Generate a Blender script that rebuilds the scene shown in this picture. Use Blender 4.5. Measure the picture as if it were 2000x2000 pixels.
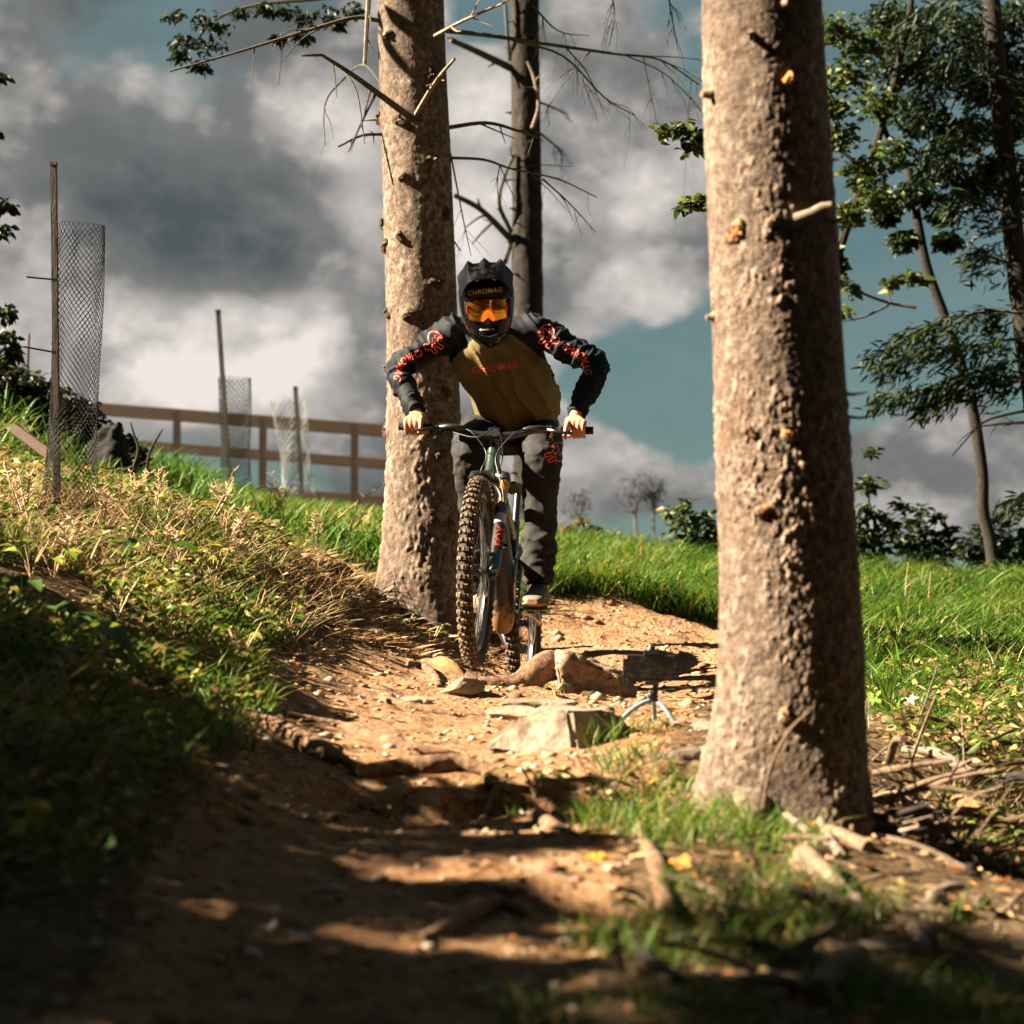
import bpy, bmesh, math, random
import numpy as np
from mathutils import Vector, Matrix, Quaternion
from mathutils.bvhtree import BVHTree

for _o in list(bpy.data.objects):
    bpy.data.objects.remove(_o)
scene = bpy.context.scene
COL = scene.collection
R = math.radians

# ---------------------------------------------------------------- camera
PITCH = R(3.0)
FPX = 4000.0                      # focal length in pixels of a 2000 px wide frame
cam_d = bpy.data.cameras.new("camera")
cam_d.sensor_width = 36.0
cam_d.lens = 72.0
cam_d.clip_start = 0.05
cam_d.clip_end = 3000.0
cam_d.dof.use_dof = True
cam_d.dof.focus_distance = 8.15
cam_d.dof.aperture_fstop = 3.1
cam = bpy.data.objects.new("camera", cam_d)
COL.objects.link(cam)
cam.location = (0, 0, 0)
cam.rotation_euler = (R(90) + PITCH, 0, 0)
scene.camera = cam

def P(u, v, d):
    """the point at depth d (metres along +Y) seen at photo pixel (u, v)"""
    a = (u - 1000.0) / FPX
    b = (1000.0 - v) / FPX
    s, c = math.sin(PITCH), math.cos(PITCH)
    k = d / (c - b * s)
    return Vector((a * k, d, (s + b * c) * k))

def view_dir(u, v):
    p = P(u, v, 1.0)
    return p.normalized()

# ---------------------------------------------------------------- sky, sun, exposure
SUN_EL = R(34.0)
SUN_AZ = R(266.0)                 # clockwise from +Y: from the left, a little on the camera's side
world = bpy.data.worlds.new("World")
scene.world = world
world.use_nodes = True
SKY_TINT = (0.15, 0.157, 0.114, 1)
def build_world():
    nt = world.node_tree
    N, L = nt.nodes, nt.links
    N.clear()
    out = N.new("ShaderNodeOutputWorld")
    bg = N.new("ShaderNodeBackground")
    L.new(bg.outputs[0], out.inputs[0])
    bg.inputs[1].default_value = 0.052
    sky = N.new("ShaderNodeTexSky")
    sky.sky_type = 'NISHITA'
    sky.sun_disc = False
    sky.sun_elevation = SUN_EL
    sky.sun_rotation = SUN_AZ
    sky.altitude = 900
    sky.air_density = 1.0
    sky.dust_density = 0.6
    tc = N.new("ShaderNodeTexCoord")
    dirn = tc.outputs["Generated"]
    def mapr(src, a, b, c, d, kind='LINEAR'):
        m = N.new("ShaderNodeMapRange")
        m.interpolation_type = kind
        for i, val in enumerate((a, b, c, d)):
            m.inputs[1 + i].default_value = val
        L.new(src, m.inputs[0])
        return m.outputs[0]
    def math_(op, a, b=None):
        m = N.new("ShaderNodeMath")
        m.operation = op
        for i, x in enumerate((a, b)):
            if x is None: continue
            if isinstance(x, (int, float)): m.inputs[i].default_value = x
            else: L.new(x, m.inputs[i])
        return m.outputs[0]
    def mix(fac, a, b):
        m = N.new("ShaderNodeMix")
        m.data_type = 'RGBA'
        if isinstance(fac, (int, float)): m.inputs[0].default_value = fac
        else: L.new(fac, m.inputs[0])
        for i, x in ((6, a), (7, b)):
            if isinstance(x, tuple): m.inputs[i].default_value = (*x, 1)
            else: L.new(x, m.inputs[i])
        return m.outputs[2]
    def noise(scale, detail, rough, stretch, off, dist=0.0):
        mp = N.new("ShaderNodeMapping")
        mp.inputs["Location"].default_value = off
        mp.inputs["Scale"].default_value = stretch
        L.new(dirn, mp.inputs[0])
        n = N.new("ShaderNodeTexNoise")
        n.inputs["Scale"].default_value = scale
        n.inputs["Detail"].default_value = detail
        n.inputs["Roughness"].default_value = rough
        n.inputs["Distortion"].default_value = dist
        L.new(mp.outputs[0], n.inputs[0])
        return n.outputs[0]
    def puffs(scale, off, warp):
        """rounded cumulus heads: cells of a smooth Voronoi, their outlines broken up by noise"""
        mp = N.new("ShaderNodeMapping"); mp.inputs["Location"].default_value = off
        mp.inputs["Scale"].default_value = (1, 1, 1.35); L.new(dirn, mp.inputs[0])
        n = N.new("ShaderNodeTexNoise"); n.inputs["Scale"].default_value = scale * 1.7; n.inputs["Detail"].default_value = 6.0
        n.inputs["Roughness"].default_value = .62; L.new(mp.outputs[0], n.inputs[0])
        sc = N.new("ShaderNodeVectorMath"); sc.operation = 'SCALE'; sc.inputs[3].default_value = warp
        L.new(n.outputs[1], sc.inputs[0])
        ad = N.new("ShaderNodeVectorMath"); ad.operation = 'ADD'; L.new(mp.outputs[0], ad.inputs[0]); L.new(sc.outputs[0], ad.inputs[1])
        v = N.new("ShaderNodeTexVoronoi"); v.feature = 'SMOOTH_F1'; v.inputs["Scale"].default_value = scale
        v.inputs["Smoothness"].default_value = .6; L.new(ad.outputs[0], v.inputs[0])
        return mapr(v.outputs["Distance"], 0.0, 0.75, 1.0, 0.0)
    def masses(blobs):
        """soft cloud masses round given directions of the sky"""
        tot = None
        for (u, v, rx, ry, w) in blobs:
            d = view_dir(u, v)
            sub = N.new("ShaderNodeVectorMath"); sub.operation = 'SUBTRACT'
            L.new(dirn, sub.inputs[0]); sub.inputs[1].default_value = d
            sc = N.new("ShaderNodeVectorMath"); sc.operation = 'MULTIPLY'
            L.new(sub.outputs[0], sc.inputs[0])
            sc.inputs[1].default_value = (FPX / rx, FPX / rx, FPX / ry)
            ln = N.new("ShaderNodeVectorMath"); ln.operation = 'LENGTH'
            L.new(sc.outputs[0], ln.inputs[0])
            g = mapr(ln.outputs["Value"], 0.0, 1.0, w, 0.0, 'SMOOTHSTEP')
            tot = g if tot is None else math_('ADD', tot, g)
        return tot
    n_cov = math_('ADD', math_('MULTIPLY', noise(6.0, 8.0, 0.60, (1.0, 1.0, 1.3), (3.1, 0.4, 1.7), 0.1), .65), math_('MULTIPLY', puffs(9.0, (1.2, .3, .7), .16), .35))
    cov_b = masses([(350, 400, 900, 700, .30), (620, 700, 900, 420, .25), (150, 620, 500, 300, .2),
                    (1190, 380, 430, 430, .36), (1150, 80, 260, 160, .12),
                    (1150, 930, 700, 190, .30), (1850, 930, 500, 220, .36),
                    (1430, 760, 480, 230, -.34), (1780, 450, 560, 500, -.36), (1330, 90, 200, 140, -.10), (700, 330, 230, 90, -.10), (950, 40, 160, 120, -.2), (640, 200, 130, 90, -.10)])
    cov = math_('ADD', n_cov, cov_b)
    cov = mapr(cov, 0.46, 0.58, 0.0, 1.0, 'SMOOTHSTEP')
    n_sh = math_('ADD', math_('MULTIPLY', noise(8.0, 8.0, 0.60, (1.0, 1.0, 1.35), (7.7, 2.2, 5.1), 0.1), .6), math_('MULTIPLY', puffs(15.0, (.4, 2.3, 1.7), .10), .4))
    sh_b = masses([(520, 490, 300, 120, -.17), (330, 310, 420, 150, -.09), (120, 440, 330, 150, -.13), (60, 60, 300, 160, -.05),
                   (200, 140, 300, 130, .10), (600, 680, 600, 190, .17), (300, 610, 330, 90, .12), (690, 400, 160, 300, .20),
                   (930, 330, 200, 500, .22), (1180, 300, 200, 300, .14), (330, 760, 500, 120, .12), (150, 640, 300, 110, .10),
                   (1120, 960, 400, 150, .17), (1850, 880, 400, 90, .17), (1850, 980, 420, 90, .12), (1350, 940, 300, 90, .10)])
    sh = mapr(math_('ADD', n_sh, sh_b), 0.17, 0.76, 0.0, 1.0)
    ramp = N.new("ShaderNodeValToRGB")
    L.new(sh, ramp.inputs[0])
    e = ramp.color_ramp.elements
    e[0].position, e[0].color = 0.0, (0.235, 0.29, 0.315, 1)
    e[1].position, e[1].color = 1.0, (2.5, 2.3, 2.15, 1)
    m1 = ramp.color_ramp.elements.new(0.42); m1.color = (0.56, 0.57, 0.56, 1)
    m2 = ramp.color_ramp.elements.new(0.66); m2.color = (1.4, 1.31, 1.24, 1)
    # the clear air, toned to the teal of the picture
    gm = N.new("ShaderNodeMix"); gm.data_type = 'RGBA'; gm.blend_type = 'MULTIPLY'
    gm.inputs[0].default_value = 1.0
    L.new(sky.outputs[0], gm.inputs[6])
    gm.inputs[7].default_value = SKY_TINT
    hz = mapr(noise(6.0, 5.0, .6, (1, 1, 2.2), (1.3, 4.0, 2.0), .3), .35, .7, 0.0, 1.0)
    clear = mix(0.6, gm.outputs[2], mix(hz, (0.34, 0.66, 0.74), (0.62, 0.92, 0.96)))
    L.new(mix(cov, clear, ramp.outputs[0]), bg.inputs[0])
build_world()
world.cycles.sampling_method = 'MANUAL'
world.cycles.sample_map_resolution = 256

sun_d = bpy.data.lights.new("sun", 'SUN')
sun_d.energy = 5.0
sun_d.angle = R(0.53)
sun_d.color = (1.0, 0.84, 0.62)
sun = bpy.data.objects.new("sun", sun_d)
COL.objects.link(sun)
SUNV = Vector((math.sin(SUN_AZ) * math.cos(SUN_EL), math.cos(SUN_AZ) * math.cos(SUN_EL), math.sin(SUN_EL)))
sun.location = SUNV * 30
sun.rotation_euler = SUNV.to_track_quat('Z', 'Y').to_euler()

vs = scene.view_settings
scene.display_settings.display_device = 'sRGB'
vs.view_transform = 'Standard'
vs.look = 'None'
vs.exposure = 2.75
vs.gamma = 1.0
vs.use_curve_mapping = False
scene.render.engine = 'CYCLES'
scene.cycles.use_denoising = True
scene.cycles.max_bounces = 6
scene.cycles.diffuse_bounces = 1
scene.cycles.glossy_bounces = 3
scene.cycles.transmission_bounces = 4
scene.cycles.transparent_max_bounces = 6
scene.cycles.caustics_reflective = False
scene.cycles.caustics_refractive = False
scene.cycles.sample_clamp_indirect = 4.0

# ---------------------------------------------------------------- helpers
rng = np.random.default_rng(11)
random.seed(5)

def _hash(ix, iy, iz, seed):
    h = (ix.astype(np.int64) * 374761393 + iy.astype(np.int64) * 668265263 + iz.astype(np.int64) * 2147483647 + seed * 974634721) & 0xFFFFFFFF
    h = ((h ^ (h >> 13)) * 1274126177) & 0xFFFFFFFF
    h = ((h ^ (h >> 16)) * 2246822519) & 0xFFFFFFFF
    return (h ^ (h >> 15)).astype(np.float64) / 4294967295.0

def vnoise(p, seed=0):
    """value noise in -1..1 at points p (N,3)"""
    i = np.floor(p).astype(np.int64)
    f = p - i
    f = f * f * (3 - 2 * f)
    r = 0
    for dx in (0, 1):
        wx = f[:, 0] if dx else 1 - f[:, 0]
        for dy in (0, 1):
            wy = f[:, 1] if dy else 1 - f[:, 1]
            for dz in (0, 1):
                wz = f[:, 2] if dz else 1 - f[:, 2]
                r = r + wx * wy * wz * _hash(i[:, 0] + dx, i[:, 1] + dy, i[:, 2] + dz, seed)
    return r * 2 - 1

def fbm(p, seed=0, octaves=4, gain=0.5):
    a, t, s = 1.0, 0, 0
    for k in range(octaves):
        t = t + a * vnoise(p * (2.03 ** k) + 17.3 * k, seed + k)
        s += a
        a *= gain
    return t / s

def worley(p, seed=0):
    """F1, F2 and a random number of the nearest cell"""
    i = np.floor(p).astype(np.int64)
    n = len(p)
    f1 = np.full(n, 9.0); f2 = np.full(n, 9.0); cid = np.zeros(n)
    for dx in (-1, 0, 1):
        for dy in (-1, 0, 1):
            for dz in (-1, 0, 1):
                c = (i[:, 0] + dx, i[:, 1] + dy, i[:, 2] + dz)
                q = np.stack([c[0] + _hash(*c, seed), c[1] + _hash(*c, seed + 1), c[2] + _hash(*c, seed + 2)], 1)
                dd = np.sqrt(((q - p) ** 2).sum(1))
                rid = _hash(*c, seed + 3)
                near = dd < f1
                f2 = np.where(near, f1, np.minimum(f2, dd))
                cid = np.where(near, rid, cid)
                f1 = np.where(near, dd, f1)
    return f1, f2, cid

OFF = {}                            # world origin of every object, for parenting

def props(o, label=None, cat=None, group=None, kind=None):
    if label: o["label"] = label
    if cat: o["category"] = cat
    if group: o["group"] = group
    if kind: o["kind"] = kind
    return o

def thing(name, label, cat, loc=(0, 0, 0), group=None):
    o = bpy.data.objects.new(name, None)
    o.empty_display_size = 0.1
    COL.objects.link(o)
    o.location = loc
    OFF[o.name] = Vector(loc)
    return props(o, label, cat, group)

def link_mesh(name, me, parent=None, origin=None):
    """me holds world coordinates; shift them to the parent's (or the given) origin"""
    org = OFF[parent.name] if parent is not None else Vector(origin if origin is not None else (0, 0, 0))
    if org.length > 0:
        me.transform(Matrix.Translation(-org))
    o = bpy.data.objects.new(name, me)
    COL.objects.link(o)
    if parent is not None:
        o.parent = parent
        OFF[o.name] = org
    else:
        o.location = org
        OFF[o.name] = org
    return o

def tri_mesh(name, V, F, mats, col=None, smooth=False, mi=None):
    """fast mesh from numpy arrays; F is (M,3) or (M,4)"""
    me = bpy.data.meshes.new(name)
    V = np.asarray(V, dtype=np.float32); F = np.asarray(F, dtype=np.int32)
    k = F.shape[1]
    me.vertices.add(len(V)); me.vertices.foreach_set("co", V.ravel())
    me.loops.add(F.size); me.loops.foreach_set("vertex_index", F.ravel())
    me.polygons.add(len(F))
    me.polygons.foreach_set("loop_start", np.arange(0, F.size, k, dtype=np.int32))
    if smooth: me.polygons.foreach_set("use_smooth", np.ones(len(F), dtype=bool))
    for m in (mats if isinstance(mats, (list, tuple)) else [mats]):
        me.materials.append(m)
    if mi is not None: me.polygons.foreach_set("material_index", np.asarray(mi, dtype=np.int32))
    me.update(calc_edges=True)
    me.validate()
    if col is not None:
        a = me.color_attributes.new("Col", 'FLOAT_COLOR', 'POINT')
        c = np.ones((len(V), 4), dtype=np.float32)
        c[:, :3] = col
        a.data.foreach_set("color", c.ravel())
    return me

class MB:
    def __init__(s):
        s.v, s.f, s.m = [], [], []
    def add(s, verts, faces, mi=0):
        b = len(s.v)
        s.v += [tuple(p) for p in verts]
        s.f += [tuple(b + i for i in f) for f in faces]
        s.m += [mi] * len(faces)
        return s
    def box(s, c, size, rot=None, mi=0, taper=1.0):
        c = Vector(c); sx, sy, sz = [q / 2 for q in size]
        vs_ = []
        for z in (-1, 1):
            t = taper if z > 0 else 1.0
            for x, y in ((-1, -1), (1, -1), (1, 1), (-1, 1)):
                q = Vector((x * sx * t, y * sy * t, z * sz))
                if rot is not None: q = rot @ q
                vs_.append(c + q)
        s.add(vs_, [(0, 3, 2, 1), (4, 5, 6, 7), (0, 1, 5, 4), (1, 2, 6, 5), (2, 3, 7, 6), (3, 0, 4, 7)], mi)
        return s
    def tube(s, pts, rad, n=8, mi=0, cap=True, flat=None, up=None):
        pts = [Vector(p) for p in pts]
        if isinstance(rad, (int, float)): rad = [rad] * len(pts)
        elif len(rad) == 2 and len(pts) != 2:
            rad = [rad[0] + (rad[1] - rad[0]) * i / (len(pts) - 1) for i in range(len(pts))]
        t0 = (pts[1] - pts[0]).normalized()
        ref = Vector(up) if up is not None else (Vector((0, 0, 1)) if abs(t0.z) < 0.9 else Vector((1, 0, 0)))
        nrm = (ref - t0 * ref.dot(t0)).normalized()
        vs_, fs = [], []
        for i, p in enumerate(pts):
            a = pts[max(i - 1, 0)]; b = pts[min(i + 1, len(pts) - 1)]
            t = (b - a).normalized()
            nrm = (nrm - t * nrm.dot(t)).normalized()
            bi = t.cross(nrm)
            fl = flat if flat is not None else 1.0
            for k in range(n):
                an = 2 * math.pi * k / n
                vs_.append(p + nrm * (math.cos(an) * rad[i]) + bi * (math.sin(an) * rad[i] * fl))
        for i in range(len(pts) - 1):
            for k in range(n):
                k2 = (k + 1) % n
                fs.append((i * n + k, i * n + k2, (i + 1) * n + k2, (i + 1) * n + k))
        if cap:
            fs.append(tuple(range(n))[::-1])
            fs.append(tuple((len(pts) - 1) * n + k for k in range(n)))
        s.add(vs_, fs, mi)
        return s
    def ell(s, c, r, rot=None, nu=16, nv=10, mi=0):
        c = Vector(c); vs_, fs = [], []
        if isinstance(r, (int, float)): r = (r, r, r)
        for j in range(1, nv):
            th = math.pi * j / nv
            for i in range(nu):
                ph = 2 * math.pi * i / nu
                q = Vector((r[0] * math.sin(th) * math.cos(ph), r[1] * math.sin(th) * math.sin(ph), r[2] * math.cos(th)))
                vs_.append(c + (rot @ q if rot is not None else q))
        top = Vector((0, 0, r[2])); bot = Vector((0, 0, -r[2]))
        vs_.append(c + (rot @ top if rot is not None else top))
        vs_.append(c + (rot @ bot if rot is not None else bot))
        nt = (nv - 1) * nu
        for j in range(nv - 2):
            for i in range(nu):
                i2 = (i + 1) % nu
                fs.append((j * nu + i, (j + 1) * nu + i, (j + 1) * nu + i2, j * nu + i2))
        for i in range(nu):
            i2 = (i + 1) % nu
            fs.append((nt, i, i2)); fs.append((nt + 1, (nv - 2) * nu + i2, (nv - 2) * nu + i))
        s.add(vs_, fs, mi)
        return s
    def lathe(s, c, axis, prof, n=32, mi=0, a0=0.0):
        """prof: list of (offset along axis, radius)"""
        c = Vector(c); axis = Vector(axis).normalized()
        x = axis.orthogonal().normalized(); y = axis.cross(x)
        vs_, fs = [], []
        for (o, r) in prof:
            for k in range(n):
                an = a0 + 2 * math.pi * k / n
                vs_.append(c + axis * o + x * (r * math.cos(an)) + y * (r * math.sin(an)))
        for j in range(len(prof) - 1):
            for k in range(n):
                k2 = (k + 1) % n
                fs.append((j * n + k, j * n + k2, (j + 1) * n + k2, (j + 1) * n + k))
        s.add(vs_, fs, mi)
        return s
    def mesh(s, name, mats, smooth=True):
        me = bpy.data.meshes.new(name)
        me.from_pydata(s.v, [], s.f)
        for m in (mats if isinstance(mats, (list, tuple)) else [mats]): me.materials.append(m)
        me.polygons.foreach_set("material_index", s.m)
        if smooth: me.polygons.foreach_set("use_smooth", [True] * len(s.f))
        me.update()
        if smooth:
            try: me.set_sharp_from_angle(angle=R(40))
            except Exception: pass
        return me
    def build(s, name, mats, parent=None, origin=None, smooth=True):
        return link_mesh(name, s.mesh(name, mats, smooth), parent, origin)

def spline(pts, n=8):
    """Catmull-Rom through pts, n samples per span"""
    p = [Vector(q) for q in pts]
    if len(p) < 3: n2 = n; return [p[0].lerp(p[-1], i / n2) for i in range(n2 + 1)]
    ext = [p[0] * 2 - p[1]] + p + [p[-1] * 2 - p[-2]]
    out = []
    for i in range(1, len(ext) - 2):
        a, b, c, d = ext[i - 1], ext[i], ext[i + 1], ext[i + 2]
        for k in range(n):
            t = k / n
            out.append(0.5 * ((2 * b) + (c - a) * t + (2 * a - 5 * b + 4 * c - d) * t * t + (3 * b - a - 3 * c + d) * t ** 3))
    out.append(p[-1])
    return out

def interp(x, xs, ys):
    return float(np.interp(x, xs, ys))

# ---------------------------------------------------------------- materials
MATS = {}
def pmat(name, c1, c2=None, scale=8.0, rough=0.8, bump=0.0, bscale=None, metal=0.0, coords='Object', detail=5.0,
         spec=0.3, stretch=None, coat=0.0, c3=None, sheen=0.0):
    m = bpy.data.materials.new(name); m.use_nodes = True
    nt = m.node_tree; N, L = nt.nodes, nt.links
    b = N["Principled BSDF"]
    b.inputs["Roughness"].default_value = rough
    b.inputs["Metallic"].default_value = metal
    b.inputs["Specular IOR Level"].default_value = spec
    if coat: b.inputs["Coat Weight"].default_value = coat; b.inputs["Coat Roughness"].default_value = 0.08
    if sheen: b.inputs["Sheen Weight"].default_value = sheen
    tc = N.new("ShaderNodeTexCoord")
    mp = N.new("ShaderNodeMapping"); L.new(tc.outputs[coords], mp.inputs[0])
    if stretch: mp.inputs["Scale"].default_value = stretch
    if c2 is None:
        b.inputs["Base Color"].default_value = (*c1, 1)
    else:
        n = N.new("ShaderNodeTexNoise"); n.inputs["Scale"].default_value = scale; n.inputs["Detail"].default_value = detail
        n.inputs["Roughness"].default_value = 0.62
        L.new(mp.outputs[0], n.inputs[0])
        r = N.new("ShaderNodeValToRGB"); L.new(n.outputs[0], r.inputs[0])
        r.color_ramp.elements[0].position = 0.36; r.color_ramp.elements[0].color = (*c1, 1)
        r.color_ramp.elements[1].position = 0.66; r.color_ramp.elements[1].color = (*c2, 1)
        if c3 is not None:
            e = r.color_ramp.elements.new(0.52); e.color = (*c3, 1)
        L.new(r.outputs[0], b.inputs["Base Color"])
    if bump:
        n2 = N.new("ShaderNodeTexNoise"); n2.inputs["Scale"].default_value = bscale or scale * 4
        n2.inputs["Detail"].default_value = 6.0; n2.inputs["Roughness"].default_value = 0.65
        L.new(mp.outputs[0], n2.inputs[0])
        bp = N.new("ShaderNodeBump"); bp.inputs["Strength"].default_value = bump; bp.inputs["Distance"].default_value = 0.01
        L.new(n2.outputs[0], bp.inputs["Height"]); L.new(bp.outputs[0], b.inputs["Normal"])
    MATS[name] = m
    return m

def leafmat(name, rough=0.55, trans=0.35, spec=0.3, bump=0.0):
    """colour from the Col attribute of each leaf or blade, with light passing through"""
    m = bpy.data.materials.new(name); m.use_nodes = True
    nt = m.node_tree; N, L = nt.nodes, nt.links
    b = N["Principled BSDF"]; b.inputs["Roughness"].default_value = rough
    b.inputs["Specular IOR Level"].default_value = spec
    a = N.new("ShaderNodeAttribute"); a.attribute_name = "Col"
    L.new(a.outputs[0], b.inputs["Base Color"])
    if trans:
        t = N.new("ShaderNodeBsdfTranslucent"); L.new(a.outputs[0], t.inputs[0])
        mx = N.new("ShaderNodeMixShader"); mx.inputs[0].default_value = trans
        L.new(b.outputs[0], mx.inputs[1]); L.new(t.outputs[0], mx.inputs[2])
        L.new(mx.outputs[0], N["Material Output"].inputs[0])
    if bump:
        n2 = N.new("ShaderNodeTexNoise"); n2.inputs["Scale"].default_value = 60
        bp = N.new("ShaderNodeBump"); bp.inputs["Strength"].default_value = bump
        L.new(n2.outputs[0], bp.inputs["Height"]); L.new(bp.outputs[0], b.inputs["Normal"])
    MATS[name] = m
    return m

# unseen spruces: left ones shade the trail, the rest added to block sky light: x, y, scale, turn
SHADE_TREES = [(-6.2, 2.0, 1.0, .3), (-6.8, 1.0, 1.1, 1.4), (-5.2, .4, 1.1, 2.2), (-7.8, -.6, 1.3, 3.1), (-3.4, -1.6, 1.0, 4.0),
               (-9.0, .6, 1.4, 1.9), (-1.4, -3.6, 1.1, 3.3), (1.0, -3.2, 1.2, 5.0), (3.2, -2.2, 1.1, .9), (5.4, -.4, 1.2, 2.9), (-6.0, -2.6, 1.3, 2.9),
               (0.2, -6.0, 1.5, 1.1), (3.6, -5.5, 1.5, 4.2), (-3.6, -5.2, 1.5, .2), (6.8, 2.6, 1.2, 2.0), (3.3, 1.0, .9, 1.0), (-3.0, .6, .8, 5.1)]
# young spruces of the same stand: x, y, scale, turn
YOUNG_TREES = [(-4.4, 1.5, .24, 0), (-4.6, 2.3, .22, 1), (-4.3, 2.95, .225, 2), (-4.5, 3.5, .23, 3), (-4.2, 4.05, .22, 4), (-4.4, 4.5, .20, 5), (-3.4, 3.1, .19, 2.5), (-3.3, 2.3, .20, .7)]
SPARSE = (0, 1)                      # of the tall trees, those with open crowns
SHADE_SHRUBS = [(-2.7, 5.0, .68), (-2.5, 5.9, .5), (-3.0, 4.0, .85)]
# ---------------------------------------------------------------- the ground
GP = []                                       # control points of the ground surface (x, y, z)
for (u, v, d) in [
    (1000, 2000, 3.0), (500, 1985, 3.05), (0, 1900, 3.1), (0, 1690, 3.6), (0, 1480, 4.0), (0, 1290, 5.0), (0, 1165, 6.0),
    (0, 1060, 7.0), (110, 1010, 8.0), (0, 945, 9.0), (20, 800, 12.5), (220, 950, 12.0), (400, 1650, 4.0), (450, 1460, 5.0), (600, 1515, 5.0),
    (300, 1290, 6.0), (560, 1385, 6.0), (800, 1425, 6.0), (300, 1150, 7.0), (600, 1290, 7.0), (800, 1345, 7.0),
    (300, 1040, 8.0), (600, 1200, 8.0), (780, 1285, 8.0), (500, 1060, 9.0), (700, 1190, 9.0), (810, 1205, 10.0), (650, 1115, 10.0),
    (300, 1010, 10.0), (1000, 1710, 4.0), (1000, 1542, 5.0), (1000, 1430, 6.0), (1000, 1357, 7.0), (915, 1318, 7.8),
    (1010, 1372, 9.2), (960, 1345, 8.7), (1150, 1275, 9.6), (1250, 1352, 8.0), (1350, 1320, 8.5), (1350, 1265, 10.0),
    (1200, 1262, 10.3), (1370, 1250, 10.6), (1080, 1268, 10.2), (1100, 1182, 10.85), (1250, 1182, 10.95), (1390, 1200, 11.2),
    (1100, 1118, 13.0), (1350, 1116, 13.5), (1700, 1132, 13.5), (1960, 1140, 13.5),
    (1520, 1560, 5.0), (1350, 1430, 5.6), (1200, 1450, 5.6), (1690, 1620, 4.9), (1800, 1510, 6.2), (1950, 1710, 5.5),
    (1950, 1500, 6.5), (1750, 1350, 8.0), (1950, 1330, 8.5), (1700, 1250, 10.0), (1950, 1225, 11.0), (1500, 1720, 4.0),
    (1900, 1800, 4.0), (1900, 1990, 3.2), (1500, 2000, 3.05),
    (450, 1015, 14.0), (700, 1050, 13.0), (700, 1035, 20.0), (500, 1020, 24.0), (250, 1010, 24.0), (750, 1025, 24.0),
    (1000, 1062, 16.0), (860, 1045, 16.0), (200, 965, 16.0)]:
    GP.append(P(u, v, d)[:])
GP += [(0, 0, -.87), (-1.5, 0, -.5), (1.5, 0, -.95), (-3, 3, 0.05), (-3, 5, .5), (-3.2, 8, .85), (-5, 3, .5), (-5, 8, 1.45),
       (-7, 14, 2.2), (3, 4, -.95), (3, 8, -.42), (5, 5, -.95), (5, 11, -.05), (-4, -3, .2), (4, -3, -1.4), (1.5, 17.5, .1),
       (5, 18, -.4), (9, 13, -.2), (-4, 30, .3), (-1, 30, .2), (4, 28, -1.5), (-10, 26, 1.6), (-9, 3, 1.2), (9, 3, -1.5), (0, -6, -1.4)]
GP = np.array(GP)

def _tps(r2):
    return np.where(r2 > 1e-12, 0.5 * r2 * np.log(np.maximum(r2, 1e-12)), 0.0)
_n = len(GP)
_A = np.zeros((_n + 3, _n + 3))
_d2 = ((GP[:, None, :2] - GP[None, :, :2]) ** 2).sum(2)
_A[:_n, :_n] = _tps(_d2) + np.eye(_n) * 0.02
_A[:_n, _n] = 1; _A[:_n, _n + 1:] = GP[:, :2]
_A[_n, :_n] = 1; _A[_n + 1:, :_n] = GP[:, :2].T
_W = np.linalg.solve(_A, np.concatenate([GP[:, 2], np.zeros(3)]))

TRAIL_L = [(-1, -.75), (2, -.72), (3, -.62), (4.1, -.66), (5, -.66), (5.8, -.68), (6.5, -.78), (7, -.77), (7.6, -.66), (8.0, -.48), (8.4, -.30), (8.8, -.24), (9.4, -.16),
           (10, .0), (10.6, .02), (11.0, .08), (11.1, 1.5), (11.3, 3)]
TRAIL_R = [(-1, .35), (2, .32), (3, .10), (4.1, .22), (5, .36), (5.6, .42), (6.2, .55), (7, .62), (7.6, .8), (8.2, 1.2), (8.8, 1.4), (9.6, 1.5), (10.3, 1.5),
           (11.0, 1.5), (11.1, 1.5), (11.3, 1.5)]
_tl = np.array(TRAIL_L); _tr = np.array(TRAIL_R)
def trail_dist(x, y):
    """> 0 inside the trail, metres from its edge"""
    xl = np.interp(y, _tl[:, 0], _tl[:, 1]); xr = np.interp(y, _tr[:, 0], _tr[:, 1])
    d = np.minimum(x - xl, xr - x)
    d = np.minimum(d, (11.15 - y))
    return d

def base_h(x, y):
    x = np.asarray(x, float); y = np.asarray(y, float)
    out = np.zeros(x.shape)
    xf, yf, of = x.ravel(), y.ravel(), out.ravel()
    for a in range(0, len(xf), 20000):
        q = np.stack([xf[a:a + 20000], yf[a:a + 20000]], 1)
        qc = np.clip(q, [-9, -6], [9, 30])
        r2 = ((qc[:, None, :] - GP[None, :, :2]) ** 2).sum(2)
        z = _tps(r2) @ _W[:_n] + _W[_n] + qc @ _W[_n + 1:]
        out_d = np.sqrt(((q - qc) ** 2).sum(1))
        z = z - np.minimum(out_d * 0.12, 12.0) * (1 - 0.5 * np.exp(-out_d))
        of[a:a + 20000] = z
    return of.reshape(x.shape)

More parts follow.
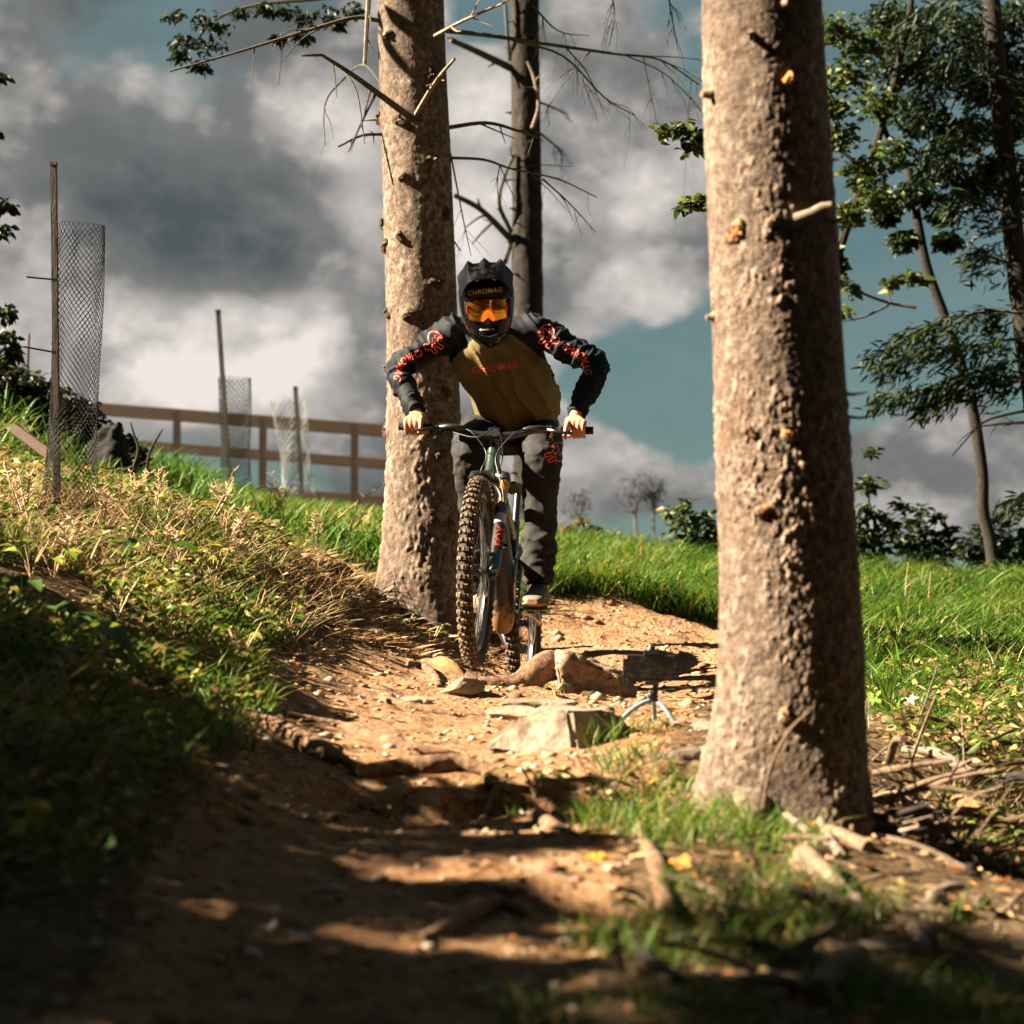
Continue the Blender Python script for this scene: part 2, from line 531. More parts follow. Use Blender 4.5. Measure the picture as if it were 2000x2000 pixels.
def H(x, y):
    """ground height with its lumps, ruts and the worn root step"""
    x = np.asarray(x, float); y = np.asarray(y, float)
    sh = x.shape
    xf, yf = x.ravel(), y.ravel()
    z = base_h(xf, yf)
    td = trail_dist(xf, yf)
    on = np.clip(td / 0.12 + 0.5, 0, 1)
    p = np.stack([xf, yf, np.zeros_like(xf)], 1)
    near = np.clip(1 - (yf - 14) / 10, 0.2, 1)
    lump = 0.045 * fbm(p * 1.7, 3, 4) + 0.022 * fbm(p * 6.0, 8, 4)
    z = z + lump * (1 - on * 0.55) * near
    # trail: worn ripples across the line of travel, clods
    pr = np.stack([xf * 1.1 + yf * .35, yf * 4.2 - xf * .8, np.zeros_like(xf)], 1)
    z = z + on * (0.030 * fbm(pr * 1.3, 21, 4) + 0.015 * fbm(p * 14, 23, 4))
    # the step under the root at about five metres, and a hollow below it
    edge = 5.08 + 0.10 * np.sin(xf * 3.1 + .6) + 0.05 * vnoise(p * 5, 31)
    win = np.clip((xf + .62) / .25, 0, 1) * np.clip((.50 - xf) / .25, 0, 1)
    stp = np.clip((edge - yf) / 0.06, 0, 1) * np.clip(1 - (edge - yf) / 0.85, 0, 1)
    z = z - 0.085 * stp * win
    edge2 = 3.92 - xf * .35 + 0.06 * np.sin(xf * 7)
    stp2 = np.clip((edge2 - yf) / 0.05, 0, 1) * np.clip(1 - (edge2 - yf) / 0.6, 0, 1)
    z = z - 0.045 * stp2 * np.clip((xf + .2) / .2, 0, 1) * np.clip((.45 - xf) / .2, 0, 1)
    # crumbled face of the berm
    bz = np.exp(-((yf - 10.75) / .35) ** 2) * np.clip((xf - .05) / .3, 0, 1)
    z = z + bz * (0.05 * fbm(p * 5.0, 41, 4))
    return z.reshape(sh)

def Hs(x, y):
    return float(H(np.array([x]), np.array([y]))[0])

def grow(a, b, step, lim, f=1.18):
    out = []
    x, s = b, step
    while abs(x) < abs(lim):
        s *= f; x = x + (s if lim > 0 else -s); out.append(x)
    return out
_xs = list(np.arange(-2.6, 2.6, 0.024))
_xs = [x for x in reversed(grow(0, _xs[0], .024, -900, 1.15))] + _xs + grow(0, _xs[-1], .024, 900, 1.15)
_ys = list(np.arange(2.2, 8.0, 0.022)) + list(np.arange(8.0, 12.0, 0.032))
_ys = [y for y in reversed(grow(0, _ys[0], .03, -500, 1.2))] + _ys + grow(0, _ys[-1], .032, 1500, 1.12)
_X, _Y = np.meshgrid(np.array(_xs), np.array(_ys))
_Z = H(_X, _Y)
_V = np.stack([_X, _Y, _Z], 2).reshape(-1, 3)
_ny, _nx = _X.shape
_i = np.arange(_ny - 1)[:, None] * _nx + np.arange(_nx - 1)[None, :]
_F = np.stack([_i, _i + 1, _i + _nx + 1, _i + _nx], 2).reshape(-1, 4)
_cx = _V[_F].mean(1)
_wob = 0.05 * fbm(np.stack([_cx[:, 0] * 3, _cx[:, 1] * 3, 0 * _cx[:, 0]], 1), 77, 3)
_on = (trail_dist(_cx[:, 0], _cx[:, 1]) + _wob) > 0
_on &= (_cx[:, 1] > -2)

def ground_mat(name, dark, mid, light, speck, bump):
    m = bpy.data.materials.new(name); m.use_nodes = True
    nt = m.node_tree; N, L = nt.nodes, nt.links
    b = N["Principled BSDF"]; b.inputs["Roughness"].default_value = 0.95; b.inputs["Specular IOR Level"].default_value = 0.12
    tc = N.new("ShaderNodeTexCoord")
    def noise(sc, det=6, ro=.65, dist=0):
        n = N.new("ShaderNodeTexNoise"); n.inputs["Scale"].default_value = sc; n.inputs["Detail"].default_value = det
        n.inputs["Roughness"].default_value = ro; n.inputs["Distortion"].default_value = dist
        L.new(tc.outputs["Object"], n.inputs[0]); return n
    n1 = noise(2.2); n2 = noise(28, 8, .7)
    r1 = N.new("ShaderNodeValToRGB"); L.new(n1.outputs[0], r1.inputs[0])
    r1.color_ramp.elements[0].position = .35; r1.color_ramp.elements[0].color = (*mid, 1)
    r1.color_ramp.elements[1].position = .65; r1.color_ramp.elements[1].color = (*light, 1)
    r2 = N.new("ShaderNodeValToRGB"); L.new(n2.outputs[0], r2.inputs[0])
    r2.color_ramp.elements[0].position = .36; r2.color_ramp.elements[0].color = (1, 1, 1, 1)
    r2.color_ramp.elements[1].position = .50; r2.color_ramp.elements[1].color = (0, 0, 0, 1)
    mx = N.new("ShaderNodeMix"); mx.data_type = 'RGBA'
    L.new(r2.outputs[0], mx.inputs[0]); L.new(r1.outputs[0], mx.inputs[6]); mx.inputs[7].default_value = (*dark, 1)
    vo = N.new("ShaderNodeTexVoronoi"); vo.inputs["Scale"].default_value = 42
    L.new(tc.outputs["Object"], vo.inputs[0])
    r3 = N.new("ShaderNodeValToRGB"); L.new(vo.outputs["Color"], r3.inputs[0])
    r3.color_ramp.elements[0].position = .80; r3.color_ramp.elements[0].color = (0, 0, 0, 1)
    r3.color_ramp.elements[1].position = .84; r3.color_ramp.elements[1].color = (1, 1, 1, 1)
    mx2 = N.new("ShaderNodeMix"); mx2.data_type = 'RGBA'
    L.new(r3.outputs[0], mx2.inputs[0]); L.new(mx.outputs[2], mx2.inputs[6]); mx2.inputs[7].default_value = (*speck, 1)
    L.new(mx2.outputs[2], b.inputs["Base Color"])
    n3 = noise(55, 9, .72)
    ad = N.new("ShaderNodeMath"); ad.operation = 'SUBTRACT'; L.new(n3.outputs[0], ad.inputs[0])
    sc = N.new("ShaderNodeMath"); sc.operation = 'MULTIPLY'; L.new(vo.outputs["Distance"], sc.inputs[0]); sc.inputs[1].default_value = .5
    L.new(sc.outputs[0], ad.inputs[1])
    bp = N.new("ShaderNodeBump"); bp.inputs["Strength"].default_value = bump; bp.inputs["Distance"].default_value = 0.02
    L.new(ad.outputs[0], bp.inputs["Height"]); L.new(bp.outputs[0], b.inputs["Normal"])
    return m
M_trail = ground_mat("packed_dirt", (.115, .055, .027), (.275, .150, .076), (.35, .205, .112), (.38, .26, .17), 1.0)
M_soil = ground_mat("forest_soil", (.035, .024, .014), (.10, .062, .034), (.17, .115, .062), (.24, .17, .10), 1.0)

def sub_mesh(name, mask, mat):
    f = _F[mask]
    used = np.unique(f)
    remap = np.full(len(_V), -1, dtype=np.int64); remap[used] = np.arange(len(used))
    me = tri_mesh(name, _V[used], remap[f], mat, smooth=True)
    o = bpy.data.objects.new(name, me); COL.objects.link(o)
    o["kind"] = "structure"; OFF[o.name] = Vector((0, 0, 0))
    return o
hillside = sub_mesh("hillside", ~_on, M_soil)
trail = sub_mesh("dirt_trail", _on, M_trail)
# ---------------------------------------------------------------- bark
def bark_mat(name, c_lo, c_hi, c_scar, scale, bump):
    m = bpy.data.materials.new(name); m.use_nodes = True
    nt = m.node_tree; N, L = nt.nodes, nt.links
    b = N["Principled BSDF"]; b.inputs["Roughness"].default_value = 0.85; b.inputs["Specular IOR Level"].default_value = 0.25
    tc = N.new("ShaderNodeTexCoord")
    a = N.new("ShaderNodeAttribute"); a.attribute_name = "Col"        # tone of each scale of bark
    n = N.new("ShaderNodeTexNoise"); n.inputs["Scale"].default_value = scale; n.inputs["Detail"].default_value = 7; n.inputs["Roughness"].default_value = .7
    L.new(tc.outputs["Object"], n.inputs[0])
    r = N.new("ShaderNodeValToRGB"); L.new(n.outputs[0], r.inputs[0])
    r.color_ramp.elements[0].position = .34; r.color_ramp.elements[0].color = (*c_lo, 1)
    r.color_ramp.elements[1].position = .60; r.color_ramp.elements[1].color = (*c_hi, 1)
    n2 = N.new("ShaderNodeTexNoise"); n2.inputs["Scale"].default_value = scale * .22; n2.inputs["Detail"].default_value = 4
    L.new(tc.outputs["Object"], n2.inputs[0])
    r2 = N.new("ShaderNodeValToRGB"); L.new(n2.outputs[0], r2.inputs[0])
    r2.color_ramp.elements[0].position = .56; r2.color_ramp.elements[0].color = (0, 0, 0, 1)
    r2.color_ramp.elements[1].position = .74; r2.color_ramp.elements[1].color = (1, 1, 1, 1)
    mx = N.new("ShaderNodeMix"); mx.data_type = 'RGBA'; L.new(r2.outputs[0], mx.inputs[0])
    L.new(r.outputs[0], mx.inputs[6]); mx.inputs[7].default_value = (*c_scar, 1)
    ml = N.new("ShaderNodeMix"); ml.data_type = 'RGBA'; ml.blend_type = 'MULTIPLY'; ml.inputs[0].default_value = 1
    L.new(mx.outputs[2], ml.inputs[6]); L.new(a.outputs[0], ml.inputs[7])
    L.new(ml.outputs[2], b.inputs["Base Color"])
    n3 = N.new("ShaderNodeTexNoise"); n3.inputs["Scale"].default_value = scale * 6; n3.inputs["Detail"].default_value = 6
    L.new(tc.outputs["Object"], n3.inputs[0])
    bp = N.new("ShaderNodeBump"); bp.inputs["Strength"].default_value = bump; bp.inputs["Distance"].default_value = .006
    L.new(n3.outputs[0], bp.inputs["Height"]); L.new(bp.outputs[0], b.inputs["Normal"])
    return m
M_bark = bark_mat("spruce_bark", (.088, .053, .035), (.250, .190, .146), (.150, .088, .055), 34, .8)
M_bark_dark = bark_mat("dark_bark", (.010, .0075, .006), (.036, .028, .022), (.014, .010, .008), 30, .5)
M_deadwood = pmat("dead_branch_wood", (.13, .10, .075), (.27, .21, .16), 40, .85, .4)
M_darktwig = pmat("dark_twig", (.05, .042, .036), (.10, .085, .07), 40, .85, .3)
M_cutwood = pmat("cut_wood", (.19, .09, .034), (.29, .16, .07), 60, .6, .2)
M_palewood = pmat("bleached_wood", (.13, .088, .055), (.25, .185, .125), 30, .85, .7)
M_resin = pmat("resin", (.45, .16, .035), (.55, .25, .08), 40, .35, .3)

def trunk(parent, axis, rads, seg, rows, plate, depth, smooth_above, mat, seed, flare=None, bumps=(), shear=0.0):
    """axis/rads: splines of the stem from the base up. plate: size of a bark scale; smooth_above: height where the bark turns smooth"""
    ax = spline(axis, 24)
    arc = [0.0]
    for a, b in zip(ax, ax[1:]): arc.append(arc[-1] + (b - a).length)
    Lt = arc[-1]
    arc = np.array(arc); axn = np.array([p[:] for p in ax])
    s = np.linspace(0, Lt, rows)
    c = np.stack([np.interp(s, arc, axn[:, k]) for k in range(3)], 1)
    rk = np.linspace(0, Lt, len(rads)); rad = np.interp(s, rk, rads)
    th = np.linspace(0, 2 * np.pi, seg, endpoint=False)
    S, T = np.meshgrid(s, th, indexing='ij')
    Rr = np.repeat(rad[:, None], seg, 1)
    ct, st = np.cos(T), np.sin(T)
    if flare is not None:
        amp, hgt, lobes, ph = flare
        f = np.exp(-S / hgt)
        Rr = Rr + amp * f * (0.55 + 0.45 * np.cos(lobes * T + ph) + 0.35 * np.cos(2 * T + ph * 2.1))
    p = np.stack([ct * Rr * 1.0, st * Rr * 1.0, S], 2).reshape(-1, 3)
    rough = np.clip(1.15 - (S.ravel() - smooth_above) / 0.9, 0.18, 1.0)
    big = fbm(p * np.array([3, 3, 1.6]), seed, 3)
    pw = p + 0.35 * plate * np.stack([fbm(p / plate * .6, seed + 5, 2), fbm(p / plate * .6, seed + 6, 2), fbm(p / plate * .6, seed + 7, 2)], 1)
    f1, f2, cid = worley(pw / (plate * np.array([1, 1, 1.7])), seed + 9)
    dome = np.clip((f2 - f1) * 4.5 - .15, 0, 1)
    lift = (cid ** 1.5) * (0.35 + 0.65 * dome)
    f1b, f2b, cidb = worley(pw / (plate * .42), seed + 29)
    patchy = np.clip(0.55 + 1.1 * fbm(p * np.array([7, 7, 3.2]), seed + 50, 3), 0.12, 1.25)
    disp = depth * rough * patchy * (lift + 0.35 * np.clip((f2b - f1b) * 2, 0, 1) * cidb) + 0.02 * big * rad.mean() * 3 * .3
    disp = disp + 0.0016 * fbm(p * 120, seed + 3, 2)
    Rr = Rr + disp.reshape(Rr.shape)
    # branch collars
    for (bs, bt, br, bh) in bumps:
        dth = (T - bt + np.pi) % (2 * np.pi) - np.pi
        dd = ((S - bs) / br) ** 2 + (dth * rad.mean() / br) ** 2
        Rr = Rr + bh * np.exp(-dd)
    V = np.stack([c[:, None, 0] + ct * Rr, c[:, None, 1] + st * Rr, c[:, None, 2] + 0 * Rr], 2).reshape(-1, 3)
    i = np.arange(rows - 1)[:, None] * seg + np.arange(seg)[None, :]
    j = np.arange(rows - 1)[:, None] * seg + (np.arange(seg)[None, :] + 1) % seg
    F = np.stack([i, j, j + seg, i + seg], 2).reshape(-1, 4)
    tone = 0.50 + 0.75 * cid * patchy + 0.18 * fbm(p * 30, seed + 13, 3) + .12 * big
    tone = np.where(cidb < .13, tone * .42, tone); tone = np.where(cid > .88, tone * 1.25, tone)
    tone = tone[:, None] * np.array([1, .96, .92]) ** (1 - cid[:, None])
    me = tri_mesh("trunk", V, F, mat, col=np.clip(tone, .2, 1.5), smooth=True)
    o = link_mesh("trunk", me, parent)
    def at(ss, tt, out=0.0):
        k = float(np.interp(ss, arc, np.arange(len(arc))))
        cc = Vector([float(np.interp(ss, arc, axn[:, q])) for q in range(3)])
        rr = float(np.interp(ss, rk, rads)) + out
        return cc + Vector((math.cos(tt) * rr, math.sin(tt) * rr, 0)), Vector((math.cos(tt), math.sin(tt), 0))
    return o, at

def stub(parent, at, s, t, ln, r, drop=0.0, cut=True, name="branch_stub", mats=None, swing=0.0):
    p, n = at(s, t, -0.02)
    d = (n + Vector((0, 0, drop)) + Vector((-n.y, n.x, 0)) * swing).normalized()
    mb = MB()
    e = p + d * (ln + 0.02)
    mid = p.lerp(e, .5) + Vector((0, 0, -.004))
    k = random.Random(int(s * 1000 + t * 77))
    tip = .85 if cut else .35
    mb.tube([p, p + d * .018, p + d * .03 + Vector((0, 0, -.002)), mid + Vector((k.uniform(-1, 1), 0, k.uniform(-1, 1))) * r * .3, e], [r * 1.7, r * 1.15, r * .85, r * .7, r * .7 * tip], 9, 0, cap=True)
    if cut: mb.lathe(e + d * .0006, d, [(0, r * .5), (0.0015, .0002)], 9, 1)
    return mb.build(name, mats or [k.choice([M_deadwood, M_darktwig, M_deadwood]), M_cutwood], parent)

def twig_tree(mb, pts, r0, r1, depth, seed, n=6, sub=5, spread=.6, ln=.35, droop=-.15, sides=None):
    """a bare branch with smaller twigs; pts in world"""
    rn = random.Random(seed)
    sp = spline(pts, 5)
    mb.tube(sp, [r0 + (r1 - r0) * i / (len(sp) - 1) for i in range(len(sp))], n)
    if depth <= 0: return
    tot = sum((b - a).length for a, b in zip(sp, sp[1:]))
    for k in range(sub):
        i = rn.randint(len(sp) // 4, len(sp) - 2)
        t = (sp[i + 1] - sp[i]).normalized()
        side = Vector((rn.uniform(-1, 1), rn.uniform(-1, 1), rn.uniform(-.8, .5))).normalized()
        d = (t * .8 + side * spread * 1.4 + Vector((0, 0, droop))).normalized()
        l = tot * ln * rn.uniform(.5, 1.2)
        a = sp[i]; b = a + d * l * .5 + Vector((rn.uniform(-1, 1), rn.uniform(-1, 1), rn.uniform(-1, 1))) * l * .07
        c = a + d * l + Vector((0, 0, droop * l * .6))
        rr = (r0 + (r1 - r0) * i / (len(sp) - 1)) * .55
        twig_tree(mb, [a, b, c], rr, rr * .4, depth - 1, rn.randint(0, 99999), max(3, n - 1), max(2, sub - 2), spread, ln, droop)

# ---------------------------------------------------------------- the big spruce in front on the right
bx = P(1530, 1560, 5.0)
b_root = Vector((bx.x, 5.0, Hs(bx.x, 5.0) - .12))
big = thing("spruce_tree", "thick flaky spruce trunk in the right foreground, lit on its left side", "tree", b_root)
axis = [b_root, P(1545, 1300, 5.02), P(1530, 900, 5.03), P(1508, 450, 5.05), P(1487, 0, 5.05), P(1470, -500, 5.05), P(1440, -1500, 5.05)]
big_tr, big_at = trunk(big, axis, [.182, .172, .166, .161, .157, .152, .147, .142, .138, .134, .128, .12], 360, 1200, .0125, .0080, 1.15, M_bark, 4,
                       flare=(.12, .15, 3, 2.6))
for (s, t, ln, r, cut) in [(2.62, 3.6, .03, .016, True), (2.30, 4.1, .012, .015, False), (1.98, 4.4, .012, .013, False), (1.86, 3.55, .03, .013, True),
                           (1.52, 4.55, .03, .011, True), (1.53, 5.6, .05, .009, True), (1.31, 3.3, .02, .012, True), (1.02, 4.05, .02, .013, True), (1.0, 4.62, .03, .011, True),
                           (.82, 4.2, .02, .014, False), (.33, 4.5, .03, .016, True), (.32, 3.95, .02, .012, False), (2.06, 4.98, .02, .012, True),
                           (1.12, .1, .06, .006, False), (1.06, .0, .085, .005, False), (1.72, .15, .03, .008, False), (1.40, .1, .045, .005, False), (2.70, 5.3, .06, .010, True)]:
    stub(big, big_at, s, t, ln, r, drop=-.15 if ln < .04 else .05, cut=cut)
# resin ring round the sawn knot
p, nn = big_at(1.50, 4.0, -.004)
def blob(parent, name, p, n, r, th, mat, seed):
    """an irregular crusted patch on the bark"""
    x = n.orthogonal().normalized(); y = n.cross(x); mb = MB(); vs_, fs = [], []
    for j, (f, h) in enumerate(((1.0, 0.0), (.82, .7), (.5, 1.0), (.2, .85))):
        for k in range(18):
            a = 2 * math.pi * k / 18; w = 1 + .28 * math.sin(2 * a + seed) + .2 * math.sin(3 * a + seed * 2.3) + .12 * math.sin(7 * a + j)
            vs_.append(p + (x * math.cos(a) + y * math.sin(a)) * (r * f * w) + n * (th * h * (1 + .3 * math.sin(5 * a + j * 2 + seed))))
    for j in range(3):
        for k in range(18): fs.append((j * 18 + k, j * 18 + (k + 1) % 18, (j + 1) * 18 + (k + 1) % 18, (j + 1) * 18 + k))
    fs.append(tuple(3 * 18 + k for k in range(18))); mb.add(vs_, fs); return mb.build(name, mat, parent)
M_knot = pmat("dark_knot", (.028, .018, .012), (.10, .06, .036), 60, .9, .6)
M_scar = pmat("bark_scar", (.16, .07, .035), (.40, .22, .11), 60, .8, .6)
blob(big, "knot_scar", p, nn, .030, .016, M_scar, 1.0)
blob(big, "knot_cut", p + nn * .012 + Vector((0, 0, -.004)), nn, .010, .006, M_resin, 2.0)
for i, (s_, t_, r_) in enumerate([(2.62, 3.72, .020), (1.01, 4.1, .016), (1.0, 4.66, .014), (.33, 4.52, .018), (1.87, 4.95, .014), (.82, 4.25, .018)]):
    p, nn = big_at(s_, t_, .0); blob(big, "knot_scar", p, nn, r_, .014, M_scar if i % 2 else M_resin, 3.0 + i)
mb = MB(); q, n2 = big_at(1.53, 4.95, .0)
mb.tube([q, q + Vector((.03, -.035, .006)), q + Vector((.055, -.056, .016)), q + Vector((.078, -.072, .018))], [.011, .0085, .0092, .006], 8)
mb.build("broken_branch", M_deadwood, big)

# ---------------------------------------------------------------- the spruce behind the rider
mx_ = P(820, 1205, 10.0)
m_root = Vector((mx_.x, 10.0, Hs(mx_.x, 10.0) - .12))
mid = thing("spruce_tree", "pale spruce trunk with dead side branches right behind the rider", "tree", m_root)
MID_STUBS = [(2.98, 4.0, .03, .018), (2.55, 4.3, .02, .016), (2.27, 4.35, .02, .014), (1.98, 4.2, .03, .018), (1.95, 3.5, .03, .014), (1.62, 3.6, .03, .02),
                      (1.60, 4.4, .03, .016), (1.35, 3.5, .03, .012), (1.36, 4.5, .03, .014), (1.22, 5.4, .02, .014), (.92, 5.2, .02, .014), (.62, 5.0, .015, .016),
                      (.57, 5.5, .02, .018), (.35, 4.9, .015, .012), (2.78, 5.3, .03, .012), (2.36, 5.2, .06, .010), (2.10, 5.6, .015, .012), (1.75, 5.2, .015, .012), (2.6, 3.2, .10, .009), (2.08, 3.1, .03, .009), (1.05, 3.2, .03, .010)]
axis = [m_root, P(828, 1000, 10.0), P(826, 700, 10.0), P(815, 350, 10.0), P(802, 0, 10.0), P(795, -600, 10.0), P(780, -1600, 10.0)]
mid_tr, mid_at = trunk(mid, axis, [.205, .182, .176, .172, .168, .164, .158, .152, .147, .143, .135, .12], 180, 820, .019, .0105, .9, M_bark, 15,
                       flare=(.10, .22, 3, 2.9), bumps=[(b_[0], b_[1], .035, .014) for b_ in MID_STUBS])
rn = random.Random(3)
for (s, t, ln, r) in MID_STUBS:
    p_, n_ = mid_at(s, t, .008); blob(mid, "knot_scar", p_, n_, .03 * rn.uniform(.7, 1.2), .014, M_knot, s * 9)
    stub(mid, mid_at, s, t, ln, r, drop=rn.uniform(-.2, .3), cut=rn.random() < .45)
# strip of torn bark and sapwood low on the lit side
def traced(parent, name, px, r0, r1, mat, seed, depth=1, sub=4, ln=.35, droop=-.15, n=6, dj=.12):
    """a branch through the given (u, v, d) points"""
    mb = MB()
    twig_tree(mb, [P(*q) for q in px], r0, r1, depth, seed, n, sub, .6, ln, droop)
    return mb.build(name, mat, parent)
traced(mid, "branch", [(800, 228, 9.86), (735, 180, 9.6), (680, 140, 9.4), (628, 107, 9.2)], .019, .008, M_darktwig, 1, 1, 5, .35, -.5)
traced(mid, "branch", [(628, 107, 9.2), (600, 108, 9.1), (590, 109, 9.05)], .008, .004, M_darktwig, 2, 0)
traced(mid, "branch", [(675, 150, 9.4), (640, 190, 9.3), (632, 235, 9.25), (636, 285, 9.2)], .006, .002, M_darktwig, 3, 1, 4, .3)
traced(mid, "branch", [(812, 225, 9.84), (838, 180, 9.7), (862, 145, 9.6), (888, 115, 9.5)], .013, .007, M_deadwood, 4, 1, 3, .15)
traced(mid, "branch", [(720, 0, 9.4), (716, 60, 9.4), (712, 130, 9.4)], .012, .008, M_deadwood, 5, 1, 3, .2, -.4)
traced(mid, "branch", [(850, 70, 9.8), (905, 40, 9.6), (985, 5, 9.4)], .012, .006, M_deadwood, 6, 1, 4, .3, .1)
traced(mid, "branch", [(745, 262, 9.95), (705, 265, 9.9), (660, 287, 9.85)], .009, .005, M_darktwig, 7, 1, 5, .25)
traced(mid, "branch", [(870, 250, 10.0), (950, 240, 10.1), (1010, 255, 10.2), (1050, 268, 10.3)], .011, .006, M_darktwig, 8, 1, 5, .3)
traced(mid, "branch", [(870, 308, 10.0), (945, 312, 10.1), (1000, 330, 10.2), (1090, 350, 10.4), (1165, 385, 10.5)], .008, .003, M_darktwig, 9, 2, 6, .3)
traced(mid, "branch", [(872, 60, 10.0), (960, 70, 10.3), (1080, 88, 10.6), (1200, 105, 10.9), (1290, 117, 11.2), (1365, 165, 11.4)], .013, .004, M_darktwig, 10, 2, 9, .33, -.35)
traced(mid, "branch", [(1000, 78, 10.4), (1100, 110, 10.7), (1180, 190, 11.0), (1240, 225, 11.1)], .008, .003, M_darktwig, 11, 2, 6, .3, -.35)
traced(mid, "branch", [(868, 430, 10.0), (880, 460, 10.1), (900, 490, 10.2)], .006, .003, M_darktwig, 12, 1, 4, .4)
traced(mid, "branch", [(880, 300, 10.0), (905, 430, 10.3), (920, 500, 10.4)], .005, .002, M_darktwig, 13, 1, 5, .3)
traced(mid, "branch", [(1060, 350, 10.4), (1110, 395, 10.5), (1165, 455, 10.6)], .006, .002, M_darktwig, 14, 2, 5, .35, -.2)
traced(mid, "branch", [(740, 40, 9.8), (690, 35, 9.7), (600, 60, 9.6), (470, 100, 9.5), (330, 140, 9.4)], .012, .004, M_darktwig, 15, 1, 6, .2, -.2)
traced(mid, "branch", [(1040, 10, 10.6), (1090, 60, 10.8), (1150, 70, 11.0)], .006, .002, M_darktwig, 16, 2, 5, .4, -.6)
traced(mid, "branch", [(1300, -60, 10.6), (1310, 20, 10.6), (1325, 100, 10.6)], .006, .002, M_darktwig, 17, 2, 6, .4, -.5)
traced(mid, "branch", [(1180, -60, 10.6), (1200, 20, 10.6), (1190, 90, 10.6)], .005, .002, M_darktwig, 18, 2, 6, .4, -.5)

# ---------------------------------------------------------------- the dark spruce behind
tx = P(1035, 1050, 16.0)
t_root = Vector((tx.x, 16.0, Hs(tx.x, 16.0) - .1))
far = thing("spruce_tree", "dark slim spruce trunk rising just behind the rider's helmet", "tree", t_root)
axis = [t_root, P(1033, 800, 16.0), P(1030, 500, 16.0), P(1027, 200, 16.0), P(1024, 0, 16.0), P(1015, -600, 16.0), P(1010, -1200, 16.0)]
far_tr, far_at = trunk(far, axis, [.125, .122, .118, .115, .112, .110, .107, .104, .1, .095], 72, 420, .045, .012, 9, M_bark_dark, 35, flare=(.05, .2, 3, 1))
traced(far, "branch", [(1000, 470, 16), (940, 410, 15.8), (885, 380, 15.6)], .030, .02, M_darktwig, 21, 1, 4, .35)
traced(far, "branch", [(985, 515, 16), (998, 460, 16), (975, 400, 15.9), (985, 345, 15.9), (1005, 300, 15.9)], .022, .014, M_darktwig, 22, 1, 3, .2)
traced(far, "branch", [(1002, 135, 16), (930, 100, 15.8), (880, 78, 15.7)], .034, .022, M_darktwig, 23, 1, 3, .3)
traced(far, "branch", [(995, 120, 16), (990, 60, 15.9), (985, -20, 15.9)], .018, .012, M_darktwig, 24, 1, 3, .3)
traced(far, "branch", [(1040, 250, 15.85), (1052, 205, 15.8), (1042, 150, 15.8), (1030, 120, 15.8)], .016, .009, M_deadwood, 25, 1, 3, .2)
traced(far, "branch", [(1055, 260, 16), (1090, 290, 16), (1100, 315, 16)], .010, .004, M_darktwig, 26, 2, 6, .5)
traced(far, "branch", [(1055, 200, 16), (1080, 210, 16), (1110, 225, 16)], .010, .004, M_darktwig, 27, 2, 6, .5)
for s in range(16):
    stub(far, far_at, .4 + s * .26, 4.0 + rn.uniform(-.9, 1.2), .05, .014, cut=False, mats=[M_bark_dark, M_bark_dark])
# ---------------------------------------------------------------- grass, weeds, leaves
M_grass = leafmat("grass_blade", .5, .35, .25)
M_leaf = leafmat("leaf", .5, .38, .35)
M_dry = leafmat("dry_leaf", .75, .2, .15)
M_needle = leafmat("needle", .6, .15, .2)

def blades(root, hgt, wid, lean, bend, col, az=None):
    """curved grass blades: 7 verts, 5 triangles each; all arrays of length n"""
    n = len(root)
    az = rng.uniform(0, 2 * np.pi, n) if az is None else az
    fa = rng.uniform(0, 2 * np.pi, n)
    d = np.stack([np.cos(az), np.sin(az), np.zeros(n)], 1)
    w = np.stack([np.cos(fa), np.sin(fa), np.zeros(n)], 1)
    V = []
    for k, (t, ws) in enumerate(((0, .7), (.38, 1.0), (.72, .7), (1.0, 0))):
        off = d * (hgt * (lean * t + bend * t * t))[:, None]
        z = hgt * (t - 0.32 * bend * t ** 3 - .15 * lean * t)
        c = root + off; c[:, 2] += z
        if ws > 0:
            V.append(c - w * (wid * ws / 2)[:, None]); V.append(c + w * (wid * ws / 2)[:, None])
        else: V.append(c)
    V = np.stack(V, 1)                       # n,7,3
    b = np.arange(n)[:, None] * 7
    T = np.array([[0, 1, 3], [0, 3, 2], [2, 3, 5], [2, 5, 4], [4, 5, 6]])
    F = (b[:, :, None] + T[None]).reshape(-1, 3)
    return V.reshape(-1, 3), F, np.repeat(col, 7, 0)

def leaves(c, d, up, ln, wid, col, fold=.25, curl=.15):
    """pointed leaves: 6 verts, 4 triangles each; c base, d direction, up facing"""
    n = len(c)
    d = d / np.linalg.norm(d, axis=1, keepdims=True)
    s = np.cross(d, up); s /= np.maximum(np.linalg.norm(s, axis=1, keepdims=True), 1e-6)
    u = np.cross(s, d)
    L_ = ln[:, None]; W = wid[:, None]
    V = [c, c + d * L_ * .38 - s * W * .5 + u * W * fold, c + d * L_ * .38 + s * W * .5 + u * W * fold, c + d * L_ * .45,
         c + d * L_ * .76 - s * W * .30 + u * (W * fold * .5 - L_ * curl * .5), c + d * L_ * .76 + s * W * .30 + u * (W * fold * .5 - L_ * curl * .5), c + d * L_ - u * L_ * curl]
    V = np.stack(V, 1)
    b = np.arange(n)[:, None] * 7
    T = np.array([[0, 3, 1], [0, 2, 3], [1, 3, 4], [3, 2, 5], [3, 6, 4], [3, 5, 6]])
    F = (b[:, :, None] + T[None]).reshape(-1, 3)
    return V.reshape(-1, 3), F, np.repeat(col, 7, 0)

def join_np(parts):
    V, F, C, o = [], [], [], 0
    for (v, f, c) in parts:
        V.append(v); F.append(f + o); C.append(c); o += len(v)
    return np.concatenate(V), np.concatenate(F), np.concatenate(C)

